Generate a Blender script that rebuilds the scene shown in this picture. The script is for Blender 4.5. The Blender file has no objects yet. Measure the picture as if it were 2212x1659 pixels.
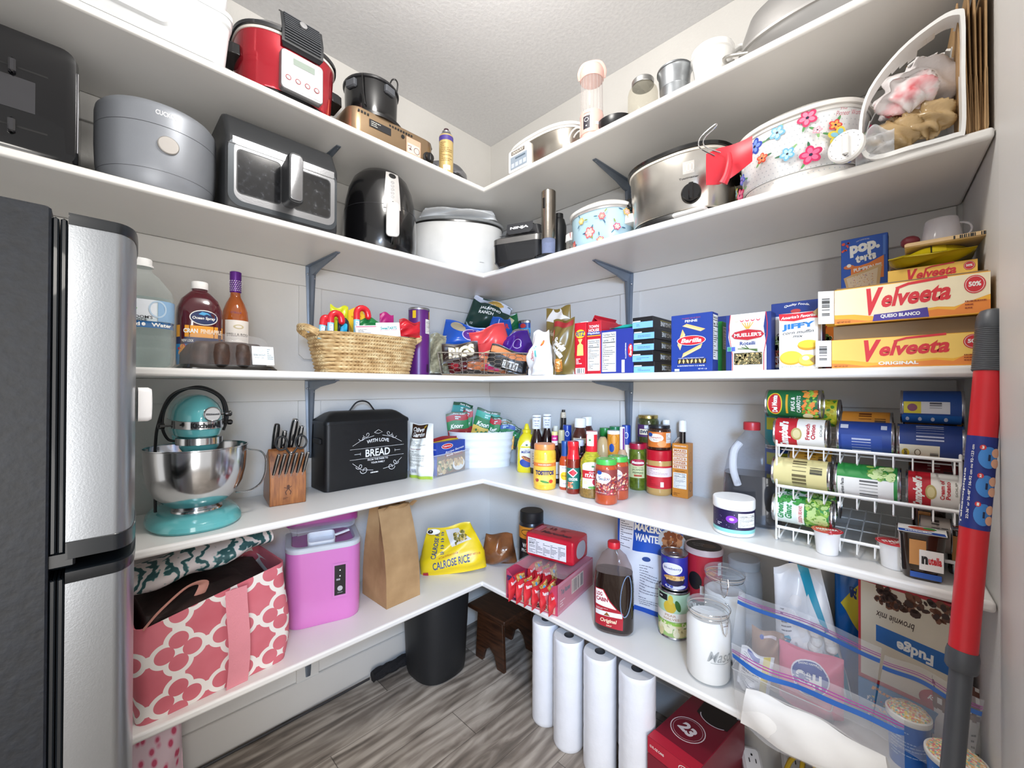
import bpy, bmesh, math, random
from mathutils import Vector, Matrix
PI = math.pi; sin = math.sin; cos = math.cos
SC = bpy.context.scene; COL = SC.collection
def V(*a): return Vector(a)
# ---------------------------------------------------------------- camera
IW, IH, FP = 2212, 1659, 888.09
CAM = V(-1.7174, -1.885, 1.3956)
_y, _p, _r = math.radians(44.583), math.radians(.361), math.radians(.197)
FW = V(cos(_y)*cos(_p), sin(_y)*cos(_p), sin(_p))
_R = V(sin(_y), -cos(_y), 0); _U = _R.cross(FW)
RT = _R*cos(_r)+_U*sin(_r); UP = -_R*sin(_r)+_U*cos(_r)
cd = bpy.data.cameras.new('camera'); cam = bpy.data.objects.new('camera', cd); COL.objects.link(cam)
cd.sensor_width = 36; cd.lens = FP*36/IW; cd.clip_start = .02
cam.matrix_world = Matrix(((RT.x, UP.x, -FW.x, CAM.x), (RT.y, UP.y, -FW.y, CAM.y), (RT.z, UP.z, -FW.z, CAM.z), (0, 0, 0, 1)))
SC.camera = cam
# ---------------------------------------------------------------- light and exposure
SC.view_settings.view_transform = 'Standard'; SC.view_settings.look = 'None'
SC.view_settings.exposure = 0.16; SC.view_settings.gamma = 1; SC.view_settings.use_curve_mapping = False
w = bpy.data.worlds.new('world'); SC.world = w; w.use_nodes = True
w.node_tree.nodes['Background'].inputs[0].default_value = (1, .98, .96, 1)
w.node_tree.nodes['Background'].inputs[1].default_value = .78
def area(name, loc, target, power, size, col, size_y=None, spread=PI):
    l = bpy.data.lights.new(name, 'AREA'); l.energy = power; l.color = col; l.size = size; l.spread = spread
    if size_y: l.shape = 'RECTANGLE'; l.size_y = size_y
    else: l.shape = 'DISK'
    o = bpy.data.objects.new(name, l); COL.objects.link(o); o.location = loc
    d = Vector(target)-Vector(loc); o.rotation_euler = d.to_track_quat('-Z', 'Y').to_euler()
    return o
_l = bpy.data.lights.new('ceiling_lamp', 'POINT'); _l.energy = 27; _l.color = (1, .97, .92); _l.shadow_soft_size = .13
_o = bpy.data.objects.new('ceiling_lamp', _l); COL.objects.link(_o); _o.location = (-1.12, -1.16, 2.66)
area('doorway_daylight', (-1.98, -2.34, 1.74), (-.05, -.35, .95), 7.5, .22, (.42, .64, 1), .3, math.radians(62))
area('doorway_lamp', (-1.9, -2.5, 1.9), (-.4, -.5, 1.0), 4, .25, (1, .95, .88))
area('underside_fill', (-2.5, -3.2, .95), (-.5, -.5, 1.8), 38, 1.5, (1, .97, .93), 1.5)  # unseen fill added low behind the camera, aimed up to brighten shelf undersides
# ---------------------------------------------------------------- materials
def hexc(h):
    c = [int(h[i:i+2], 16)/255 for i in (0, 2, 4)]
    return tuple(x/12.92 if x <= .04045 else ((x+.055)/1.055)**2.4 for x in c)+(1,)
MC = {}
def _nt(name):
    m = bpy.data.materials.new(name); m.use_nodes = True; nt = m.node_tree
    return m, nt, nt.nodes['Principled BSDF'], nt.nodes['Material Output']
def mk(h, rough=.5, metal=0., bump=0., bs=60., var=.04, vs=14., coat=0., spec=.5):
    "plain painted, printed or moulded surface: a colour with slight mottling and optional grain"
    k = (h, rough, metal, bump, bs, var, vs, coat, spec)
    if k in MC: return MC[k]
    m, nt, b, out = _nt('finish_'+h); n = nt.nodes; L = nt.links
    b.inputs['Roughness'].default_value = rough; b.inputs['Metallic'].default_value = metal
    b.inputs['Coat Weight'].default_value = coat; b.inputs['Specular IOR Level'].default_value = spec
    tc = n.new('ShaderNodeTexCoord')
    c = hexc(h)
    if var > 0:
        no = n.new('ShaderNodeTexNoise'); no.inputs['Scale'].default_value = vs; no.inputs['Detail'].default_value = 3
        L.new(tc.outputs['Object'], no.inputs['Vector'])
        r = n.new('ShaderNodeValToRGB'); e = r.color_ramp.elements
        e[0].position = .3; e[1].position = .7
        e[0].color = tuple(max(0, x*(1-var)) for x in c[:3])+(1,); e[1].color = tuple(min(1, x*(1+var)) for x in c[:3])+(1,)
        L.new(no.outputs['Fac'], r.inputs['Fac']); L.new(r.outputs['Color'], b.inputs['Base Color'])
    else: b.inputs['Base Color'].default_value = c
    if bump > 0:
        nb = n.new('ShaderNodeTexNoise'); nb.inputs['Scale'].default_value = bs; nb.inputs['Detail'].default_value = 4
        L.new(tc.outputs['Object'], nb.inputs['Vector'])
        bp = n.new('ShaderNodeBump'); bp.inputs['Strength'].default_value = bump; bp.inputs['Distance'].default_value = .002
        L.new(nb.outputs['Fac'], bp.inputs['Height']); L.new(bp.outputs['Normal'], b.inputs['Normal'])
    MC[k] = m; return m
def clear(h='ffffff', a=.2, rough=.08, tint='ffffff', bump=0., bs=25.):
    "thin clear plastic or glass: mostly see-through with a glossy film; a = how much of the film shows"
    k = ('clear', h, a, rough, tint, bump, bs)
    if k in MC: return MC[k]
    m, nt, b, out = _nt('clear_'+h); n = nt.nodes; L = nt.links
    b.inputs['Base Color'].default_value = hexc(h); b.inputs['Roughness'].default_value = rough
    t = n.new('ShaderNodeBsdfTransparent'); t.inputs[0].default_value = hexc(tint)
    lw = n.new('ShaderNodeLayerWeight'); lw.inputs['Blend'].default_value = .2
    mp = n.new('ShaderNodeMapRange'); mp.inputs['To Min'].default_value = a; mp.inputs['To Max'].default_value = min(1, a+.3)
    L.new(lw.outputs['Facing'], mp.inputs['Value'])
    mx = n.new('ShaderNodeMixShader'); L.new(mp.outputs[0], mx.inputs[0]); L.new(t.outputs[0], mx.inputs[1]); L.new(b.outputs[0], mx.inputs[2])
    L.new(mx.outputs[0], out.inputs[0])
    if bump:
        tc = n.new('ShaderNodeTexCoord'); nb = n.new('ShaderNodeTexNoise'); nb.inputs['Scale'].default_value = bs; nb.inputs['Detail'].default_value = 3
        L.new(tc.outputs['Object'], nb.inputs['Vector'])
        bp = n.new('ShaderNodeBump'); bp.inputs['Strength'].default_value = bump; bp.inputs['Distance'].default_value = .006
        L.new(nb.outputs['Fac'], bp.inputs['Height']); L.new(bp.outputs['Normal'], b.inputs['Normal'])
    MC[k] = m; return m
class X:
    "a float socket with arithmetic, so a pattern can be written as a formula"
    def __init__(s, nt, v): s.nt, s.v = nt, v
    def op(s, o, *a, clamp=False):
        n = s.nt.nodes.new('ShaderNodeMath'); n.operation = o; n.use_clamp = clamp
        for i, q in enumerate((s,)+a):
            q = q.v if isinstance(q, X) else q
            if isinstance(q, (int, float)): n.inputs[i].default_value = q
            else: s.nt.links.new(q, n.inputs[i])
        return X(s.nt, n.outputs[0])
    def __add__(s, o): return s.op('ADD', o)
    def __sub__(s, o): return s.op('SUBTRACT', o)
    def __mul__(s, o): return s.op('MULTIPLY', o)
    def __truediv__(s, o): return s.op('DIVIDE', o)
    def lt(s, o): return s.op('LESS_THAN', o)
    def gt(s, o): return s.op('GREATER_THAN', o)
    def min(s, o): return s.op('MINIMUM', o)
    def max(s, o): return s.op('MAXIMUM', o)
    def abs(s): return s.op('ABSOLUTE')
    def sqrt(s): return s.op('SQRT')
    def frac(s): return s.op('FRACT')
    def floor(s): return s.op('FLOOR')
    def sin(s): return s.op('SINE')
def pat(name, fn, rough=.6, metal=0., coat=0., bump=0.):
    "fn(nt, x, y, z, tc) -> (colour socket, height socket or None)"
    if name in MC: return MC[name]
    m, nt, b, out = _nt(name); tc = nt.nodes.new('ShaderNodeTexCoord'); sp = nt.nodes.new('ShaderNodeSeparateXYZ')
    nt.links.new(tc.outputs['Object'], sp.inputs[0])
    c, h = fn(nt, X(nt, sp.outputs[0]), X(nt, sp.outputs[1]), X(nt, sp.outputs[2]), tc)
    nt.links.new(c, b.inputs['Base Color']); b.inputs['Roughness'].default_value = rough
    b.inputs['Metallic'].default_value = metal; b.inputs['Coat Weight'].default_value = coat
    if h is not None:
        bp = nt.nodes.new('ShaderNodeBump'); bp.inputs['Strength'].default_value = bump; bp.inputs['Distance'].default_value = .003
        nt.links.new(h.v if isinstance(h, X) else h, bp.inputs['Height']); nt.links.new(bp.outputs['Normal'], b.inputs['Normal'])
    MC[name] = m; return m
def mixc(nt, f, a, b):
    n = nt.nodes.new('ShaderNodeMix'); n.data_type = 'RGBA'
    f = f.v if isinstance(f, X) else f
    if isinstance(f, (int, float)): n.inputs[0].default_value = f
    else: nt.links.new(f, n.inputs[0])
    for i, q in ((6, a), (7, b)):
        if isinstance(q, str): n.inputs[i].default_value = hexc(q)
        else: nt.links.new(q, n.inputs[i])
    return n.outputs[2]
def tex(nt, kind, tc, scale, detail=2., sc3=None, rough=.5, **kw):
    n = nt.nodes.new('ShaderNodeTex'+kind); n.inputs['Scale'].default_value = scale
    if 'Detail' in n.inputs: n.inputs['Detail'].default_value = detail
    src = tc.outputs['Object']
    if sc3:
        mp = nt.nodes.new('ShaderNodeMapping'); mp.inputs['Scale'].default_value = sc3; nt.links.new(src, mp.inputs[0]); src = mp.outputs[0]
    nt.links.new(src, n.inputs['Vector'])
    for k, v in kw.items(): setattr(n, k, v)
    return n
def ramp(nt, f, stops):
    n = nt.nodes.new('ShaderNodeValToRGB'); e = n.color_ramp.elements
    while len(e) < len(stops): e.new(.5)
    for i, (p, c) in enumerate(stops): e[i].position = p; e[i].color = hexc(c)
    nt.links.new(f.v if isinstance(f, X) else f, n.inputs['Fac']); return n.outputs['Color']
def mat_of(m):
    if isinstance(m, str): return mk(m, .45)
    return m
STEEL = lambda: mk('b9b6b2', .28, 1., .15, 30., .06)
CHROME = lambda: mk('d8d8da', .08, 1., 0, 1, 0)
BLK = lambda: mk('0c0c0e', .22, 0, 0, 1, 0, coat=.3)
MBLK = lambda: mk('141416', .55, 0, .1, 200.)
WHT = lambda: mk('eeeeec', .35)
# ---------------------------------------------------------------- geometry
class B:
    def __init__(s, m='cccccc'):
        s.v, s.f, s.mi, s.mats, s.T = [], [], [], [], Matrix.Identity(4); s.use(m)
    def use(s, m):
        m = mat_of(m)
        if m not in s.mats: s.mats.append(m)
        s.c = s.mats.index(m); return s
    def at(s, x=0, y=0, z=0, rx=0, ry=0, rz=0, sc=1):
        s.T = Matrix.Translation((x, y, z)) @ Matrix.Rotation(rz, 4, 'Z') @ Matrix.Rotation(ry, 4, 'Y') @ Matrix.Rotation(rx, 4, 'X') @ Matrix.Scale(sc, 4)
        return s
    def add(s, vs, fs):
        o = len(s.v); s.v += [s.T @ Vector(p) for p in vs]
        s.f += [tuple(o+i for i in f) for f in fs]; s.mi += [s.c]*len(fs); return s
    def loft(s, rings, c0=True, c1=True, closed=False):
        n = len(rings[0]); vs = [p for r in rings for p in r]; fs = []
        m = len(rings)
        for i in range(m if closed else m-1):
            a, b = i*n, ((i+1) % m)*n
            for j in range(n):
                k = (j+1) % n; fs.append((a+j, a+k, b+k, b+j))
        if c0 and not closed: fs.append(tuple(range(n-1, -1, -1)))
        if c1 and not closed: fs.append(tuple((m-1)*n+j for j in range(n)))
        return s.add(vs, fs)
    def lathe(s, prof, n=40, c0=True, c1=True):
        return s.loft([[(r*cos(2*PI*j/n), r*sin(2*PI*j/n), z) for j in range(n)] for r, z in prof], c0, c1)
    def box(s, w, d, h, x=0, y=0, z=0, e=.0015):
        "x,y centre, z base; edges eased by e"
        e = min(e, w/3, d/3, h/3)
        def rg(i, zz):
            a, b, q = w/2-i, d/2-i, e*.8
            return [(x+sx*a+dx*q*sx, y+sy*b+dy*q*sy, zz) for sx, sy, dx, dy in
                    ((-1, -1, -1+1, -1), (-1, -1, -1, 0), (1, -1, -1, 0), (1, -1, 0, -1)) ][:0] or \
                [(x-a+q, y-b, zz), (x+a-q, y-b, zz), (x+a, y-b+q, zz), (x+a, y+b-q, zz), (x+a-q, y+b, zz), (x-a+q, y+b, zz), (x-a, y+b-q, zz), (x-a, y-b+q, zz)]
        return s.loft([rg(e, z), rg(0, z+e), rg(0, z+h-e), rg(e, z+h)])
    def prism(s, pts, y0, y1):
        "polygon in x,z extruded along y"
        n = len(pts)
        return s.add([(x, y0, z) for x, z in pts]+[(x, y1, z) for x, z in pts],
                     [tuple(range(n)), tuple(range(2*n-1, n-1, -1))]+[(i, i+n, (i+1) % n+n, (i+1) % n) for i in range(n)])
    def prismz(s, pts, z0, z1):
        n = len(pts)
        return s.add([(x, y, z0) for x, y in pts]+[(x, y, z1) for x, y in pts],
                     [tuple(range(n-1, -1, -1)), tuple(range(n, 2*n))]+[(i, (i+1) % n, (i+1) % n+n, i+n) for i in range(n)])
    def tube(s, pts, r, n=8, closed=False, smooth=0, flat=1.):
        P = [Vector(p) for p in pts]
        if smooth: P = spline(P, smooth, closed)
        m = len(P); rings = []; up = None
        for i in range(m):
            a = P[(i-1) % m] if (closed or i) else P[0]; b = P[(i+1) % m] if (closed or i < m-1) else P[-1]
            t = (b-a)
            if t.length < 1e-9: t = V(0, 0, 1)
            t.normalize()
            if up is None: up = t.orthogonal().normalized() if abs(t.z) > .9 else V(0, 0, 1)
            sd = t.cross(up)
            if sd.length < 1e-6: sd = t.orthogonal()
            sd.normalize(); up = sd.cross(t).normalized()
            rr = r(i/(m-1)) if callable(r) else r
            rings.append([P[i]+(sd*cos(2*PI*j/n)+up*sin(2*PI*j/n)*flat)*rr for j in range(n)])
        return s.loft(rings, closed=closed)
    def grid(s, fn, nu, nv, flip=False):
        vs = [fn(i/nu, j/nv) for j in range(nv+1) for i in range(nu+1)]
        fs = [(j*(nu+1)+i, j*(nu+1)+i+1, (j+1)*(nu+1)+i+1, (j+1)*(nu+1)+i) for j in range(nv) for i in range(nu)]
        if flip: fs = [f[::-1] for f in fs]
        return s.add(vs, fs)
    def sphere(s, r, x=0, y=0, z=0, sx=1, sy=1, sz=1, n=20):
        return s.loft([[(x+r*sx*sin(t)*cos(2*PI*j/n), y+r*sy*sin(t)*sin(2*PI*j/n), z-r*sz*cos(t)) for j in range(n)] for t in [PI*(i+.02)/(n//2+.04) for i in range(n//2+1)]])
    def obj(s, name, parent=None, loc=None, rz=0, ang=35, bevel=0, label=None):
        me = bpy.data.meshes.new(name); me.from_pydata([tuple(p) for p in s.v], [], s.f)
        for m in s.mats: me.materials.append(m)
        me.polygons.foreach_set('material_index', s.mi)
        me.polygons.foreach_set('use_smooth', [True]*len(s.f)); me.set_sharp_from_angle(angle=math.radians(ang)); me.update()
        o = bpy.data.objects.new(name, me); COL.objects.link(o)
        if parent is not None: o.parent = parent
        if loc is not None: o.location = loc
        if rz: o.rotation_euler.z = rz
        if bevel:
            b = o.modifiers.new('edge', 'BEVEL'); b.width = bevel; b.segments = 2; b.limit_method = 'ANGLE'
        if label: o['label'] = label
        return o
def spline(P, k, closed=False):
    P = [Vector(p) for p in P]; n = len(P); out = []
    for i in range(n if closed else n-1):
        a = P[(i-1) % n] if (closed or i) else P[0]; b = P[i]; c = P[(i+1) % n]; d = P[(i+2) % n] if (closed or i < n-2) else P[-1]
        for j in range(k):
            t = j/k; out.append(.5*((2*b)+(c-a)*t+(2*a-5*b+4*c-d)*t*t+(-a+3*b-3*c+d)*t**3))
    if not closed: out.append(P[-1])
    return out
def rr(w, d, r, z=0, x=0, y=0, k=5):
    "rounded rectangle ring, starts at front left, counter-clockwise"
    r = min(r, w/2-1e-5, d/2-1e-5); o = []
    for cx, cy, a0 in ((x+w/2-r, y-d/2+r, -PI/2), (x+w/2-r, y+d/2-r, 0), (x-w/2+r, y+d/2-r, PI/2), (x-w/2+r, y-d/2+r, PI)):
        for i in range(k+1):
            a = a0+PI/2*i/k; o.append((cx+r*cos(a), cy+r*sin(a), z))
    return o
def er(a, b, z=0, p=2., n=48, x=0, y=0):
    "superellipse ring"
    o = []
    for i in range(n):
        t = 2*PI*i/n; c, q = cos(t), sin(t)
        o.append((x+a*abs(c)**(2/p)*(1 if c > 0 else -1), y+b*abs(q)**(2/p)*(1 if q > 0 else -1), z))
    return o
# ---------------------------------------------------------------- printing on surfaces
def flat(y, n=-1):
    "front face of a box: u to the right, v up; surface at local y"
    return lambda u, v, o: (u, y+n*o, v)
def side(x, s=1):
    "right (s=1) or left (s=-1) face: u runs along the face, v up"
    return lambda u, v, o: (x+s*o, u*s, v)
def top(z): return lambda u, v, o: (u, v, z+o)
def around(ringfn, rz=0):
    "wraps u along the ring at height v, u = 0 at the front (-y), positive to the right"
    cache = {}
    def fn(u, v, o):
        k = round(v, 4)
        if k not in cache:
            R = [Vector(p[:2]) for p in ringfn(v)]; n = len(R)
            j = min(range(n), key=lambda i: (abs(math.atan2(R[i].x, -R[i].y+1e-9))))
            R = R[j:]+R[:j]; L = [0]
            for i in range(n): L.append(L[-1]+(R[(i+1) % n]-R[i]).length)
            a = math.atan2(R[0].x, -R[0].y)*R[0].length
            cache[k] = (R, L, a)
        R, L, a = cache[k]; q = (u-a) % L[-1]; n = len(R); lo = 0
        while L[lo+1] < q and lo < n-1: lo += 1
        A, C = R[lo], R[(lo+1) % n]; t = (q-L[lo])/max(1e-9, L[lo+1]-L[lo]); p = A.lerp(C, t)
        def nr(i): d = R[(i+1) % n]-R[(i-1) % n]; return Vector((d.y, -d.x)).normalized()
        N = nr(lo).lerp(nr((lo+1) % n), t)
        return (p.x+N.x*o, p.y+N.y*o, v)
    return fn
def cyl(r, rot=0):
    rf = r if callable(r) else (lambda v: r)
    r0 = r(0) if False else None
    def fn(u, v, o):
        q = rf(v); a = u/max(q, 1e-4)+rot
        return ((q+o)*sin(a), -(q+o)*cos(a), v)
    return fn
def prof_r(prof):
    def f(v):
        for (r0, z0), (r1, z1) in zip(prof, prof[1:]):
            if z0 <= v <= z1 and z1 > z0: return r0+(r1-r0)*(v-z0)/(z1-z0)
        return prof[-1][0]
    return f
TC = {}
def glyphs(t, bold=0., shear=0.):
    k = (t, bold, shear)
    if k not in TC:
        c = bpy.data.curves.new('type', 'FONT'); c.body = t; c.offset = bold; c.shear = shear; c.resolution_u = 3; c.align_x = 'LEFT'
        o = bpy.data.objects.new('type', c); me = bpy.data.meshes.new_from_object(o)
        vs = [(v.co.x, v.co.y) for v in me.vertices]; fs = [tuple(p.vertices) for p in me.polygons]
        bpy.data.objects.remove(o); bpy.data.curves.remove(c); bpy.data.meshes.remove(me)
        if not vs: vs = [(0, 0), (1, 0), (1, 1)]; fs = []
        x0 = min(v[0] for v in vs); x1 = max(v[0] for v in vs); y0 = min(v[1] for v in vs); y1 = max(v[1] for v in vs)
        TC[k] = ([((x-x0)/(x1-x0+1e-9)-.5, (y-y0)/(y1-y0+1e-9)-.5) for x, y in vs], fs)
    return TC[k]
class D:
    "ink and labels laid on a surface; every call lies a hair above the last"
    def __init__(s, fn, cu=0., off=.0004, step=.00012): s.fn, s.cu, s.o, s.step, s.b = fn, cu, off, step, B(); s.b.mats = []; s.cv = .014 if cu else 0
    def raw(s, vs, fs, m):
        b = s.b; b.use(m)
        if s.cu:
            bm = bmesh.new(); bv = [bm.verts.new((x, y, 0)) for x, y in vs]
            for f in fs:
                try: bm.faces.new([bv[i] for i in f])
                except ValueError: pass
            for ax in (0, 1):
                if ax == 1 and not getattr(s, 'cv', 0): continue
                st = s.cu if ax == 0 else s.cv
                lo = min(v[ax] for v in vs); hi = max(v[ax] for v in vs); k = math.floor(lo/st)+1
                while k*st < hi-1e-6:
                    co = [0, 0, 0]; no = [0, 0, 0]; co[ax] = k*st; no[ax] = 1
                    bmesh.ops.bisect_plane(bm, geom=bm.verts[:]+bm.edges[:]+bm.faces[:], plane_co=co, plane_no=no); k += 1
            bm.verts.ensure_lookup_table(); bm.verts.index_update()
            vs = [(v.co.x, v.co.y) for v in bm.verts]; fs = [tuple(v.index for v in f.verts) for f in bm.faces]; bm.free()
        b.add([s.fn(x, y, s.o) for x, y in vs], fs); s.o += s.step; return s
    def poly(s, pts, m): return s.raw(pts, [tuple(range(len(pts)))], m)
    def rect(s, x0, y0, x1, y1, m): return s.poly([(x0, y0), (x1, y0), (x1, y1), (x0, y1)], m)
    def ell(s, cx, cy, rx, ry, m, n=24, rot=0.):
        c, q = cos(rot), sin(rot)
        return s.poly([(cx+rx*cos(2*PI*i/n)*c-ry*sin(2*PI*i/n)*q, cy+rx*cos(2*PI*i/n)*q+ry*sin(2*PI*i/n)*c) for i in range(n)], m)
    def ring(s, cx, cy, rx, ry, t, m, n=28, a0=0., a1=2*PI):
        full = abs(a1-a0-2*PI) < 1e-6; k = n if full else n+1
        A = [a0+(a1-a0)*i/n for i in range(k)]
        vs = [(cx+rx*cos(a), cy+ry*sin(a)) for a in A]+[(cx+(rx-t)*cos(a), cy+(ry-t)*sin(a)) for a in A]
        return s.raw(vs, [(i, (i+1) % k, (i+1) % k+k, i+k) for i in range(n)], m)
    def line(s, pts, t, m):
        vs = []; n = len(pts); P = [Vector(p) for p in pts]
        for i in range(n):
            d = (P[min(i+1, n-1)]-P[max(i-1, 0)]); d = Vector((-d.y, d.x)).normalized()*t/2; vs += [P[i]+d, P[i]-d]
        return s.raw([tuple(v) for v in vs], [(2*i, 2*i+1, 2*i+3, 2*i+2) for i in range(n-1)], m)
    def text(s, t, cx, cy, w, h, m, bold=.0, shear=0., rot=0., arc=0., slant=0.):
        "centre, width and height of the ink; arc bends the baseline, slant tilts it"
        vs, fs = glyphs(t, bold, shear); c, q = cos(rot), sin(rot); o = []
        for x, y in vs:
            X_, Y_ = x*w, y*h+arc*(1-4*x*x)+slant*x; o.append((cx+X_*c-Y_*q, cy+X_*q+Y_*c))
        return s.raw(o, fs, m)
    def lines(s, x0, y0, x1, y1, n, m='555555', t=.35, seed=1):
        rg = random.Random(seed); vs = []; fs = []; dy = (y1-y0)/n
        for i in range(n):
            a = y1-dy*(i+.5); x = x0
            while x < x1:
                L = rg.uniform(.03, .16)*(x1-x0); e = min(x+L, x1); k = len(vs)
                vs += [(x, a-dy*t/2), (e, a-dy*t/2), (e, a+dy*t/2), (x, a+dy*t/2)]; fs.append((k, k+1, k+2, k+3)); x = e+.02*(x1-x0)
                if rg.random() < .1: break
        return s.raw(vs, fs, m)
    def bars(s, x0, y0, x1, y1, n=22, m='111111', seed=2, hor=False):
        rg = random.Random(seed); vs = []; fs = []; st = ((y1-y0) if hor else (x1-x0))/n
        for i in range(n):
            if rg.random() < .35: continue
            q = st*rg.uniform(.35, .95); k = len(vs)
            if hor: a = y0+i*st; vs += [(x0, a), (x1, a), (x1, a+q), (x0, a+q)]
            else: a = x0+i*st; vs += [(a, y0), (a+q, y0), (a+q, y1), (a, y1)]
            fs.append((k, k+1, k+2, k+3))
        return s.raw(vs, fs, m)
    def facts(s, x0, y0, x1, y1, m='222222', bg='f0efe8', title=True, seed=3):
        w, h = x1-x0, y1-y0; s.rect(x0, y0, x1, y1, bg)
        if title: s.text('Nutrition Facts', (x0+x1)/2, y1-h*.06, w*.86, h*.06, m, .02)
        s.rect(x0+w*.05, y1-h*.13, x1-w*.05, y1-h*.115, m); s.text('Calories', x0+w*.26, y1-h*.2, w*.4, h*.06, m, .02)
        s.text('170', x1-w*.2, y1-h*.2, w*.2, h*.07, m, .02); s.rect(x0+w*.05, y1-h*.27, x1-w*.05, y1-h*.25, m)
        return s.lines(x0+w*.06, y0+h*.04, x1-w*.06, y1-h*.3, 14, m, .3, seed)
    def blobs(s, x0, y0, x1, y1, n, cols, r0, r1, seed=1, inside=None):
        rg = random.Random(seed)
        for c in cols:
            vs = []; fs = []
            for _ in range(n):
                cx, cy, r = rg.uniform(x0, x1), rg.uniform(y0, y1), rg.uniform(r0, r1); a0 = rg.uniform(0, 6); q = rg.uniform(.5, 1)
                if inside and not inside(cx, cy): continue
                k = len(vs); vs += [(cx+r*cos(a)*cos(a0)-r*q*sin(a)*sin(a0), cy+r*cos(a)*sin(a0)+r*q*sin(a)*cos(a0)) for a in [PI*2*i/7 for i in range(7)]]
                fs.append(tuple(range(k, k+7)))
            if vs: s.raw(vs, fs, c)
        return s
    def obj(s, name, parent, **k): return s.b.obj(name, parent, **k)
# ---------------------------------------------------------------- things
def thing(name, label, cat, loc=(0, 0, 0), rz=0, group=None, tilt=None):
    o = bpy.data.objects.new(name, None); COL.objects.link(o); o.location = loc; o.empty_display_size = .05
    o.rotation_euler = (tilt[0] if tilt else 0, tilt[1] if tilt else 0, rz); return tag(o, label, cat, group)
def tag(o, label, cat, group=None, kind=None):
    o['label'] = label; o['category'] = cat
    if group: o['group'] = group
    if kind: o['kind'] = kind
    return o
def struct(o): o['kind'] = 'structure'; return o
def dup(o, parent=None):
    c = o.copy(); COL.objects.link(c)
    if parent is not None: c.parent = parent
    for ch in list(o.children): dup(ch, c)
    return c
# ---------------------------------------------------------------- measuring from the camera
DL, DR = .4157, .4229
T = [0, 2.347, 1.9366, 1.4444, .9567, .4706]          # shelf top heights
TH = .024
def ray(px, py): return (FW+RT*((px-IW/2)/FP)-UP*((py-IH/2)/FP))
def on(px, py, z):
    r = ray(px, py); t = (z-CAM.z)/r.z; return CAM+r*t
def plx(px, py, x):
    r = ray(px, py); return CAM+r*((x-CAM.x)/r.x)
def ply(px, py, y):
    r = ray(px, py); return CAM+r*((y-CAM.y)/r.y)
def L(px, s, z):
    p = ply(px, 835, -DL+s); return V(p.x, p.y, z)
def R(px, s, z):
    p = plx(px, 835, -DR+s); return V(p.x, p.y, z)
def ht(P, py):
    "height above P of whatever shows at image row py over the ground point P"
    d = P-CAM; a = d.dot(RT); f = d.dot(FW); u = d.dot(UP); k = -(py-IH/2)/FP
    # (u + h*UP.z)/(f + h*FW.z) = k
    return (k*f-u)/(UP.z-k*FW.z)
def seg(A, C):
    "centre, angle and length of the front base edge from left point A to right point C"
    d = C-A; return (A+C)/2, math.atan2(d.y, d.x), d.length
def rnd(xl, xr, yb, z):
    "centre and radius of a round base: left and right silhouette columns, row of its nearest point"
    a, b = ray(xl, yb), ray(xr, yb); a = math.atan2(a.y, a.x); b = math.atan2(b.y, b.x); h = abs(a-b)/2; m = (a+b)/2
    r0 = ray((xl+xr)/2, yb); t = (z-CAM.z)/r0.z; g = Vector((r0.x*t, r0.y*t)).length
    d = g/(1-sin(h)); return V(CAM.x+d*cos(m), CAM.y+d*sin(m), z), d*sin(h), m
def rndp(xl, xr, P0):
    "same, with the nearest point P0 known"
    a, b = ray(xl, 835), ray(xr, 835); a = math.atan2(a.y, a.x); b = math.atan2(b.y, b.x); h = abs(a-b)/2; m = (a+b)/2
    g = Vector((P0.x-CAM.x, P0.y-CAM.y)).length; d = g/(1-sin(h)); return V(CAM.x+d*cos(m), CAM.y+d*sin(m), P0.z), d*sin(h), m
def face(m): return m-PI/2      # rz that turns a thing's front (-y) towards the camera for heading m
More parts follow.
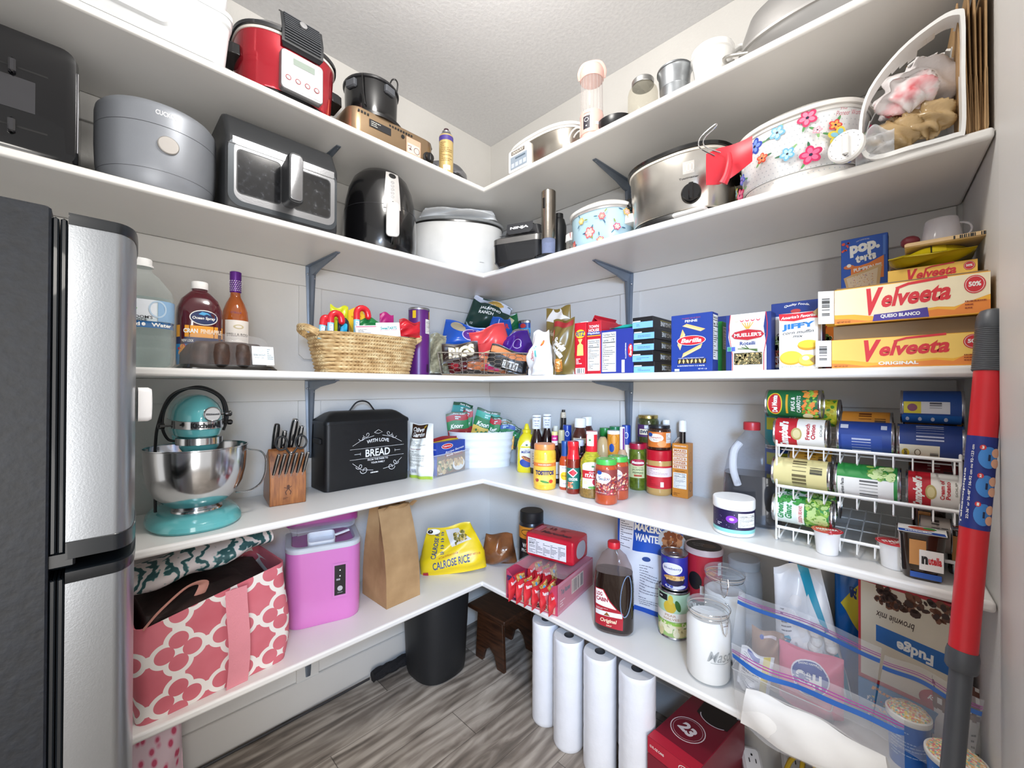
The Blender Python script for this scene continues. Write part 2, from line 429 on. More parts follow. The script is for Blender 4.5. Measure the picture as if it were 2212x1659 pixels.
# ================================================================ the room
def _wall(nt, x, y, z, tc):
    n = tex(nt, 'Noise', tc, 90., 4.); n2 = tex(nt, 'Noise', tc, 2.5, 2.)
    return ramp(nt, n2.outputs['Fac'], [(.3, 'd2d0cc'), (.7, 'dad8d4')]), n.outputs['Fac']
WALL = pat('wall_paint', _wall, .62, bump=.35)
def _ceil(nt, x, y, z, tc):
    n = tex(nt, 'Noise', tc, 70., 5.)
    return ramp(nt, n.outputs['Fac'], [(.3, 'd6d6d8'), (.7, 'dededf')]), n.outputs['Fac']
CEIL = pat('ceiling_texture', _ceil, .8, bump=.5)
PAINT = mk('e6e4e0', .33, 0, .12, 35., .015, 6.)
TRIMP = mk('d6d4d0', .45, 0, .1, 60., .015, 6.)
def _floor(nt, x, y, z, tc):
    # planks run along x + noise grain
    pw, pl = .155, 1.22
    row = (y/pw).floor(); off = (row*.37).frac()
    px = x/pl+off; col = px.floor(); fy = (y/pw).frac(); fx = px.frac()
    cid = ((row*12.9898+col*78.233).sin()*43758.5).frac()
    cb = nt.nodes.new('ShaderNodeCombineXYZ')
    for i, q in enumerate((x*1.+cid*7., y*5.+cid*3., cid*5.)): nt.links.new(q.v, cb.inputs[i])
    n = nt.nodes.new('ShaderNodeTexNoise'); n.inputs['Scale'].default_value = 3.2; n.inputs['Detail'].default_value = 8; n.inputs['Distortion'].default_value = 1.2
    nt.links.new(cb.outputs[0], n.inputs['Vector'])
    w = nt.nodes.new('ShaderNodeTexWave'); w.inputs['Scale'].default_value = 1.3; w.inputs['Distortion'].default_value = 14.; w.inputs['Detail'].default_value = 4; w.bands_direction = 'Y'
    nt.links.new(cb.outputs[0], w.inputs['Vector'])
    f = (X(nt, n.outputs['Fac'])*.86+X(nt, w.outputs['Fac'])*.16+cid*.10-.06)
    c = ramp(nt, f, [(.25, '5a534c'), (.42, '877d73'), (.55, 'a89e93'), (.72, 'c6bdb2')])
    seam = (fy.lt(.012)+fx.lt(.0025)).min(1.)
    return mixc(nt, seam*.75, c, '3a352f'), f-seam
FLOORM = pat('vinyl_plank', _floor, .5, bump=.25)
def quad(name, pts, m, uv=None):
    b = B(m); b.add(pts, [(0, 1, 2, 3)]); return struct(b.obj(name))
CZ = 2.886; RW = -1.977; RA = .0595
def rw(x): return RW+RA*x       # the return wall leans a little out of square
def slab(name, x0, y0, z0, x1, y1, z1, m, e=0.0005):
    b = B(m); b.box(x1-x0, y1-y0, z1-z0, (x0+x1)/2, (y0+y1)/2, z0, e); return struct(b.obj(name))
slab('floor', -3.4, -3.6, -.05, .1, .1, 0, FLOORM)
slab('ceiling', -3.4, -3.6, CZ, .1, .1, CZ+.05, CEIL)
slab('wall_left', -3.3, 0, 0, .1, .1, CZ, WALL)
slab('wall_right', 0, RW-.14, 0, .1, 0, CZ, WALL)
# the return wall beside the doorway, with a rounded corner towards the room
b = B(WALL); b.at(0, RW, 0, rz=math.atan(RA)); b.loft([rr(.80, .13, .012, z, -.40, -.065, 3) for z in (0, CZ)]); struct(b.obj('wall_return'))
# door casing edge on the return wall
b = B(TRIMP); b.at(0, RW, 0, rz=math.atan(RA)); b.box(.30, .008, 2.2, -.49-.15, .004, 0, .003); struct(b.obj('trim_1'))
# baseboards
slab('baseboard_left', -2.6, -.014, 0, -.02, 0, .135, TRIMP, .003)
slab('baseboard_right', -.014, RW+.002, 0, 0, -.016, .135, TRIMP, .003)
# shelves: five L-shaped tiers, a board with a rounded nose along each wall
XL = {1: -3.1, 2: -3.1, 3: -1.95, 4: -1.95, 5: -1.95}
def board(name, pts, z, label):
    "pts: outline counter-clockwise; front edges get a rounded nose by bevel"
    b = B(PAINT); b.prismz(pts, z-TH, z); o = b.obj(name, ang=50)
    md = o.modifiers.new('nose', 'BEVEL'); md.width = .0075; md.segments = 4; md.limit_method = 'ANGLE'; md.angle_limit = math.radians(60)
    return tag(o, label, 'shelf', 'white painted pantry shelves')
ORD = {1: 'topmost', 2: 'second from top', 3: 'middle, at eye level', 4: 'fourth from top', 5: 'lowest'}
for i in (1, 2, 3, 4, 5):
    z = T[i]; xl = XL[i]
    board('shelf_board', [(xl, -DL), (-DR, -DL), (-DR, rw(-DR)+.002), (-.003, rw(0)+.002), (-.003, -.003), (xl, -.003)], z, 'white L-shaped wall shelf running around the corner, '+ORD[i])
    # cleats under the shelf on both walls, and the bracket plates
    b = B(TRIMP); b.box(-.012-xl, .011, .088, (xl-.012)/2, -.0055, z-TH-.0885, .002)
    struct(b.obj('trim_%d' % (i*2)))
    b = B(TRIMP); b.box(.011, abs(RW)-.02, .088, -.0055, (RW+.003)/2, z-TH-.0885, .002)
    struct(b.obj('trim_%d' % (i*2+1)))
GALV = mk('7d8794', .42, .65, .2, 80., .08)
def bracket(P, rz, z, label, arm=.30, leg=.335):
    t = thing('shelf_bracket', label, 'bracket', (P.x, P.y, z), rz, 'grey steel shelf brackets')
    # local: wall at y=0, room towards -y, shelf underside at z=0
    b = B(GALV)
    b.loft([[(x*w, -.0115-q, zz) for x, q in ((-1, 0), (-1, .004), (-.45, .006), (-.3, .019*s), (.3, .019*s), (.45, .006), (1, .004), (1, 0))] for zz, w, s in ((0, .021, 1.6), (-.03, .021, 1.6), (-.09, .018, 1.3), (-leg+.03, .011, .7), (-leg, .009, .3))])
    b.obj('upright', t)
    b = B(GALV)
    b.loft([[(x*w, yy, -q) for x, q in ((-1, 0), (-1, .003), (-.45, .005), (-.3, .024*s), (.3, .024*s), (.45, .005), (1, .003), (1, 0))] for yy, w, s in ((-.012, .021, 1.7), (-.06, .02, 1.7), (-.12, .017, 1.15), (-arm+.03, .010, .5), (-arm, .008, .15))])
    b.obj('arm', t)
    for x, zz in ((-.013, -.035), (.013, -.05), (0, -leg+.018)):
        c = B(mk('c9ccd2', .3, 1.)); c.at(x, -.018, zz, rx=PI/2); c.lathe([(.0042, 0), (.0042, .001), (.002, .0028)], 12); c.obj('screw', t)
    c = B(mk('c9ccd2', .3, 1.)); c.at(0, -arm+.012, -.004, rx=PI); c.lathe([(.004, 0), (.004, .001), (.002, .0028)], 12); c.obj('screw', t)
WL_X = ply(668, 700, 0).x; WR_Y = plx(1362, 700, 0).y
for i in (1, 2, 3, 4, 5):
    z = T[i]-TH-.0005
    nm = {1: 'topmost', 2: 'second', 3: 'middle', 4: 'fourth', 5: 'lowest'}[i]
    zz = z-.0005
    if i != 4:
        bracket(V(WL_X, 0, 0), 0, zz, 'grey steel bracket on the left wall under the %s shelf' % nm, leg=.335 if i < 4 else .3)
    bracket(V(0, WR_Y, 0), -PI/2, zz, 'grey steel bracket on the right wall under the %s shelf' % nm, leg=.335 if i < 4 else .3)
    for (cx, cy, rz, nn) in ((WL_X, 0, 0, 20+i), (0, WR_Y, -PI/2, 30+i)):
        b = B(TRIMP); h = .40; z0 = -.0885
        b.prism([(-.045, z0), (-.045, -h+.02), (-.025, -h), (.025, -h), (.045, -h+.02), (.045, z0)], -.011, 0)
        o = b.obj('trim_%d' % nn, loc=(cx, cy, zz), rz=rz); struct(o)
# ================================================================ kit for groceries
def spotL(x0, x1, y0, y1, s, z=None, py=800):
    "upright thing facing the room on the left shelves: columns x0..x1, rows y0 (top)..y1 (base), setback s"
    a, c = ply(x0, y1, -DL+s), ply(x1, y1, -DL+s); m = (a+c)/2
    if z is not None: m.z = z; a.z = z; c.z = z
    return m, abs(c.x-a.x), ht(m, y0), 0
def spotR(x0, x1, y0, y1, s, z=None):
    a, c = plx(x0, y1, -DR+s), plx(x1, y1, -DR+s); m = (a+c)/2
    if z is not None: m.z = z
    return m, abs(c.y-a.y), ht(m, y0), -PI/2
def spot(x0, x1, y0, y1, dep, z=None):
    "thing turned to the room's middle at forward distance dep"
    r = ray((x0+x1)/2, y1)
    if dep is None: dep = (z-CAM.z)/r.z
    P = CAM+r*dep; h = math.atan2(r.y, r.x); c = cos(h-_y)
    if z is not None: P.z = z
    return P, (x1-x0)/FP*dep*c, ht(P, y0), face(h)
def LT(name, label, cat, fit, H, parts, prints=None, group=None, twist=0, pname='label', n=36, cu=.2, tilt=None):
    "turned thing. fit = (P, R, heading); parts = (name, [(r/R, z/H)...], finish); prints(D, R, H) draws on the first part"
    P, Rr, m = fit; t = thing(name, label, cat, P, face(m)+twist, group, tilt)
    for i, q in enumerate(parts):
        pr = [(a*Rr, b*H) for a, b in q[1]]
        if i == 0: p0 = pr
        b = B(q[2]); b.lathe(pr, n); b.obj(q[0], t)
    if prints:
        mono = sorted(set(p0), key=lambda q: q[1])
        d = D(cyl(prof_r(p0)), Rr*cu); prints(d, Rr, H); d.obj(pname, t)
    return t
def BX(name, label, cat, fit, depth, m, front=None, right=None, left=None, topp=None, group=None, e=.001, tilt=None, body='carton', lean=0):
    "carton: fit = (P front base centre, w, h, rz)"
    P, w_, h_, rz = fit; t = thing(name, label, cat, P, rz, group, tilt)
    b = B(m); b.box(w_, depth, h_, 0, depth/2, 0, e); b.obj(body, t)
    if front: d = D(flat(0)); front(d, w_, h_); d.obj('front_panel', t)
    if right: d = D(lambda u, v, o: (w_/2+o, u, v)); right(d, depth, h_); d.obj('side_panel', t)
    if left: d = D(lambda u, v, o: (-w_/2-o, -u+depth, v)); left(d, depth, h_); d.obj('side_panel', t)
    if topp: d = D(lambda u, v, o: (u, v, h_+o)); topp(d, w_, depth); d.obj('top_panel', t)
    return t
def pouch(name, label, cat, fit, thick, m, prints=None, group=None, seed=1, crk=.1, tilt=None, wf=None, seal=.05, nu=26, nv=26, body=True, flatb=False, pname='print', edge='seam', sealm=None, twist=0):
    "pillow or stand-up bag; local x across, z up, base at z=0. wf(v) narrows it, crk is how crumpled it is"
    P, w_, h_, rz = fit; t = thing(name, label, cat, P, rz+twist, group, tilt); rg = random.Random(seed)
    K = [(rg.uniform(4, 15), rg.uniform(4, 13), rg.uniform(0, 6.3), rg.uniform(.3, 1)) for _ in range(6)]
    def prf(u, v):
        a = max(0, min(1, u))*PI; q = (v-seal)/(1-2*seal); q = max(0, min(1, q))
        e = sin(q*PI)**.6 if not flatb else (min(1, (1-q)*1.7)**.7*(.55+.45*min(1, q*8)) if q < 1 else 0)
        return sin(a)**.55*e
    def wr(u, v, sg):
        s = 0
        for a, b_, c, k in K: s += k*sin(a*u+b_*v*(1.2 if sg > 0 else -1)+c+sg+1.8*sin(3*v+c))
        return s*crk*thick*.16
    wfn = wf or (lambda v: 1)
    def S(u, v, sg, o=0):
        p = prf(u, v); x = (u-.5)*w_*wfn(v); y = sg*(thick/2*p+.0004+o)+wr(u, v, sg)*(p**.5*.8+.2)
        sag = .012*sin(7*u+seed)*crk
        return (x, y, v*h_+sag*(v > .5))
    b = B(m)
    b.grid(lambda u, v: S(u, v, -1), nu, nv); b.grid(lambda u, v: S(u, v, 1), nu, nv, True)
    n1 = (nu+1)*(nv+1); rim = [i for i in range(nu+1)]+[j*(nu+1)+nu for j in range(1, nv+1)]+[nv*(nu+1)+i for i in range(nu-1, -1, -1)]+[j*(nu+1) for j in range(nv-1, 0, -1)]
    for i in range(len(rim)):
        a, c = rim[i], rim[(i+1) % len(rim)]; b.f.append((c, a, a+n1, c+n1)); b.mi.append(b.c)
    b.obj('bag', t, ang=70)
    if prints:
        d = D(lambda u, v, o: S(u/w_+.5, v/h_, -1, o), w_/nu*1.0, off=.0009); d.cv = h_/nv; prints(d, w_, h_); d.obj(pname, t, ang=70)
    return t
def canprof(bead=True):
    return [(.94, 0), (.985, .004), (1, .018), (.975, .035), (.965, .05), (.965, .95), (.975, .965), (1, .982), (.985, 1), (.95, 1), (.94, .985), (0, .985)]
TIN = mk('b4b4b8', .25, 1., .1, 60., .04)
def can(label, fit, H, m, prints, group, name='food_can', cat='can', lying=None, sm=0., twist=0, n=36, tab=True):
    "food can; lying = rotation of its axis about the vertical when it lies on its side (then P is under its middle)"
    P, Rr, hd = fit; t = thing(name, label, cat, P, face(hd)+twist if lying is None else lying, group)
    Q = Matrix.Identity(4)
    if lying is not None: Q = Matrix.Translation((0, 0, Rr)) @ Matrix.Rotation(PI/2, 4, 'Y') @ Matrix.Translation((0, 0, -H/2)) @ Matrix.Rotation(PI+twist, 4, 'Z')
    b = B(TIN); b.T = Q; b.lathe([(a*Rr, z*H) for a, z in canprof()], n); b.obj('tin', t)
    b = B(m); b.T = Q; b.lathe([(.968*Rr, .05*H), (.972*Rr, .055*H), (.972*Rr, .945*H), (.968*Rr, .95*H)], n, False, False); b.obj('label_band', t)
    if prints:
        g = cyl(Rr*.972); d = D(lambda u, v, o: Q @ Vector(g(u, v, o)), Rr*.22); prints(d, Rr, H); d.obj('print', t)
    if tab and lying is None:
        c = B(TIN); c.tube([(Rr*.35*cos(a), Rr*.25*sin(a)-Rr*.3, H*.99) for a in [2*PI*i/12 for i in range(12)]], .0012, 5, True); c.obj('pull_tab', t)
    return t
def capring(b, r, z, h, n=36, rib=.0006):
    "screw cap with ribs"
    k = n*2
    def rg(rad, zz, a=0.): return [((rad+(rib if j % 2 else 0)*a)*cos(2*PI*j/k), (rad+(rib if j % 2 else 0)*a)*sin(2*PI*j/k), zz) for j in range(k)]
    b.loft([rg(r, z), rg(r, z+h*.1, 1), rg(r, z+h*.85, 1), rg(r-.001, z+h*.98), rg(r-.003, z+h)])
def rings_fn(w0, d0, prof, p=3., n=48):
    "superelliptic body: prof = [(scale, z, extra y)...] -> ring at z"
    def f(v):
        q = prof[-1]
        for a, c in zip(prof, prof[1:]):
            if a[1] <= v <= c[1] and c[1] > a[1]:
                t = (v-a[1])/(c[1]-a[1]); return er(w0/2*(a[0]+(c[0]-a[0])*t), d0/2*(a[0]+(c[0]-a[0])*t), v, p, n)
        return er(w0/2*q[0], d0/2*q[0], v, p, n)
    return f
def shaped(b, w0, d0, prof, p=3., n=48, c0=True, c1=True):
    "loft of superellipses; prof items (sx, z) or (sx, z, sy)"
    return b.loft([er(w0/2*q[0], d0/2*(q[2] if len(q) > 2 else q[0]), q[1], p, n) for q in prof], c0, c1)
# ================================================================ middle shelf, right of the corner
Z3 = T[3]+.0003
BLU, NAVY, RED, YEL, ORG, GRN, PUR, TEAL, CRM = '1c3f9e', '14265e', 'd01c2c', 'f0c21c', 'f08a1e', '1f7a3c', '5b2a86', '19a6a0', 'e9e0c8'
W_ = 'f2f1ec'
def ritz(d, w, h):
    d.ell(0, h*.78, w*.42, h*.085, 'f2c230'); d.text('RITZ', 0, h*.78, w*.72, h*.09, '183a8c', .03)
    d.poly([(-w*.28, h*.36), (w*.28, h*.36), (w*.24, h*.56), (w*.05, h*.6), (w*.2, h*.68), (-w*.2, h*.68), (-w*.05, h*.6), (-w*.24, h*.56)], 'f1d27a')
    d.lines(-w*.35, h*.19, w*.35, h*.31, 4, 'f6f0f0', .5); d.rect(-w*.4, h*.01, w*.4, h*.12, W_); d.bars(-w*.33, h*.02, w*.33, h*.11)
t = BX('cracker_box', 'narrow red cracker carton reading RITZ with its white top flap open', 'box', spotR(1241, 1266, 697, 807, .03, Z3), .20, 'c9182b', ritz, group='cartons on the middle shelf')
b = B('efece6'); b.at(0, .02, .187, rx=-.35); b.box(.035, .001, .022, 0, 0, 0, .0002); b.obj('flap', t)
def town(d, w, h):
    d.text('TOWN', 0, h*.90, w*.7, h*.055, W_, .02); d.text('HOUSE', 0, h*.83, w*.75, h*.055, W_, .02); d.rect(-w*.48, h*.74, w*.48, h*.80, '1f3f94')
    d.text('FlipSides', 0, h*.77, w*.84, h*.042, W_, .02); d.rect(-w*.48, h*.715, w*.48, h*.735, 'f0a030'); d.facts(-w*.44, h*.06, w*.44, h*.66)
t = BX('cracker_box', 'red cracker carton reading TOWN HOUSE FlipSides with its top flaps open', 'box', spotR(1268, 1298, 694, 807, .03, Z3), .19, 'c01f2e', town, group='cartons on the middle shelf')
for x, ry in ((-.02, .5), (.02, -.9)):
    b = B('b81c2e'); b.at(x, .09, .1935, ry=ry); b.box(.001, .16, .035, 0, 0, 0, .0002); b.obj('flap', t)
def mani(d, w, h):
    d.facts(-w*.46, h*.04, -w*.02, h*.95); d.ell(w*.42, h*.5, w*.075, h*.15, 'c8202e'); d.text('Barilla', w*.42, h*.5, h*.24, w*.07, W_, .02, .3, PI/2); d.text('MANICOTTI', w*.28, h*.5, h*.34, w*.04, W_, .01, 0, -PI/2); d.rect(w*.16, h*.02, w*.25, h*.3, W_)
mf = spotR(1298, 1368, 711, 806, .03, Z3)
BX('pasta_box', 'blue pasta carton with a white nutrition panel and MANICOTTI down its side', 'box', mf, .12, '27358e', mani, group='cartons on the middle shelf')
P, w, h, rz = mf
pouch('snack_pouch', 'teal foil pouch lying on top of the blue manicotti carton', 'pouch', (P+V(.055, 0, h+.0135), w*.95, .10, rz), .026, mk('1aa79b', .25), None, seed=4, crk=.5, tilt=(-PI/2, 0))
# five long pasta boxes stacked flat, ends out
SW = None
def swirl(nt, x, y, z, tc):
    v = tex(nt, 'Voronoi', tc, 70., 0, feature='DISTANCE_TO_EDGE'); w_ = tex(nt, 'Wave', tc, 40., 1.); w_.inputs['Distortion'].default_value = 16
    return ramp(nt, w_.outputs['Fac'], [(.55, '1c1a1e'), (.8, '8c7a68')]), None
SWIRL = pat('scroll_print', swirl, .4)
P, w, h, rz = spotR(1368, 1412, 684, 806, .025, Z3); hb = h/5
for i in range(5):
    def fr(d, w, h, i=i):
        d.rect(-w/2, 0, w/2, h*.56, '7db4e6'); d.lines(-w*.3, h*.15, w*.32, h*.4, 2, '4a6a9a', .4, i+3); d.rect(-w*.48, h*.58, -w*.1, h*.68, 'e8e4de')
    def sd(d, dp, h):
        d.text('LINGUINE' if i else 'FETTUCCINE', .10, h*.45, .085, h*.42, 'e6e2da', .03, 0, PI); d.rect(.055, h*.72, .145, h*.76, 'b8a440')
    pos = ['bottom', 'second from bottom', 'middle', 'second from top', 'topmost'][i]
    BX('pasta_box', 'black pasta box with blue end label, %s of the flat stack' % pos, 'box', (P+V(.002*((i*7) % 3-1), .003*((i*5) % 3-1), hb*i), w, hb-.0005, rz), .26, mk('18161a', .35), fr, sd, group='long pasta boxes stacked flat')
def pen_macro(d, cx, cy, L_, t_, rot):
    c, s = cos(rot), sin(rot); f = lambda x, y: (cx+x*c-y*s, cy+x*s+y*c)
    d.poly([f(-L_/2, -t_/2), f(L_/2-t_, -t_/2), f(L_/2, t_/2), f(-L_/2+t_, t_/2)], 'e8b872'); d.poly([f(-L_/2+t_*.2, -t_*.4), f(L_/2-t_, -t_*.4), f(L_/2-t_*.7, -t_*.1), f(-L_/2+t_*.5, -t_*.1)], 'f4d39a')
def penne(d, w, h):
    d.text('CLASSIC BLUE BOX', 0, h*.93, w*.45, h*.02, 'b0505a'); d.text('PENNE', 0, h*.88, w*.3, h*.04, W_, .01)
    pen_macro(d, w*.06, h*.76, w*.56, h*.06, -.35); pen_macro(d, -w*.24, h*.56, h*.36, w*.11, 1.25); pen_macro(d, w*.02, h*.36, w*.6, h*.06, .45)
    d.ell(0, h*.54, w*.35, h*.085, 'f0eeea'); d.ell(0, h*.54, w*.335, h*.078, 'c8202e'); d.text('Barilla', 0, h*.54, w*.5, h*.075, W_, .03, .25)
    d.text('CAREFULLY SELECTED PREMIUM DURUM WHEAT', 0, h*.235, w*.62, h*.014, W_); d.rect(-w*.33, h*.14, w*.36, h*.22, '3a3424')
    for k in range(7): pen_macro(d, -w*.28+k*w*.1, h*.18, w*.12, h*.035, .9+.3*(k % 3))
    d.text('AL DENTE PERFECTION IN  11-12  MINUTES', 0, h*.1, w*.66, h*.02, W_, .01); d.rect(-w*.4, h*.01, -w*.28, h*.05, 'c9d6c8'); d.text('NET WT. 1 LB', w*.28, h*.045, w*.2, h*.02, W_)
BX('pasta_box', 'blue penne carton with red Barilla oval and pasta tubes printed on it', 'box', spotR(1450, 1539, 678, 804, .02, Z3), .05, '1b3a8c', penne, lambda d, w, h: d.facts(w*.1, h*.2, w*.9, h*.96), group='cartons on the middle shelf')
BX('pasta_box', 'green-sided carton seen edge-on behind the penne box', 'box', spotR(1520, 1560, 696, 803, .09, Z3), .06, '2c8c3a', None, lambda d, w, h: d.facts(w*.1, h*.45, w*.9, h*.9), group='cartons on the middle shelf')
BX('pasta_box', 'plain dark blue carton standing behind the green-sided box', 'box', spotR(1532, 1572, 684, 802, .16, Z3), .06, '1f3478', None, group='cartons on the middle shelf')
def muel(d, w, h):
    d.poly([(-w*.40, h), (-w*.44, h*.6), (-w*.36, h*.3), (-w*.36, 0), (w*.40, 0), (w*.40, h*.4), (w*.34, h*.75), (w*.38, h)], W_)
    for s in (-1, 1):
        d.line([(s*w*.39, h), (s*w*.42, h*.8), (s*w*.415, h*.6), (s*w*.345, h*.28), (s*w*.345, 0)], w*.018, 'b82838')
    for k in range(5): d.ell(-w*.25+k*w*.12, h*.885, w*.042, h*.028, ['c8c0a8', 'd04050', 'd04050', 'd04050', 'd04050'][k]); d.ell(-w*.25+k*w*.12, h*.895, w*.032, h*.02, W_)
    for a in (-.5, -.25, 0, .25, .5): d.line([(0, h*.7), (w*.16*math.sin(a)*1.6, h*.84)], w*.02, 'd6a83c')
    d.poly([(-w*.38, h*.62), (-w*.3, h*.69), (0, h*.73), (w*.3, h*.69), (w*.38, h*.62), (w*.3, h*.56), (0, h*.52), (-w*.3, h*.56)], 'b9b0a8'); d.poly([(-w*.36, h*.62), (-w*.29, h*.68), (0, h*.72), (w*.29, h*.68), (w*.36, h*.62), (w*.29, h*.565), (0, h*.53), (-w*.29, h*.565)], 'b8202f')
    d.text("MUELLER'S", 0, h*.625, w*.6, h*.065, W_, .03); d.text('Rotelli', 0, h*.475, w*.34, h*.065, '24387c', .02)
    for k in range(3): d.line([(-w*.22+k*.01, h*.385+k*.004), (w*.04, h*.37), (w*.22, h*.365-k*.003)], w*.02, '4f6a38')
    d.rect(-w*.46, h*.345, -w*.27, h*.425, '7fb0d0'); d.rect(-w*.45, h*.35, -w*.37, h*.42, '3f8f6a'); d.rect(-w*.36, h*.35, -w*.28, h*.42, '5560b8')
    d.rect(-w*.30, h*.1, w*.32, h*.31, '4d4634'); d.blobs(-w*.27, h*.12, w*.29, h*.29, 46, ['b89c62', '8f7c50', 'd6bd82', '6a6440'], w*.02, w*.04, 5)
BX('pasta_box', 'white and blue rotelli carton with a pasta window and red diamond logo', 'box', spotR(1568, 1666, 677, 801, .02, Z3), .05, '1f3478', muel, group='cartons on the middle shelf')
def qf(d, w, h):
    d.rect(-w/2, 0, w/2, h*.8, 'e8e6e2'); d.text('Quality Foods.', w*.02, h*.93, w*.5, h*.04, W_, .01, .2, 0, h*.025); d.ell(0, h*.86, w*.1, h*.03, 'b83a3a')
    d.blobs(-w*.48, h*.24, -w*.3, h*.5, 18, ['5aa03c', '7fc050', 'c8d8a0'], w*.03, w*.07, 3); d.blobs(-w*.48, h*.08, -w*.3, h*.3, 20, ['b8442c', 'd88050', '7a2c1c'], w*.015, w*.035, 4)
    d.text('C', -w*.35, h*.52, w*.06, h*.05, '303038', .03); d.rect(-w*.46, 0, -w*.3, h*.04, '2a3f7c')
qp = spotR(1666, 1776, 651, 798, .07, Z3)
BX('baking_mix_box', 'tall blue-topped carton with a salad picture standing behind the corn muffin mix', 'box', qp, .06, '16327c', qf, group='cartons on the middle shelf')
def jiffy(d, w, h):
    d.poly([(-w*.5, h*.96), (-w*.48, h*.88), (-w*.1, h*.85), (w*.3, h*.89), (w*.5, h*.88), (w*.5, h), (w*.0, h*.985), (-w*.5, h)], 'cf2434')
    d.text("America's Favorite", 0, h*.93, w*.9, h*.055, W_, .03, .25, 0, 0, h*.02); d.text('JIFFY', 0, h*.755, w*.84, h*.12, '2a7cc4', .05, 0, 0, 0, h*.03); d.text('corn muffin', 0, h*.655, w*.8, h*.055, '2a2a2a', .0, .3, 0, 0, h*.02); d.text('mix', 0, h*.585, w*.26, h*.05, '2a2a2a', .0, .3)
    d.ell(w*.26, h*.41, w*.27, h*.085, 'd8a02c'); d.ell(w*.26, h*.435, w*.26, h*.07, 'f2d23e'); d.ell(-w*.18, h*.2, w*.3, h*.125, 'e0ac2e'); d.ell(-w*.18, h*.215, w*.28, h*.11, 'f4d648')
    d.ell(w*.24, h*.15, w*.24, h*.105, 'e8b83a'); d.ell(w*.24, h*.165, w*.22, h*.09, 'f6de60'); d.ell(w*.2, h*.19, w*.09, h*.04, 'fbf3c8'); d.text('NET WT 8.5 OZ (240g)', -w*.15, h*.04, w*.6, h*.02, '444444')
BX('baking_mix_box', 'white corn muffin mix carton with yellow muffins and JIFFY in blue letters', 'box', spotR(1683, 1767, 675, 797, .015, Z3), .045, 'efece6', jiffy, group='cartons on the middle shelf')
def vshell(d, w, h):
    d.rect(-w*.5, h*.74, w*.5, h*.97, 'f4bb3a'); d.rect(-w*.5, h*.0, w*.5, h*.12, 'a8281e'); d.blobs(-w*.5, h*.3, -w*.3, h*.6, 16, ['f0c890', 'e08a50', 'f7e2b8', '5a7a30'], w*.03, w*.05, 8); d.text('V', -w*.41, h*.68, w*.12, h*.16, 'd02a20', .04, .3)
vs = spotR(1767, 1915, 668, 796, .235, Z3)
BX('macaroni_box', 'orange macaroni carton half hidden behind the yellow cheese boxes', 'box', vs, .07, 'ee8426', vshell, group='cartons on the middle shelf')
def pop(d, w, h):
    d.text('pop.', 0.01*w, h*.83, w*.66, h*.17, W_, .06, .1, .12); d.text('tarts', w*.04, h*.71, w*.44, h*.11, W_, .06, .1, .14)
    d.text('EIGHT TOASTER PASTRIES', -w*.02, h*.95, w*.28, h*.015, W_, 0, 0, .1, h*.01)
    d.poly([(-w*.28, h*.61), (-w*.1, h*.60), (w*.1, h*.62), (w*.42, h*.70), (w*.42, h*.40), (-w*.28, h*.40)], 'e8802c'); d.text('PUMPKIN PIE', w*.08, h*.56, w*.6, h*.05, W_, .03, 0, .12)
    d.rect(-w*.5, 0, w*.5, h*.12, '8c2a24'); d.poly([(-w*.44, h*.45), (-w*.25, h*.49), (0, h*.52), (w*.2, h*.57), (w*.38, h*.58), (w*.28, 0), (-w*.25, 0)], 'd8b27a'); d.poly([(-w*.38, h*.44), (0, h*.49), (w*.3, h*.54), (w*.22, 0), (-w*.2, 0)], 'e6cfae')
    d.blobs(-w*.28, h*.02, w*.2, h*.48, 60, ['c8603c', 'a08ac0', 'd8a03c', '7a4a30'], w*.006, w*.012, 5); d.ell(-w*.32, h*.6, w*.12, h*.03, 'e07a3a'); d.ell(-w*.32, h*.62, w*.05, h*.025, 'f4efe6')
    d.rect(-w*.5, h*.0, -w*.33, h*.15, 'd02c3c'); d.text('8', -w*.42, h*.07, w*.1, h*.1, W_, .05); d.blobs(-w*.47, h*.83, -w*.33, h*.95, 8, ['e0503c'], w*.02, w*.05, 2); d.rect(w*.4, h*.7, w*.46, h*.97, '4a78cc')
pp = spotR(1817, 1918, 511, 640, .245); P, w, h, rz = pp; P.z = Z3+vs[2]+.0008; h = ht(P, 511)
BX('toaster_pastry_box', 'blue toaster pastry carton reading pop tarts on top of the macaroni carton', 'box', (P, w, h, rz), .05, '1d55b8', pop, lambda d, w, h: (d.rect(0, 0, w, h, '2258b4'), d.rect(0, h*.3, w, h*.5, 'c03a40')), group='cartons on the middle shelf')
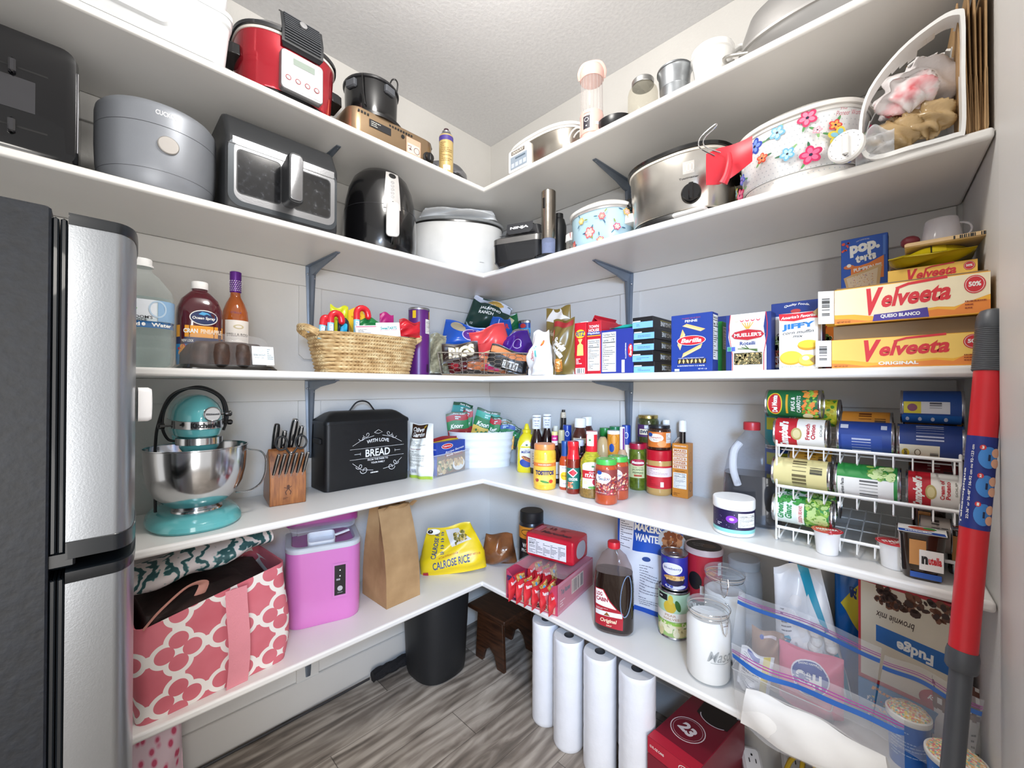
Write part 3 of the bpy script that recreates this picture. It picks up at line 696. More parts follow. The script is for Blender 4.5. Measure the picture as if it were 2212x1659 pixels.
# cheese sauce cartons
def velv(sub, sc, bandc):
    def f(d, w, h, k=1.):
        d.rect(-w/2, 0, w/2, h, 'f4b53a'); d.poly([(-w*.5, h*.98), (w*.5, h*.98), (w*.5, h*.45), (w*.3, h*.22), (w*.2, h*.26), (0, h*.2), (-w*.2, h*.15), (-w*.35, h*.25), (-w*.5, h*.28)], sc)
        d.poly([(w*.5, h*.32), (w*.36, h*.3), (w*.3, h*.14), (w*.2, h*.2), (0, h*.12), (-w*.25, h*.04), (-w*.4, h*.14), (-w*.5, h*.16), (-w*.5, h*.02), (w*.5, h*.02)], 'ea8a3a')
        # brand lettering, swung upwards to the right with a long crossbar
        d.text('V', -w*.205, h*.56, w*.12, h*.74, 'd8303a', .05, .3, 0, 0); d.text('elveeta', w*.06, h*.62, w*.44, h*.46, 'd8303a', .035, .3, .035)
        d.line([(-w*.06, h*.84), (w*.02, h*.93), (w*.14, h*.96), (w*.26, h*.99)], h*.07, 'd8303a')
        if bandc: d.poly([(-w*.22, h*.02), (-w*.21, h*.2), (-w*.05, h*.22), (w*.14, h*.27), (w*.15, h*.02)], bandc)
        d.text(sub, -w*.035, h*.13, w*.26, h*.11, W_, .04)
        d.ell(w*.415, h*.72, w*.06, h*.22, 'd02c36'); d.ring(w*.415, h*.72, w*.053, h*.195, w*.003, W_); d.text('50%', w*.415, h*.73, w*.07, h*.12, W_, .04)
        d.lines(w*.36, h*.12, w*.48, h*.36, 3, 'a04a20', .4, 4); d.text('NET WT 32 OZ', -w*.43, h*.06, w*.1, h*.05, '5a3a20')
    return f
def vbox(label, x0, x1, yt, yb, s, z, depth, fn, ph, gap=True):
    a, c = plx(x0, yb, -DR+s), plx(x1, yb, -DR+s); m = (a+c)/2; m.z = z; w = abs(a.y-c.y); h = ht(m, yt)
    t = thing('cheese_box', label, 'box', m, -PI/2, 'yellow cheese cartons')
    k = h*ph
    b = B('efb43c'); b.box(w, depth, k, 0, depth/2, 0, .001); b.obj('carton', t)
    b = B(mk('8a7458', .8)); b.box(w-.004, depth-.012, h-k-.0015, 0, depth/2+.006, k+.0004, .0005); b.obj('inner_tray', t)
    d = D(flat(0)); fn(d, w, k); d.obj('front_panel', t)
    if gap:
        b = B('f0eee8'); b.at(-w/2-.001, .004, .004, rz=.5); b.box(.035, .0008, k-.004, -.0175, 0, 0, .0002); b.obj('end_flap', t)
        d = D(lambda u, v, o: (u, -o, v)); d.b.at(-w/2-.001, .0035, .004, rz=.5); d.bars(-.027, k*.2, -.01, k*.75, 14, '222222', 3, True); d.obj('barcode', t)
        b = B(mk('9a7c52', .8)); b.at(-w/2-.001, .01, k*.8, rz=.35, ry=-.75); b.box(.055, .0008, .018, -.028, 0, -.01, .0002); b.obj('torn_flap', t)
    return m, w, h
z = Z3
P1, w1, h1 = vbox('lower yellow cheese carton marked ORIGINAL lying at the shelf end', 1797, 2139, 692, 784, .012, z, .19, velv('ORIGINAL', 'f8cf6a', None), .66)
P2, w2, h2 = vbox('cheese carton marked QUESO BLANCO with a purple band, stacked on the ORIGINAL one', 1803, 2140, 602, 684, .004, z+h1+.0008, .19, velv('QUESO BLANCO', 'f3e6c4', '4b3a96'), .93)
z3 = z+h1+h2+.0016
P3, w3, h3 = vbox('yellow cheese carton showing only the upper half of its red lettering, third in the pile', 1918, 2112, 572, 600, .12, z3, .09, velv('ORIGINAL', 'f7c85a', None), .97, False)
P = V(P3.x+.045, P3.y, z3+h3+.022)
pouch('snack_pouch', 'shiny olive yellow pouch lying across the pile of cheese cartons', 'pouch', (P+V(-.07, 0, 0), w3*.98, .14, -PI/2), .044, mk('b8a512', .22), lambda d, w, h: (d.rect(0.0, 0, w*.02, h*.9, '2c2a10'), d.rect(w*.02, 0, w*.18, h*.9, 'c4b020')), seed=9, crk=.5, tilt=(-PI/2, 0))
P4 = V(P3.x-.015, P3.y-.03, P.z+.024)
b_ = BX('sauce_packet', 'flat tan packet with black print lying on the yellow pouch', 'packet', (P4, .15, .012, -PI/2), .12, 'd9b98a', lambda d, w, h: d.bars(w*.05, h*.2, w*.4, h*.85, 16, '222222'), e=.003, body='packet')
P5 = V(P4.x+.06, P4.y+.01, P4.z+.0125)
t = thing('plastic_cup', 'clear plastic cup with a ring handle upside down on the tan packet', 'cup', P5, -PI/2)
b = B(clear('f2eef4', .28, .1)); b.lathe([(.036, 0), (.0375, .001), (.030, .055), (.028, .058), (0, .058)], 32, False); b.lathe([(.0345, 0), (.0285, .055), (0, .056)], 32, False); b.obj('cup', t)
b = B(clear('f2eef4', .4, .1)); b.tube([(.03+.02*cos(a), -.005, .024+.018*sin(a)) for a in [2*PI*i/16 for i in range(16)]], .0022, 8, True); b.obj('handle', t)
tag(B('7a2a34').at(P5.x, P5.y+.055, P5.z+.016).sphere(.019, 0, 0, 0, 1, 1, .8, 14).obj('candy_ball'), 'small dark red ball lying beside the upside-down clear cup', 'candy')
# white and brown bags leaning in front of the crackers
def chester(d, w, h):
    d.ell(w*.28, h*.74, w*.1, h*.07, 'e86a24'); d.ell(w*.28, h*.75, w*.05, h*.03, 'f4c030'); d.text('Chester', -w*.1, h*.42, h*.22, w*.1, 'c0504a', .02, .2, 1.2); d.text('24', -w*.02, h*.6, w*.12, h*.05, '5ab4ae', .02, 0, 1.2); d.rect(w*.02, h*.4, w*.1, h*.55, '6cc0bc')
    d.text("Oriental", -w*.3, h*.1, h*.16, w*.09, 'c0303c', .03, .2, 1.1); d.ell(-w*.3, h*.5, w*.06, h*.05, 'd8a860')
pouch('puffed_snack_bag', 'crumpled white snack bag with orange and teal print leaning by the wire basket', 'bag', spotR(1143, 1196, 715, 808, .03, Z3), .09, mk('eceae8', .35), chester, seed=12, crk=.55, wf=lambda v: 1.05-.45*v, flatb=True)
def golden(d, w, h):
    d.rect(-w*.45, h*.86, w*.45, h*.96, '8e1d22'); d.text('Golden', 0, h*.55, w*.6, h*.12, W_, .05, .1, -.9); d.text('Grahams', -w*.08, h*.42, w*.6, h*.11, W_, .05, .1, -.9)
    d.ell(-w*.1, h*.16, w*.32, h*.12, 'd88a34'); d.blobs(-w*.35, h*.06, w*.15, h*.26, 26, ['e8b060', 'b0642a', 'f4d6a0'], w*.02, w*.05, 6); d.rect(-w*.48, h*.6, -w*.38, h*.8, 'c83c28')
pouch('cereal_bag', 'olive brown cereal bag reading Golden Grahams in front of the cracker cartons', 'bag', spotR(1196, 1241, 690, 807, .02, Z3), .07, mk('6a5828', .3), golden, seed=13, crk=.5, flatb=True)
pouch('cereal_bag', 'taller clear-topped brown cereal bag with a peaked corner behind the others', 'bag', spotR(1180, 1232, 665, 800, .14, Z3), .06, mk('75622f', .3), lambda d, w, h: (d.poly([(-w*.5, h*.8), (-w*.2, h), (w*.1, h), (w*.3, h*.86), (w*.5, h*.8)], 'cfccca'), d.text('Grahams', 0, h*.62, w*.5, h*.06, 'c9c2b0', .03, .2, -.3)), seed=14, crk=.5, flatb=True)
# ================================================================ middle shelf, left wall
ZJ = Z3
# water jug
P = L(312, .125, ZJ); P.x = -1.632+.008
t = thing('water_jug', 'clear gallon water jug with white cap standing against the refrigerator', 'jug', P, 0)
CW = clear('eef2f2', .07, .06, 'f8fcfb', .4, 30.)
pr = [(.80, 0), (.96, .008), (1, .03), (1, .05), (.965, .056), (1, .062), (1, .085), (.965, .091), (1, .097), (1, .12), (.965, .126), (1, .132), (1, .18), (1, .20), (.93, .222), (.55, .262), (.3, .28), (.28, .30)]
b = B(CW); shaped(b, .142, .142, pr, 3.2); b.obj('jug_body', t)
b = B(clear('e8f2f4', .04, .02, 'eff7f7')); shaped(b, .134, .134, [(.8, .004), (.95, .012), (.97, .03), (.97, .195), (.94, .2)], 3.2); b.obj('water', t)
rf = rings_fn(.142, .142, pr, 3.2); d = D(around(rf), .02)
d.rect(-.11, .112, .11, .19, 'e6ecf2'); d.rect(-.11, .112, .11, .130, '1d6aa8'); d.text('Distilled     Water', .0, .121, .13, .011, W_, .03); d.ell(.0, .121, .004, .005, W_)
d.text("FREEDOM'S", -.012, .141, .062, .008, '22262e', .01); d.text("CHOICE", -.014, .133, .042, .006, '22262e', .01); d.poly([(-.036, .172), (-.03, .165), (-.022, .165), (-.028, .160), (-.026, .152), (-.034, .157), (-.041, .151), (-.039, .16), (-.046, .165), (-.038, .166)], '1c2a4a'); d.ell(-.026, .160, .013, .005, '5cb83a', rot=.3)
d.rect(.03, .131, .11, .19, '8fb4d6'); d.ring(.03, .165, .02, .024, .004, 'b8cfe2'); d.obj('label', t)
b = B('f2f2f0'); capring(b, .022, .296, .020); b.lathe([(.026, .292), (.026, .297), (.0, .297)], 30); b.obj('cap', t)
# juice bottle
f = spotL(379, 478, 612, 790, .16, ZJ); P, w, h, rz = f
t = thing('juice_bottle', 'dark red juice bottle with oval ocean logo, white cap and orange label band', 'bottle', P, rz)
pr = [(.85, 0), (.97, .012), (1, .03), (1, .62*h), (.97, .70*h), (.80, .80*h), (.45, .885*h), (.34, .90*h), (.34, .93*h)]
b = B(mk('4c0f1c', .12, coat=.5)); shaped(b, w, w*.8, pr, 3.); b.obj('bottle_body', t)
d = D(around(rings_fn(w, w*.8, pr, 3.)), .02); q = w
d.ell(.005, h*.585, q*.31, h*.085, W_); d.ell(.005, h*.585, q*.29, h*.076, '1c2c5c'); d.text('Ocean Spray', .005, h*.575, q*.5, h*.04, W_, .03, .1); d.poly([(-q*.08, h*.62), (0, h*.65), (q*.12, h*.64), (q*.2, h*.61), (q*.1, h*.625), (q*.04, h*.61)], '4fa8dc')
d.rect(-q*.62, h*.36, q*.62, h*.49, 'f0a22c'); d.text('CRAN', -q*.24, h*.43, q*.3, h*.05, W_, .04); d.text('PINEAPPLE', q*.22, h*.43, q*.5, h*.05, 'f4dcc0', .04); d.rect(-q*.62, h*.28, q*.62, h*.36, '1f2858'); d.text('NEW LOOK', -q*.3, h*.32, q*.25, h*.03, W_, .02); d.rect(-q*.62, h*.04, q*.62, h*.28, '1f86c8'); d.blobs(-q*.5, h*.18, -q*.2, h*.26, 7, ['c8202c', 'f0a030'], .005, .009, 4); d.obj('label', t)
b = B('f2f0ee'); b.at(0, 0, 0); capring(b, w*.185, h*.925, h*.085); b.obj('cap', t)
# rose wine
f = spotL(478, 536, 588, 790, .25, ZJ); P, w, h, rz = f; Rr = w/2
glassw = [(0, 0), (.9, 0), (1, .02), (1, .52), (.93, .60), (.7, .68), (.42, .745), (.38, .78), (.38, .86)]
t = LT('wine_bottle', 'rose wine bottle with purple foil neck and cream label', 'bottle', (P, Rr, PI/2), h,
    [('glass_body', glassw, mk('a4521c', .08, coat=.6)), ('foil', [(.40, .74+.05), (.44, .80), (.44, .995), (.38, 1), (0, 1)], mk('5c1a86', .3, .3))],
    lambda d, R_, H: (d.rect(-R_*.75, H*.1, R_*1.35, H*.505, 'efe8e0'), d.text('STELLA ROSA', R_*.3, H*.36, R_*1.8, H*.03, '4a4440', .01), d.ell(R_*.3, H*.44, R_*.4, H*.022, 'cdbf98'), d.ell(R_*.3, H*.44, R_*.25, H*.012, 'efe8e0'), d.text('STELLA', R_*.1, H*.58, R_*.8, H*.018, '7c4a7c')), twist=-.25)
d = D(cyl(lambda v: Rr*.44), .004)
for j in range(6):
    for i in range(9): d.ell(-Rr*.5+i*Rr*.13+(j % 2)*Rr*.065, h*(.81+.018*j), Rr*.045, h*.006, 'e8dff0', 4)
d.obj('foil_pattern', t)
# chocolate bundt cakes in a clear clamshell
a, c = ply(384, 797, -DL+.02), ply(608, 799, -DL+.02); w = abs(a.x-c.x); P = V((a.x+c.x)/2, -DL+.02+w/2*.86, ZJ)
t = thing('cake_container', 'clear domed clamshell of ridged dark chocolate cake with a white price label', 'container', P, 0)
b = B(mk('17130f', .2, coat=.4)); shaped(b, w, w*.86, [(1.0, 0), (1.0, .004), (.98, .006), (.93, .014), (.9, .014)], 6.); b.obj('tray', t)
b = B(clear('e8e8ea', .07, .05, bump=.3, bs=20))
def rg(s, z, a=0): return [(p[0]*(1+a*(i % 4 < 2)), p[1]*(1+a*(i % 4 < 2)), z) for i, p in enumerate(er(w/2*s, w*.43*s, z, 4, 64))]
b.loft([rg(.95, .012), rg(.93, .02), rg(.90, .055, .012), rg(.85, .085, .012), rg(.75, .105), rg(.6, .112), rg(.2, .114)], False, True); b.obj('dome_lid', t)
b = B(mk('3c271c', .5, 0, .8, 60., .4, 40.))
def cr(R_, z): return [((R_+.020*abs(cos(5*a)))*cos(a), (R_+.020*abs(cos(5*a)))*sin(a), z) for a in [2*PI*i/96 for i in range(96)]]
R0 = w*.37; b.loft([cr(R0, .015), cr(R0*1.0, .05), cr(R0*.93, .075), cr(R0*.8, .086), cr(R0*.55, .088), cr(R0*.3, .08), cr(R0*.2, .05), cr(R0*.2, .015)]); b.obj('cake', t, ang=60)
d = D(lambda u, v, o: (w*.20+u, -w*.385-o+(v-.02)*.25+.0*u, v), 0); d.rect(0, .018, .062, .078, 'eef2f2'); d.rect(.042, .022, .062, .074, 'dfe6e8'); d.ring(.024, .066, .007, .007, .0008, '8fb8c0'); d.text('DOUBLE CHOCOLATE', .021, .05, .034, .006, '5a7078', .02); d.text('BUNDT CAKE', .021, .041, .026, .0035, '5a7078'); d.lines(.043, .035, .06, .072, 6, '708890'); d.obj('price_label', t)
# rope basket with its contents
a, c = ply(716, 806, -DL+.02), ply(901, 806, -DL+.02); w = abs(a.x-c.x); P = V((a.x+c.x)/2, -DL+.02+.11, ZJ); HB = .150
def _rope(nt, x, y, z, tc):
    n = tex(nt, 'Noise', tc, 24., 5., (1, 1, 2.5)); w1 = tex(nt, 'Wave', tc, 55., 2.); w1.inputs['Distortion'].default_value = 3.; w1.bands_direction = 'DIAGONAL'
    return ramp(nt, n.outputs['Fac'], [(.3, 'a88250'), (.5, 'cfae7a'), (.7, 'e6cf9f')]), w1.outputs['Fac']
ROPE = pat('seagrass_rope', _rope, .8, bump=.9)
t = thing('rope_basket', 'tan coiled seagrass basket with two loop handles holding candy', 'basket', P, 0)
b = B(ROPE); NC = 11; rgs = []
for i in range(NC*6+1):
    v = i/(NC*6); k = 1+.19*v; bump_ = abs(sin(PI*v*NC))**.7*.006
    rgs.append([(p[0]+p[0]/abs(w/2)*0, p[1], p[2]) for p in er(w/2*k+bump_, .102*k+bump_, v*HB, 3, 64)])
inn = [er(w/2*(1+.19*v)-.008, .102*(1+.19*v)-.008, v*HB, 3, 64) for v in (1, .5, .05)]
b.loft(rgs+inn, True, True); b.obj('body', t)
for s in (-1, 1):
    b = B(ROPE); x0 = s*w/2*1.15
    for dz in (0, .011): b.tube([(x0, -.06, HB-.012+dz), (x0+s*.03, -.045, HB+.004+dz), (x0+s*.045, 0, HB+.010+dz), (x0+s*.03, .045, HB+.004+dz), (x0, .06, HB-.012+dz)], .0075, 10, smooth=6)
    b.obj('handle', t)
def cane(label, x0, x1, yt, yb, s, hook, lean=0):
    f = spotL(x0, x1, yt, yb, s); P, w_, h_, rz = f; r = .0125; hook = h_*.2 if hook else 0
    t = thing('candy_cane_tube', label, 'candy', P+V(0, 0, -.03), rz, 'candy cane tubes in the rope basket', tilt=(0, lean))
    hh = h_+.03; rad = (w_-2*r)/2 if w_ > 3*r else .02
    b = B(mk('cf1c2a', .25, coat=.4)); b.tube([(0, 0, hh*.55), (0, 0, hh-rad-r)]+[(rad-rad*cos(a), 0, hh-rad-r+rad*sin(a)) for a in [PI*i/8 for i in range(1, 9)]]+[(2*rad+.001, 0, hh-rad-r-.006)], r, 16); b.sphere(r, 2*rad+.001, 0, hh-rad-r-.008, n=14); b.obj('red_hook', t)
    b = B('8cc8e0'); b.lathe([(r*.95, 0), (r*.95, hh*.55)], 18); b.obj('wrapped_stem', t)
    d = D(cyl(lambda v: r*.95), .004); d.rect(-.008, .01, .006, hh*.5, 'e8eef2'); d.lines(-.007, .012, .005, hh*.48, 6, '4a6a8a'); d.rect(.008, .01, .016, hh*.52, '17395c'); d.obj('print', t)
cane('tall red candy cane tube with hook turned right in the rope basket', 751, 789, 657, 715, .10, True)
cane('leftmost red candy cane tube in the rope basket', 680, 706, 677, 715, .08, True, .12)
cane('second red candy cane tube from the left in the rope basket', 703, 725, 668, 715, .07, True)
BK = 'candy packets in the rope basket'
pouch('candy_packet', 'bright yellow-green twisted candy packet behind the candy canes', 'packet', spotL(713, 752, 662, 718, .15), .02, mk('c8cc1e', .25), None, BK, 21, .6)
t = BX('candy_box', 'yellow candy carton standing on its corner in the rope basket', 'box', spotL(768, 806, 664, 722, .16), .03, 'f2c22a', lambda d, w, h: d.blobs(-w*.4, h*.1, w*.4, h*.9, 9, ['e08a20'], .003, .006, 6), group=BK); t.rotation_euler.y = -.5
pouch('candy_packet', 'black and cyan candy packet between the candy canes', 'packet', spotL(729, 753, 690, 722, .09), .015, '1a2a34', lambda d, w, h: d.rect(-w*.3, h*.1, w*.3, h*.6, '22a8d0'), BK, 22, .6)
pouch('candy_packet', 'green candy packet lying behind the white tart candy packs', 'packet', spotL(770, 822, 689, 722, .12), .02, mk('1d7a3e', .3), None, BK, 23, .8)
pouch('candy_packet', 'magenta candy packet with a pointed top', 'packet', spotL(820, 850, 677, 722, .13), .012, mk('a51a6a', .3), None, BK, 24, .5)
t = BX('candy_packet', 'white candy pack lettered SweeTARTS leaning on the basket rim', 'packet', spotL(816, 866, 697, 728, .05), .008, 'f2f0ec', lambda d, w, h: (d.text('SweeTARTS', 0, h*.62, w*.7, h*.2, '2a9a9a', .03, .1), d.line([(-w*.38, h*.45), (w*.38, h*.5)], .001, 'd04060')), group=BK); t.rotation_euler.y = -.12
t = BX('candy_packet', 'white candy pack with pink border left of the SweeTARTS pack', 'packet', spotL(770, 818, 703, 728, .055), .008, 'f2f0ec', lambda d, w, h: (d.rect(-w*.48, h*.86, w*.48, h*.93, 'd05078'), d.lines(-w*.4, h*.3, w*.4, h*.7, 4)), group=BK); t.rotation_euler.y = -.12
pouch('candy_packet', 'red foil candy bag at the right end of the rope basket', 'packet', spotL(862, 907, 693, 728, .07), .025, mk('c01a28', .2), lambda d, w, h: d.rect(-w*.5, h*.85, w*.5, h*.97, '9a1620'), BK, 25, .6)
# purple canister behind the basket
f = spotL(885, 923, 667, 807, .22, ZJ); P, w, h, rz = f
LT('raisin_canister', 'tall purple cardboard canister behind the right end of the rope basket', 'canister', (P, w/2, PI/2), h,
   [('tube', [(1, .01), (1, .965)], mk('5a1c6e', .35)), ('rim', [(1.03, .965), (1.03, .99), (.97, 1), (.95, .985), (0, .985)], TIN), ('base', [(0, 0), (1.03, 0), (1.03, .015), (1, .02)], TIN)],
   lambda d, R_, H: (d.rect(-R_*1.2, H*.84, -R_*.85, H*.95, 'e8c018'), d.rect(R_*.6, H*.84, R_*1.1, H*.95, 'e8c018'), d.facts(R_*.1, H*.62, R_*.95, H*.83, title=False), d.bars(R_*.2, H*.05, R_*.7, H*.17)))
# wire basket of snacks in the corner
t0, w, h, rz = spot(952, 1140, 758, 812, 2.05, ZJ); w = .425; h = .118
WIRE = mk('8a8276', .4, .5); t = thing('wire_basket', 'dark wire basket with hexagon mesh and wooden base full of snacks', 'basket', t0, rz)
dp = .27; hw = w/2; topk = 1.08
def wall_pt(u, v):
    "u along the four sides 0..4, v 0..1 up"
    k = 1+(topk-1)*v; a = [(-hw, 0), (hw, 0), (hw, dp), (-hw, dp)]; i = int(u) % 4; f_ = u-int(u); p, q = a[i], a[(i+1) % 4]
    x = p[0]+(q[0]-p[0])*f_; y = p[1]+(q[1]-p[1])*f_; return (x*k, (y-dp/2)*k+dp/2, .012+v*(h-.012))
for nm, v, r in (('top_rim', 1, .0026), ('bottom_rim', 0, .002)):
    b = B(WIRE); b.tube([wall_pt(i+1e-6, v) for i in range(4)], r, 8, True); b.obj(nm, t)
b = B(mk('9a7a4c', .6)); b.box(w-.01, dp-.01, .009, 0, dp/2, .001); b.obj('base_board', t)
for i in range(4):
    n_ = 4 if i % 2 == 0 else 2
    for j in range(n_ if i else n_):
        b = B(WIRE); b.tube([wall_pt(i+j/n_+1e-6, 0), wall_pt(i+j/n_+1e-6, 1)], .0018, 6); b.obj('post', t)
b = B(WIRE); s_ = .021
for i, ln in ((0, w), (1, dp), (3, dp)):
    nx = int(ln/(s_*1.5)); nz = int((h-.01)/(s_*.87))
    sx = 1/nx/1.5 if 0 else 1/(nx*1.0)
    for cx in range(nx):
        for cz in range(nz+1):
            x0 = (cx+.5)/nx; z0 = (cz+(cx % 2)*.5)/nz; rx = .62/nx; rz_ = .5/nz
            pts = [(x0-rx, z0), (x0-rx/2, z0+rz_), (x0+rx/2, z0+rz_), (x0+rx, z0)]
            if all(0 <= p[0] <= 1 and 0 <= p[1] <= 1 for p in pts): b.tube([wall_pt(i+min(.999, p[0]), p[1]) for p in pts], .0016, 4)
b.obj('hexagon_mesh', t)
SN = 'snack bags in and around the wire basket'
def snack(label, x0, x1, y0, y1, dep, th, m, pr=None, seed=1, crk=.5, roll=0, lean=0, name='snack_bag', z=None):
    P, w_, h_, rz_ = spot(x0, x1, y0, y1, dep, z); t = pouch(name, label, 'bag', (P, w_, h_, rz_), th, m, pr, SN, seed, crk, tilt=(lean, roll)); return t
snack('clear bag of pale nuts slumped at the left end of the wire basket', 929, 972, 722, 806, 2.17, .06, mk('a8a184', .25, 0, .9, 90., .35, 60.), None, 31, .7)
snack('large blue chip bag with purple oval lying across the wire basket', 945, 1050, 700, 792, 2.20, .10, mk('2458b8', .22), lambda d, w, h: (d.ell(w*.08, h*.8, w*.2, h*.14, 'cfc0e0', rot=.3), d.ell(w*.08, h*.8, w*.18, h*.12, '5a2a8c', rot=.3), d.text('mini', w*.08, h*.8, w*.2, h*.06, W_, .02), d.ell(-w*.22, h*.88, w*.16, h*.1, 'b8a888')), 32, .7, roll=.18)
snack('brown sunflower seed bag lettered BIGS at the front rim of the wire basket', 958, 1036, 741, 782, 2.085, .02, mk('2e1c16', .3), lambda d, w, h: (d.text('BIGS', w*.02, h*.55, w*.74, h*.6, 'b0a070', .09, .1, .06), d.text('BIGS', w*.02, h*.55, w*.72, h*.56, 'e6dfce', .05, .1, .06)), 33, .4, roll=-.1)
snack('coral red snack bag on top of the wire basket', 1026, 1108, 706, 768, 2.18, .09, mk('e2484a', .28), lambda d, w, h: d.rect(-w*.3, h*.15, w*.3, h*.2, 'f0d0a0'), 34, .6, roll=-.3)
snack('purple foil snack bag at the right end of the wire basket', 1100, 1162, 717, 782, 2.16, .08, mk('4a1f86', .22), lambda d, w, h: (d.text('BERRIES', -w*.1, h*.3, w*.5, h*.08, 'e0d8ea', .02, 0, -.3), d.ring(0, h*.6, w*.16, h*.14, w*.02, 'c8b8e0')), 35, .6, roll=-.35)
snack('clear bag of mixed nuts beside the purple foil bag', 1102, 1148, 712, 745, 2.3, .05, mk('a08a88', .2, 0, .8, 60., .4, 50.), None, 36, .5, roll=-.2)
snack('pink and orange wrapped snack bar pack low in the wire basket', 1008, 1094, 772, 802, 2.13, .03, mk('cc7a50', .25, 0, .4, 60., .3, 60.), lambda d, w, h: (d.rect(-w*.05, h*.1, w*.3, h*.5, 'cf2f66'), d.rect(-w*.3, h*.5, -w*.1, h*.8, '7a3a2a')), 37, .6, roll=.12)
snack('orange and black jerky pack with bar code slanting in the wire basket', 1048, 1132, 752, 800, 2.11, .02, mk('1a1818', .3), lambda d, w, h: (d.rect(-w*.48, h*.62, w*.48, h*.9, 'd8803c'), d.rect(-w*.1, h*.1, w*.3, h*.45, W_), d.bars(-w*.07, h*.14, w*.27, h*.4)), 38, .5, roll=.28)
snack('dark red snack pouch at the left inside the wire basket', 972, 1018, 764, 803, 2.13, .035, mk('6a1c22', .3), lambda d, w, h: d.ell(-w*.2, h*.4, w*.18, h*.2, 'c0303c'), 39, .6, roll=-.25)
snack('orange and blue snack pouch at the right end inside the wire basket', 1098, 1140, 770, 804, 2.15, .04, mk('2a4a7a', .25), lambda d, w, h: d.rect(-w*.4, h*.4, w*.3, h*.7, 'd8602c'), 40, .6)
snack('dark green chip bag lettered RANCH leaning in the room corner', 1000, 1086, 646, 716, 2.34, .09, mk('1d3a33', .3), lambda d, w, h: (d.poly([(-w*.5, h), (-w*.5, h*.86), (-w*.3, h*.83), (-w*.2, h*.87), (0, h*.8), (w*.15, h*.84), (w*.3, h*.74), (w*.5, h*.78), (w*.5, h)], 'c8ccd8'), d.ell(w*.08, h*.9, w*.2, h*.09, 'c8a04c'), d.text('JALAPENO', w*0, h*.68, w*.52, h*.1, W_, .03), d.text('RANCH', -w*.08, h*.55, w*.36, h*.1, W_, .03), d.text('OZ', -w*.35, h*.12, w*.08, h*.06, W_)), 41, .5, roll=.35)
snack('pointed blue foil bag corner sticking up behind the coral bag', 1048, 1080, 684, 730, 2.30, .03, mk('2358b0', .2), lambda d, w, h: d.line([(w*.0, h*.9), (w*.1, h*.3)], .003, 'dfe6f2'), 42, .4, roll=.35)
snack('blue chip bag with red lettering behind the coral bag', 1072, 1112, 690, 740, 2.30, .05, mk('1c52a8', .22), lambda d, w, h: d.text('STAR', 0, h*.7, w*.7, h*.22, 'd0343c', .05, .1), 43, .5, roll=-.2)
snack('green chip bag with pale diamond against the right wall in the corner', 1084, 1128, 680, 735, 2.38, .05, mk('1f6a3c', .25), lambda d, w, h: d.poly([(0, h*.55), (w*.3, h*.75), (w*.12, h*.95), (-w*.2, h*.8)], 'd8d0a0'), 44, .5, roll=-.2)
def canister(label, x0, x1, yt, dep, m, pr, nm='nut_canister'):
    P, w_, h_, rz_ = spot(x0, x1, yt, 806, dep, ZJ); h_ = ht(P, yt)
    LT(nm, label, 'canister', (P, w_/2, rz_+PI/2), h_, [('tube', [(1, .01), (1, .95)], m), ('rim', [(1.03, .95), (1.03, .985), (.96, 1), (.94, .985), (0, .985)], TIN), ('base', [(0, 0), (1.03, 0), (1.03, .02), (1, .03)], TIN)], pr, group='canisters in the corner')
canister('orange nut canister behind the blue chip bag in the corner', 964, 1000, 695, 2.42, mk('c8742c', .35), lambda d, R_, H: (d.ell(0, H*.86, R_*.5, H*.07, 'a84c2c')))
canister('blue nut canister with red and white print by the right wall corner', 1119, 1158, 694, 2.36, mk('1c4a9c', .3), lambda d, R_, H: (d.rect(-R_*1.2, H*.78, R_*1.2, H*.86, '2a9ad0'), d.ell(-R_*.5, H*.9, R_*.35, H*.04, 'd83a34'), d.ell(-R_*.55, H*.66, R_*.3, H*.07, W_), d.ell(R_*.55, H*.66, R_*.3, H*.07, W_)))
# ================================================================ fourth shelf
Z4 = T[4]+.0003
# ---- stand mixer
AQ = mk('62b5b9', .12, 0, 0, 1, .01, coat=.6)
MX, MY = -1.485, -.20
t = thing('stand_mixer', 'aqua stand mixer with polished steel bowl and black cord looped over its head', 'mixer', (MX, MY, Z4), 0)
def mring(a, b0, b1, z, p=2.4): # plan: half width a, from y=b0 (front) to b1
    return [(q[0], q[1]+(b0+b1)/2, z) for q in er(a, (b1-b0)/2, 0, p, 56)]
b = B(AQ); b.loft([mring(.118, -.165, .185, 0), mring(.124, -.172, .19, .008), mring(.122, -.170, .188, .02), mring(.112, -.155, .18, .034), mring(.09, -.13, .165, .044), mring(.07, -.11, .15, .047)]); b.obj('base', t)
b = B(AQ); b.loft([[(q[0], q[1]+.125, z) for q in er(x, y, 0, 3, 40)] for z, x, y in ((.04, .055, .05), (.1, .045, .04), (.2, .043, .04), (.29, .05, .05))]); b.obj('column', t)
hp = [(.276, .052, -.13, .17), (.284, .062, -.15, .18), (.30, .066, -.158, .185), (.335, .067, -.162, .188), (.36, .064, -.155, .185), (.38, .056, -.14, .175), (.395, .044, -.12, .16), (.406, .028, -.09, .13), (.411, .01, -.05, .08)]
b = B(AQ); b.loft([mring(a, y0, y1, z, 2.3) for z, a, y0, y1 in hp]); b.obj('motor_head', t)
SI = mk('cfd0d2', .15, 1., 0, 1, .01)
b = B(SI)
b.loft([mring(.0675, -.1625, .1885, .306, 2.3), mring(.0695, -.1645, .19, .307, 2.3), mring(.0695, -.1645, .19, .330, 2.3), mring(.0675, -.1625, .1885, .331, 2.3)], False, False); b.obj('trim_band', t)
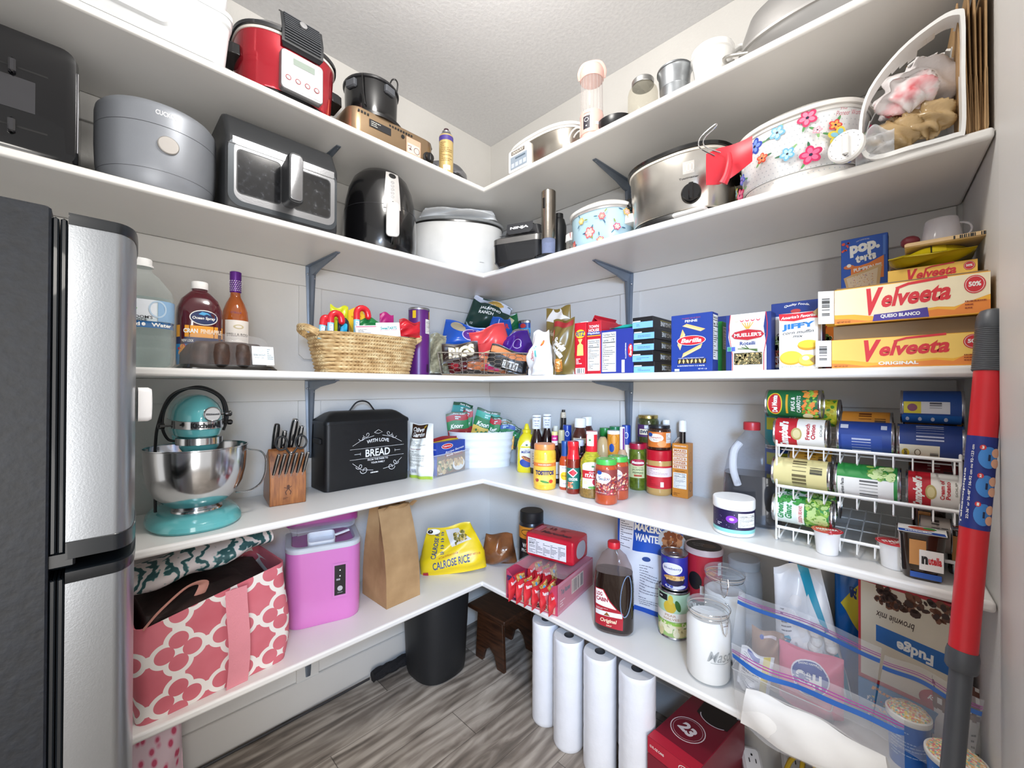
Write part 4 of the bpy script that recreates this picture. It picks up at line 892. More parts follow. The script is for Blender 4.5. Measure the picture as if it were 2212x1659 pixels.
d = D(around(lambda v: mring(.0695, -.1645, .19, v, 2.3)), .004); d.text('KitchenAid', .008, .3185, .088, .016, '14161a', .06); d.obj('band_lettering', t)
b = B(SI); b.at(.0, -.075, 0); b.lathe([(.052, .256), (.060, .257), (.060, .277), (.055, .278)], 40); b.obj('attachment_ring', t)
b = B(AQ); b.at(0, -.075, 0); b.lathe([(.0, .216), (.030, .218), (.036, .226), (.05, .246), (.052, .257), (0, .257)], 40); b.obj('beater_hub', t)
b = B(SI); b.at(-.012, -.075, 0); b.lathe([(.006, .14), (.006, .218)], 12); b.obj('beater_shaft', t)
b = B(SI); b.at(.018, -.163, .352, rx=PI/2); b.lathe([(.0215, 0), (.0225, .003), (.0215, .006), (.0195, .0075), (.019, .0065), (0, .0065)], 32); k = b.obj('hub_cap', t)
b = B(mk('9a9ca0', .3, 1.)); b.at(.018, -.170, .352); b.box(.036, .003, .006, 0, 0, -.003, .001); b.obj('cap_bar', k)
d = D(lambda u, v, o: (.018+u, -.1718-o, .352+v)); d.text('KitchenAid', 0, 0, .031, .004, '1a1c20', .04); d.obj('cap_lettering', k)
for x, y, z, r, L_ in ((.060, -.155, .352, .0085, .018), ):
    b = B(BLK()); b.at(x-.012, y-.002, z, ry=PI/2); b.lathe([(.003, -.012), (.003, 0), (r*.7, .001), (r, .006), (r, L_), (r*.7, L_+.003), (0, L_+.003)], 12); b.obj('attachment_knob', t)
b = B(BLK()); b.at(-.068, -.10, .318, ry=-PI/2); b.lathe([(.0025, 0), (.0025, .018), (.008, .019), (.009, .03), (.006, .034), (0, .034)], 12); b.obj('speed_lever', t)
b = B(BLK()); b.at(.068, -.06, .318, ry=PI/2); b.lathe([(.0025, 0), (.0025, .008), (.008, .009), (.009, .018), (.006, .022), (0, .022)], 12); b.obj('lock_lever', t)
b = B(mk('1a1a1c', .45))
b.tube([(-.098, -.0, .045), (-.100, -.01, .25), (-.092, -.02, .33), (-.07, -.03, .40), (-.03, -.04, .428), (.02, -.04, .425), (.062, -.035, .395), (.075, -.03, .34), (.072, -.03, .30)], .0042, 8, smooth=8)
b.tube([(.07, -.035, .29), (.082, -.03, .34), (.066, -.03, .40), (.01, -.035, .434), (-.045, -.03, .418), (-.078, -.02, .37), (-.084, -.01, .31), (-.07, -.0, .27), (-.05, .0, .26)], .0042, 8, smooth=8); b.obj('power_cord', t)
b = B(SI); bp = [(0, .032), (.055, .032), (.058, .046), (.056, .05), (.066, .062), (.088, .078), (.108, .10), (.122, .13), (.130, .17), (.133, .21), (.134, .242), (.137, .244), (.137, .2465), (.133, .2465), (.131, .24), (.127, .17), (.118, .13), (.103, .10), (.082, .08), (.0, .07)]
b.at(0, -.045, 0); b.lathe(bp, 72, True, True); bo = b.obj('mixing_bowl', t)
b = B(SI); b.at(0, -.045, 0); b.lathe([(.0, .044), (.064, .044), (.067, .0465), (.066, .052), (.06, .054), (.060, .058), (.064, .066)], 48, False, False); b.obj('bowl_foot', t)
b = B(SI); b.at(0, -.045, 0); b.tube([(.128, -.02, .226), (.142, -.022, .222), (.172, -.026, .212), (.186, -.028, .185), (.185, -.028, .14), (.172, -.026, .105), (.148, -.024, .086), (.125, -.02, .082), (.100, -.018, .084)], .0085, 10, smooth=6, flat=.35); b.obj('bowl_handle', t)
# ---- knife block
A, C = on(582, 1096, Z4), on(661, 1084, Z4); m, rz, w = seg(A, C)
t = thing('knife_block', 'slanted brown wooden knife block full of black-handled knives and shears', 'knife block', m, rz)
def _wd(c0, c1, sc=(1, 1, 12), s=9.):
    def f(nt, x, y, z, tc):
        n = tex(nt, 'Noise', tc, s, 6., sc); return ramp(nt, n.outputs['Fac'], [(.3, c0), (.7, c1)]), n.outputs['Fac']
    return f
BLKW = pat('acacia_wood', _wd('7a4520', 'a96a34', (12, 12, 1.6)), .38, coat=.2)
h1 = ht(m, 1030); w2 = w
prof = [(0, 0), (-.001, h1), (.040, h1+.095), (.050, h1+.102), (.135, h1+.06), (.185, .02), (.175, 0)]
b = B(BLKW); b.T = Matrix(((0, 0, 0, 0), (1, 0, 0, 0), (0, 0, 1, 0), (0, 0, 0, 1)))
b.T = Matrix(((0, -1, 0, 0), (1, 0, 0, 0), (0, 0, 1, 0), (0, 0, 0, 1)))
b.prism(prof, -w/2, w/2); b.obj('block', t, bevel=.003)
d = D(flat(-.0005)); d.ell(0, h1*.66, .005, .0055, '4a2410'); d.poly([(-.004, h1*.55), (.004, h1*.55), (.005, h1*.62), (-.005, h1*.62)], '4a2410'); d.line([(-.014, h1*.63), (-.004, h1*.6)], .0022, '4a2410'); d.line([(.004, h1*.61), (.011, h1*.66)], .0022, '4a2410')
for s in (-1, 1): d.line([(s*.002, h1*.56), (s*.009, h1*.46), (s*.006, h1*.36)], .003, '4a2410')
d.lines(-.017, h1*.20, .017, h1*.28, 2, '5a3018', .4); d.obj('twin_emblem', t)
HB_ = mk('131315', .25, coat=.4)
def knife(x, y, z, L_, r, tilt, label=None, lean=0., nm='steak knives in the knife block', steel=True, cat='knife'):
    k = thing('kitchen_knife', label, cat, m+Matrix.Rotation(rz, 3, 'Z') @ V(x, y, z), rz, nm, tilt=(tilt, lean))
    b = B(HB_); b.loft([[(q[0], q[1], zz) for q in er(r*a, r*1.35*a, 0, 3, 16)] for zz, a in ((0, .7), (L_*.1, .85), (L_*.5, 1), (L_*.85, .95), (L_*.97, .8), (L_, .5))]); b.obj('handle', k)
    if steel:
        b = B(CHROME()); b.box(.0022, r*2.95, L_*.98, 0, 0, 0, .0003); b.sphere(r*1.05, 0, 0, L_*.965, 1, 1.35, .5, 14); b.obj('tang', k)
    b = B(CHROME()); b.box(.0015, .012, .03, 0, 0, -.028, .0003); b.obj('blade', k); return k
names = ['leftmost', 'second', 'third', 'fourth', 'fifth', 'rightmost']
for i in range(6):
    knife(-w*.40+i*w*.162, .004, h1+.012, .078, .0062, .0+.12, 'steel-edged steak knife, %s in the front row of the knife block' % names[i], .22)
knife(-w*.30, .095, h1+.088, .105, .0115, .1, 'thick black-handled sharpening steel at the left back of the knife block', .10, 'large knives in the knife block', False)
knife(-w*.10, .070, h1+.092, .075, .0085, .1, 'short black knife handle beside the sharpening steel', .12, 'large knives in the knife block')
knife(w*.14, .085, h1+.095, .115, .012, .1, 'tallest black chef knife handle in the knife block', .16, 'large knives in the knife block')
knife(w*.34, .065, h1+.098, .085, .009, .1, 'black knife handle at the right back of the knife block', .16, 'large knives in the knife block')
k = thing('kitchen_shears', 'black looped kitchen shears stuck in the knife block', 'scissors', m+Matrix.Rotation(rz, 3, 'Z') @ V(w*.12, .03, h1+.10), rz)
for s in (-1, 1):
    b = B(mk('2c2e30', .4)); cx = s*.033; b.tube([(cx+.019*cos(a), 0, .022+.025*sin(a)-.0*s) for a in [2*PI*i/20 for i in range(20)]], .0036, 8, True); b.tube([(cx-s*.012, 0, .004), (s*.006, 0, -.018)], .0035, 8); b.obj('finger_loop', k)
b = B(CHROME()); b.at(0, 0, -.016, rx=PI/2); b.lathe([(.004, -.003), (.004, .003)], 12); b.obj('pivot', k)
# ---- bread box
A, C = on(702, 1066, Z4), on(884, 1033, Z4); m, rz, w = seg(A, C); dp = .165
h0 = ht(A, 914); 
t = thing('bread_box', 'matte black metal bread box with domed lid, bail handle and white lettering', 'bread box', m, rz)
BB = mk('17181a', .42, .2, .15, 300., .03)
f = lambda i, z: rr(w-2*i, dp-2*i, .022, z, 0, dp/2)
b = B(BB); b.loft([f(.003, 0), f(0, .003), f(0, h0-.012), f(0, h0-.0125)]); b.obj('body', t)
b = B(BB); b.loft([f(-.0025, h0-.012), f(-.003, h0-.004), f(-.001, h0+.003)]+[f(.0+.006+q*.055*w/.4, h0+.006+.036*sin(q*PI/2)) for q in (.15, .35, .6, .85, 1, 1.15)]); b.obj('lid', t)
b = B(MBLK()); b.tube([(-.062, dp/2, h0+.038), (-.056, dp/2, h0+.044), (-.03, dp/2, h0+.075), (0, dp/2, h0+.084), (.03, dp/2, h0+.075), (.056, dp/2, h0+.044), (.062, dp/2, h0+.038)], .0036, 8, smooth=5); b.obj('bail_handle', t)
b = B(MBLK()); b.at(-w/2-.004, dp*.45, h0*.68); b.box(.010, .07, .024, 0, 0, 0, .004); b.obj('side_handle', t)
d = D(flat(0)); W = 'e9e9ea'; cx, cz = w*.09, h0*.50
d.text('BREAD', cx, cz, w*.30, h0*.115, W, .02); d.text('WITH LOVE', cx, cz+h0*.17, w*.27, h0*.055, W, .02, arc=.006); d.text('FROM THE FARM TO', cx, cz-h0*.105, w*.25, h0*.028, W, .02); d.text('YOUR FAMILY', cx, cz-h0*.155, w*.17, h0*.028, W, .02); d.lines(cx-w*.09, cz-h0*.32, cx+w*.09, cz-h0*.29, 1, W, .6)
for s in (-1, 1):
    d.line([(cx-w*.33, cz+s*h0*.078), (cx+w*.33, cz+s*h0*.078)], .0011, W)
    for k, (a, r) in enumerate(((.0, .013), (.33, .010))):
        q = [(cx+s*(w*.10+r*2.2*(k+.1)+j*.0016)+s*r*cos(j*.45)*(1-j/22), cz+h0*(.27-.05*k)+r*sin(j*.45)*(1-j/22)) for j in range(18)]; d.line(q, .0016, W)
        q = [(cx+s*(w*.13+r*2.2*(k+.1)+j*.0016)+s*r*1.3*cos(j*.45)*(1-j/22), cz-h0*(.20+.07*(1-k))+r*1.3*sin(j*.45)*(1-j/22)) for j in range(18)]; d.line(q, .002, W)
    d.line([(cx+s*w*.05, cz+h0*.26), (cx+s*w*.18, cz+h0*.22), (cx+s*w*.30, cz+h0*.13)], .0014, W); d.line([(cx+s*w*.21, cz), (cx+s*w*.28, cz)], .0014, W); d.line([(cx+s*w*.21, cz-.006), (cx+s*w*.21, cz+.006)], .0012, W)
    d.line([(cx+s*w*.30, cz-h0*.13), (cx+s*w*.2, cz-h0*.24), (cx+s*w*.06, cz-h0*.27)], .0016, W)
d.line([(cx-w*.05, cz+h0*.31), (cx, cz+h0*.35), (cx+w*.05, cz+h0*.31), (cx, cz+h0*.29), (cx-w*.05, cz+h0*.31)], .0015, W)
d.obj('printed_lettering', t)
# ---- between bread box and corner
def fitg(A, C, yt, z):
    A, C = on(A[0], A[1], z), on(C[0], C[1], z); m, rz, w = seg(A, C); return m, w, ht(m, yt), rz
f = fitg((885, 1020), (902, 1015), 912, Z4)
pouch('spice_pouch', 'silver foil pouch standing between the bread box and the white dressing bag', 'pouch', (f[0]+V(-.01, .10, 0), .07, f[2]*.98, f[3]), .05, mk('a9b0ba', .25, .5), lambda d, w, h: d.lines(-w*.4, h*.3, w*.4, h*.9, 20, '5a6a7a'), seed=51, crk=.5, flatb=True)
def olive(d, w, h):
    d.rect(-w*.36, h*.74, w*.30, h*.985, '3a2416'); d.text('Olive', -w*.06, h*.90, w*.48, h*.08, W_, .02, .25); d.text('Garden', -w*.0, h*.81, w*.5, h*.08, W_, .02, .25); d.ell(w*.2, h*.94, w*.07, h*.015, 'c8a02c', rot=.8)
    d.lines(-w*.3, h*.60, w*.3, h*.71, 5, '6a6a66'); d.text('Classic Italian Salad', -w*.05, h*.55, w*.42, h*.02, '7a2a20', .02); d.lines(-w*.34, h*.22, w*.3, h*.52, 16, '6a6a66'); d.rect(-w*.5, 0, w*.5, h*.055, 'a8c040'); d.rect(-w*.28, h*.1, -w*.04, h*.18, 'c8ccd4'); d.bars(-w*.27, h*.11, -w*.05, h*.17, 10, '888888')
f = fitg((888, 1029), (932, 1035), 915, Z4)
pouch('dressing_pouch', 'white stand-up pouch with dark brown Olive Garden logo beside the bread box', 'pouch', (f[0], f[1]*1.15, f[2], f[3]), .07, mk('e8e8e0', .3), olive, seed=52, crk=.35, flatb=True, seal=.03)
f = fitg((936, 1034), (1012, 1014), 952, Z4); m, w, h, rz = f
t = thing('acrylic_bin', 'small clear acrylic bin holding seasoning packets', 'bin', m, rz)
AC = clear('eef2f4', .09, .04); hb = ht(m, 978); db = .11
b = B(AC); b.loft([rr(w*1.12, db, .012, z, 0, db/2) for z in (0, .003, hb)]+[rr(w*1.12-.006, db-.006, .01, z, 0, db/2) for z in (hb, .004)], True, True); b.obj('tray_body', t)
b = B(clear('f4f6f8', .45, .04)); b.tube([(q[0], q[1], hb) for q in rr(w*1.12, db, .012, 0, 0, db/2)], .0016, 6, True); b.obj('rim', t)
lm = Matrix.Rotation(rz, 3, 'Z')
def lipton(d, w, h):
    d.rect(-w/2, h*.60, w/2, h, '24429c'); d.ell(-w*.15, h*.87, w*.2, h*.085, 'e8e4da'); d.ell(-w*.15, h*.87, w*.18, h*.072, 'c8242c'); d.text('Lipton', -w*.15, h*.87, w*.26, h*.06, W_, .03); d.text('Recipe Secrets', w*.12, h*.715, w*.68, h*.085, W_, .01, .3, .12)
    d.rect(-w/2, 0, w/2, h*.6, '7a5a3a'); d.rect(-w*.24, h*.53, w*.4, h*.64, '8a3a20'); d.text('Beefy Onion', w*.1, h*.6, w*.56, h*.06, W_, .03, 0, .1)
    d.blobs(-w*.45, h*.08, w*.0, h*.42, 24, ['c89a5a', '9a6a34', '5a7a34', 'e0c48a'], w*.03, w*.07, 4); d.ell(w*.26, h*.24, w*.22, h*.2, 'e8e6e0'); d.blobs(w*.1, h*.22, w*.4, h*.42, 26, ['d8a85a', 'b07a3a', 'ecca8a'], w*.02, w*.05, 7); d.lines(-w*.45, h*.03, -w*.2, h*.07, 1, W_, .6)
BX('soup_mix_box', 'blue onion soup mix carton with red Lipton oval in the acrylic bin', 'box', (m+lm @ V(.006, .008, .004), w*.80, h*.95, rz), .035, '2a46a8', lipton, None, lambda d, w, h: (d.rect(.004, h*.2, w-.004, h*.5, '4a6ac0'), d.text('Lipton', w/2, h*.8, w*.7, h*.07, W_)), group='packets in the acrylic bin', lean=0)
pouch('seasoning_packet', 'yellow seasoning packet behind the blue soup mix carton', 'packet', (m+lm @ V(-.018, .052, .004), w*.95, h*.98, rz), .012, mk('e8c024', .3), lambda d, w, h: (d.ell(-w*.3, h*.25, w*.16, h*.18, 'd08020'), d.text('#1', -w*.38, h*.72, w*.1, h*.08, '1a2a5a', .03)), 'packets in the acrylic bin', 53, .25)
pouch('seasoning_packet', 'dark red seasoning packet behind the yellow one', 'packet', (m+lm @ V(.0, .080, .004), w*.98, h*1.04, rz), .014, mk('a01c24', .3), None, 'packets in the acrylic bin', 54, .4)
# ---- white tub with pasta side packets, in the corner
P = on(1040, 1012, Z4); hd = math.atan2(P.y-CAM.y, P.x-CAM.x); rz = face(hd); dd = V(cos(hd), sin(hd), 0)
tw, td = .36, .20; c = P+dd*td/2; h = ht(P, 937)
t = thing('metal_tub', 'oval white ribbed metal tub in the corner', 'tub', c, rz)
b = B(mk('e6e8ec', .3, 0, 0, 1, .01)); rgs = []
for i in range(37):
    v = i/36; k = .88+.12*v; q = .0022*sin(v*PI*2*5)*(.12 < v < .85); rgs.append(er(tw/2*k+q, td/2*k+q, v*h, 2.4, 72))
rgs += [er(tw/2+.004, td/2+.004, h+.002, 2.4, 72), er(tw/2+.002, td/2+.002, h+.006, 2.4, 72), er(tw/2-.003, td/2-.003, h+.002, 2.4, 72), er(tw/2*.88-.003, td/2*.88-.003, .01, 2.4, 72)]
b.loft(rgs); b.obj('tub_body', t)
KN = 'pasta and rice side packets standing in the white tub'
def knorr(band, food, name=''):
    def f(d, w, h):
        d.rect(-w*.5, h*.55, w*.5, h*.78, '1a7a44'); d.rect(-w*.5, h*.78, w*.5, h*.93, band); d.text('Knorr', -w*.06, h*.63, w*.62, h*.12, W_, .03, .35, .06); d.text('Pasta Sides', w*.1, h*.955, w*.55, h*.04, 'e8ece8', .01, .3); d.lines(-w*.1, h*.8, w*.42, h*.9, 2, 'bfe0e0', .6)
        d.rect(-w*.5, h*.02, w*.5, h*.55, food[0]); d.blobs(-w*.4, h*.08, w*.4, h*.46, 22, food, w*.03, w*.08, 9)
    return f
def pk(label, x0, x1, yt, yaw, roll, band, food, sy=0., seed=60):
    g = (c-CAM).dot(FW); q = c+Matrix.Rotation(rz, 3, 'Z') @ V(((x0+x1)/2-1046)/FP*g-sin(roll)*.05, sy, .09); w_ = (x1-x0)/FP*g; h_ = ht(q, yt)*1.03
    pouch('pasta_side_packet', label, 'packet', (q, w_, h_, rz), .014, mk('16492f', .3), knorr(band, food), KN, seed, .3, tilt=(.04, roll), twist=yaw)
pk('green and teal pasta side packet, highest and tilted left in the tub', 966, 1011, 871, .3, .22, '1a8a86', ['e0b46a', 'c8924a', 'f0d49a'], .05, 61)
pk('green packet with red lower band in front of the highest one', 976, 1022, 892, .15, -.12, 'a8202a', ['9a2424', 'd8a860', 'c87a40'], .0, 62)
pk('green pasta side packet with red top strip tucked between the two tall ones', 1002, 1024, 884, .0, .05, 'b0242e', ['a82a2a', 'c05a3a'], .06, 63)
pk('wide green pasta side packet leaning right in the middle of the tub', 1020, 1072, 886, -.1, .25, '2aa08a', ['e6c25a', 'd8a83a', 'f4dc8a', '3a7a3a'], .02, 64)
pk('narrow packet with red and white front right of the middle packet', 1056, 1080, 901, -.2, .2, 'b01c2c', ['f0ece8', 'b01c2c', 'd84050'], -.04, 65)
pk('blue and green packet of yellow noodles at the right of the tub', 1072, 1116, 915, -.15, .1, '1c4a9c', ['e0a850', 'c88a34', 'f2cc80'], -.01, 66)
pk('tan packet peeking out behind the blue noodle packet', 1078, 1108, 907, 0, .12, 'a8845a', ['b08a5c', '6a4a34'], .05, 67)
pk('dark green packet lying low at the right end of the tub', 1100, 1128, 920, -.3, .3, '1c4a34', ['24503a', '8a3a2c'], .045, 68)
# ---------------------------------------------------------------- condiments on the fourth shelf
CG = 'condiment bottles and jars on the fourth shelf'
JAR = [(0, 0), (.88, 0), (.97, .02), (1, .06), (1, .78), (.96, .84), (.86, .88), (.84, .90), (.84, .93)]
LID = [(.90, .875), (.93, .88), (.93, .97), (.90, .995), (0, 1.)]
def cj(name, label, cat, xs, yb, yt, m, lid, pr=None, prof=None, lidp=None, twist=0., lidn='lid', pname='label'):
    P, Rr, hd = rnd(xs[0], xs[1], yb, Z4); F = V(P.x-Rr*cos(hd), P.y-Rr*sin(hd), Z4); H = ht(F, yt)
    return LT(name, label, cat, (P, Rr, hd), H, [('jar_body', prof or JAR, m), (lidn, lidp or LID, lid)], pr, CG, twist, pname), P, Rr, H
G_ = lambda c: mk(c, .1, 0, 0, 1, .10, 40., coat=.5)
# behind items: fixed by column, row of top and setback from the front edge
def bk(name, label, cat, x0, x1, yt, s, m, lid, pr=None, prof=None, lidp=None, wide=1., z=None, twist=0.):
    z = Z4 if z is None else z; q = R((x0+x1)/2, s, z); r0 = ray((x0+x1)/2, 835); hd = math.atan2(r0.y, r0.x)
    g = (q-CAM).dot(FW); Rr = (x1-x0)/2/FP*g*cos(hd-_y)**1*wide; H = ht(q, yt)
    return LT(name, label, cat, (q, Rr, hd), H, [('bottle_body', prof or JAR, m), ('cap', lidp or LID, lid)], pr, CG, twist), q, Rr, H
# mustard (flattened squeeze bottle)
P, Rr, hd = rnd(1117, 1158, 1023, Z4); F = V(P.x-Rr*cos(hd), P.y-Rr*sin(hd), Z4); H = ht(F, 917)
t = thing('mustard_bottle', 'bright yellow squeeze mustard bottle with pointed cap beside the white tub', 'bottle', P, face(hd), CG)
YM = mk('e6d21c', .25, coat=.3); mp = [(.9, 0), (1, .006), (1, .03), (.96, .10*H/.2), (1.0, H*.52), (.95, H*.62), (.75, H*.72), (.42, H*.80), (.36, H*.82)]
b = B(YM); shaped(b, Rr*2, Rr*1.35, mp, 2.6); b.obj('bottle_body', t)
b = B(YM); b.lathe([(Rr*.46, H*.815), (Rr*.46, H*.875), (Rr*.30, H*.89), (Rr*.22, H*.96), (Rr*.14, H), (0, H)], 28); b.obj('cap', t)
d = D(around(rings_fn(Rr*2, Rr*1.35, mp, 2.6)), .006); d.ell(0, H*.38, Rr*.76, H*.27, 'ece6c8'); d.ell(0, H*.57, Rr*.12, H*.02, '3a6a3a'); d.text('Yellow', 0, H*.475, Rr*.6, H*.03, '2a3a8a', .02, .2); d.text('MUSTARD', 0, H*.425, Rr*1.1, H*.05, '22348c', .05)
d.ell(-Rr*.1, H*.20, Rr*.64, H*.085, '24469c', rot=-.2); d.ell(.08*Rr, H*.275, Rr*.68, H*.04, 'c86a2c', rot=-.45); d.ell(.12*Rr, H*.29, Rr*.6, H*.028, '8a2a1c', rot=-.45); d.line([(-Rr*.4, H*.33), (-Rr*.2, H*.3), (-.05*Rr, H*.305), (.1*Rr, H*.275), (.3*Rr, H*.27), (.5*Rr, H*.24)], .0015, 'f0dc30'); d.obj('label', t)
cj('cheese_dip_jar', 'yellow cheese dip jar with orange lid and TOSTITOS label', 'jar', (1152, 1201), 1060, 961, G_('e8b83a'), mk('e08a4c', .3), lambda d, R_, H: (d.rect(-R_*1.3, H*.12, R_*1.3, H*.66, 'eebb44'), d.rect(-R_*1.3, H*.52, R_*1.3, H*.6, 'e07a34'), d.text('SALSA CON QUESO', 0, H*.56, R_*1.2, H*.03, W_), d.text('TOSTITOS', 0, H*.385, R_*1.75, H*.1, '1c2460', .06), d.ell(0, H*.24, R_*.8, H*.085, 'f2cc5a'), d.ell(-R_*.7, H*.22, R_*.18, H*.04, 'a83a3a'), d.ell(0, H*.19, R_*.4, H*.025, '4a8a3a', rot=-.2), d.ell(R_*.55, H*.2, R_*.2, H*.04, 'd0442c')))
SLIM = [(0, 0), (.9, 0), (1, .03), (1, .48), (.92, .56), (.6, .68), (.42, .76), (.40, .80), (.40, .90)]
SLIMC = [(.44, .80), (.46, .81), (.46, .985), (.43, 1), (0, 1)]
TALLC = [(.42, .66), (.46, .68), (.46, .985), (.43, 1), (0, 1)]
def bbq(d, R_, H): d.rect(-R_*1.2, H*.1, R_*1.2, H*.42, 'e8e2da'); d.lines(-R_*.6, H*.16, R_*.6, H*.36, 5, '3a2420', .4)
WR = pat('wrap_print_white', lambda nt, x, y, z, tc: (ramp(nt, tex(nt, 'Voronoi', tc, 160., 0).outputs['Distance'], [(.16, '3a3c8c'), (.2, 'f0eeee')]), None), .4)
SAUC = mk('2a1210', .12, coat=.5)
def neckwrap(tq, yt): pass
for x0, x1, yt, s, lab in ((1145, 1174, 896, .29, 'dark barbecue bottle with white printed neck wrap, left one of the pair'), (1168, 1196, 894, .335, 'dark barbecue bottle with white printed neck wrap, right one of the pair')):
    tq, q, Rr, H = bk('barbecue_sauce_bottle', lab, 'bottle', x0, x1, yt, s, SAUC, mk('eeeeee', .35), bbq, SLIM, [(.62, .76), (.68, .77), (.68, .985), (.62, 1), (0, 1)])
    d = D(cyl(lambda v: Rr*.68), .003); d.rect(-Rr*.7, H*.955, Rr*.7, H*.965, '1c2440'); d.text('SWEET BABY', 0, H*.9, Rr*.9, H*.02, '2a3060', .02); d.text("Sauce is", 0, H*.86, Rr*.6, H*.02, '2a3060', .02, .2); d.text("the Boss", 0, H*.82, Rr*.6, H*.02, '2a3060', .02, .2); d.obj('neck_print', tq)
tq, q, Rr, H = bk('barbecue_sauce_bottle', 'barbecue bottle with pink and cream neck wrap behind the cheese dip', 'bottle', 1184, 1213, 932, .19, SAUC, mk('e6d68a', .35), bbq, SLIM, TALLC)
d = D(cyl(lambda v: Rr*.46), .003); d.rect(-Rr*.7, H*.82, Rr*.7, H*.93, 'd0287a'); d.rect(-Rr*.7, H*.67, Rr*.7, H*.82, 'f0e6e2'); d.text('HONEY', 0, H*.87, Rr*.6, H*.03, W_, .02); d.text("HOW IT IS", 0, H*.77, Rr*.55, H*.025, 'c02868', .02); d.text("MADE", 0, H*.72, Rr*.4, H*.025, 'c02868', .02); d.obj('neck_print', tq)
bk('sauce_bottle', 'blue and tan wrapped bottle neck right of the pink one', 'bottle', 1198, 1228, 929, .265, mk('3a2a2a', .15, coat=.5), mk('d0c294', .4), lambda d, R_, H: d.rect(-R_*1, H*.1, R_*1, H*.4, '2a6a94'), SLIM, TALLC)
tq, q, Rr, H = bk('sauce_bottle', 'tallest slim bottle with speckled beige neck wrap and black tip', 'bottle', 1202, 1233, 889, .385, mk('1f1a18', .15, coat=.5), pat('speckled_wrap', lambda nt, x, y, z, tc: (ramp(nt, tex(nt, 'Voronoi', tc, 130., 0).outputs['Distance'], [(.18, '3a2c22'), (.24, 'd8c8ae')]), None), .5), None, SLIM, [(.36, .62), (.40, .64), (.32, .985), (.28, .99), (0, .99)])
b = B(BLK()); b.lathe([(Rr*.24, H*.985), (Rr*.24, H*1.03), (0, H*1.03)], 16); b.obj('tip', tq)
def hv(d, R_, H): d.rect(-R_*1.2, H*.15, R_*1.2, H*.5, 'dfe8e4'); d.ell(0, H*.42, R_*.6, H*.06, '2a9a4a')
for x0, x1, yt, s, lab in ((1211, 1240, 918, .32, 'ranch bottle with blue cap marked by a white ring, left of the white-capped brown jug'), (1338, 1368, 918, .345, 'ranch bottle with blue cap near the grey bracket')):
    tq, q, Rr, H = bk('ranch_bottle', lab, 'bottle', x0, x1, yt, s, mk('d8ccb0', .2, coat=.4), mk('1f3f9a', .3), hv, SLIM, [(.62, .69), (.64, .7), (.64, .985), (.60, 1), (0, 1)])
    d = D(cyl(lambda v: Rr*.64), .004); d.ring(0, H*.84, Rr*.3, H*.05, Rr*.08, W_); d.obj('cap_print', tq)
for x0, x1, yt, s, lab in ((1189, 1213, 920, .345, 'small cream-capped bottle half hidden behind the pink neck wrap'), ):
    bk('sauce_bottle', lab, 'bottle', x0, x1, yt, s, SAUC, mk('e4ddc8', .4), None, SLIM, SLIMC)
JUG = [(0, 0), (.9, 0), (1, .03), (1, .6), (.92, .72), (.7, .8), (.55, .84), (.52, .87)]
JUGC = [(.60, .855), (.64, .86), (.64, .985), (.6, 1), (0, 1)]
tq, q, Rr, H = bk('ketchup_jug', 'large brown sauce jug with white cap in the middle of the condiments', 'jug', 1234, 1273, 903, .275, mk('4a1a12', .12, coat=.5), mk('f0f0ee', .35), None, JUG, JUGC)
d = D(cyl(prof_r([(a*Rr, z*H) for a, z in JUG])), .006); d.rect(-Rr*.9, H*.62, Rr*.8, H*.70, 'e0d2b8'); d.ell(-Rr*.45, H*.66, Rr*.12, H*.025, '4a4a8a'); d.rect(-Rr, H*.2, Rr, H*.56, 'd8662c'); d.obj('label', tq)
bk('ketchup_jug', 'second brown sauce jug with white cap standing behind the first', 'jug', 1251, 1286, 900, .365, mk('4a1c16', .12, coat=.5), mk('f0f0ee', .35), None, JUG, JUGC)
cj('hot_sauce_bottle', 'small orange wing sauce bottle with blue neck sleeve', 'bottle', (1208, 1233), 1059, 954, mk('b8441c', .12, coat=.5), mk('1c4a8c', .35), lambda d, R_, H: (d.rect(-R_*1.3, H*.06, R_*1.3, H*.50, 'ece8e4'), d.text("ORIGINAL", -R_*.1, H*.46, R_*1.0, H*.025, '2a2a3a'), d.ell(-R_*.1, H*.29, R_*.72, H*.085, 'e8c020'), d.text('Original', -R_*.1, H*.29, R_*.9, H*.04, '7a2a1a', .02, .2), d.text('Sauce', -R_*.1, H*.14, R_*.6, H*.03, '5a4a4a', 0, .2)), [(0, 0), (.9, 0), (1, .03), (1, .56), (.9, .63), (.62, .70), (.56, .72), (.56, .76)], [(.56, .66), (.66, .67), (.62, .9), (.66, .985), (.6, 1), (0, 1)], lidn='neck_sleeve')
cj('cocktail_sauce_bottle', 'cocktail sauce bottle with shiny red neck wrap and green label', 'bottle', (1223, 1253), 1068, 955, mk('7c2014', .12, coat=.5), mk('d0202c', .15, coat=.5), lambda d, R_, H: (d.rect(-R_*1.3, H*.10, R_*1.3, H*.50, '1a6a5c'), d.poly([(-R_*.9, H*.41), (0, H*.5), (R_*.7, H*.41), (0, H*.32)], 'f0ecec'), d.poly([(-R_*.7, H*.41), (0, H*.475), (R_*.55, H*.41), (0, H*.345)], 'c8303c'), d.text('COCKTAIL', -R_*.0, H*.285, R_*1.35, H*.05, W_, .04), d.blobs(-R_*.8, H*.13, -R_*.1, H*.24, 8, ['e8a884', 'c8603c'], R_*.12, R_*.22, 5)), [(0, 0), (.92, 0), (1, .03), (1, .60), (.95, .66), (.75, .72), (.70, .74)], [(.96, .665), (.90, .71), (.80, .75), (.78, .88), (.84, .9), (.84, .975), (.78, 1), (0, 1)], lidn='neck_wrap')
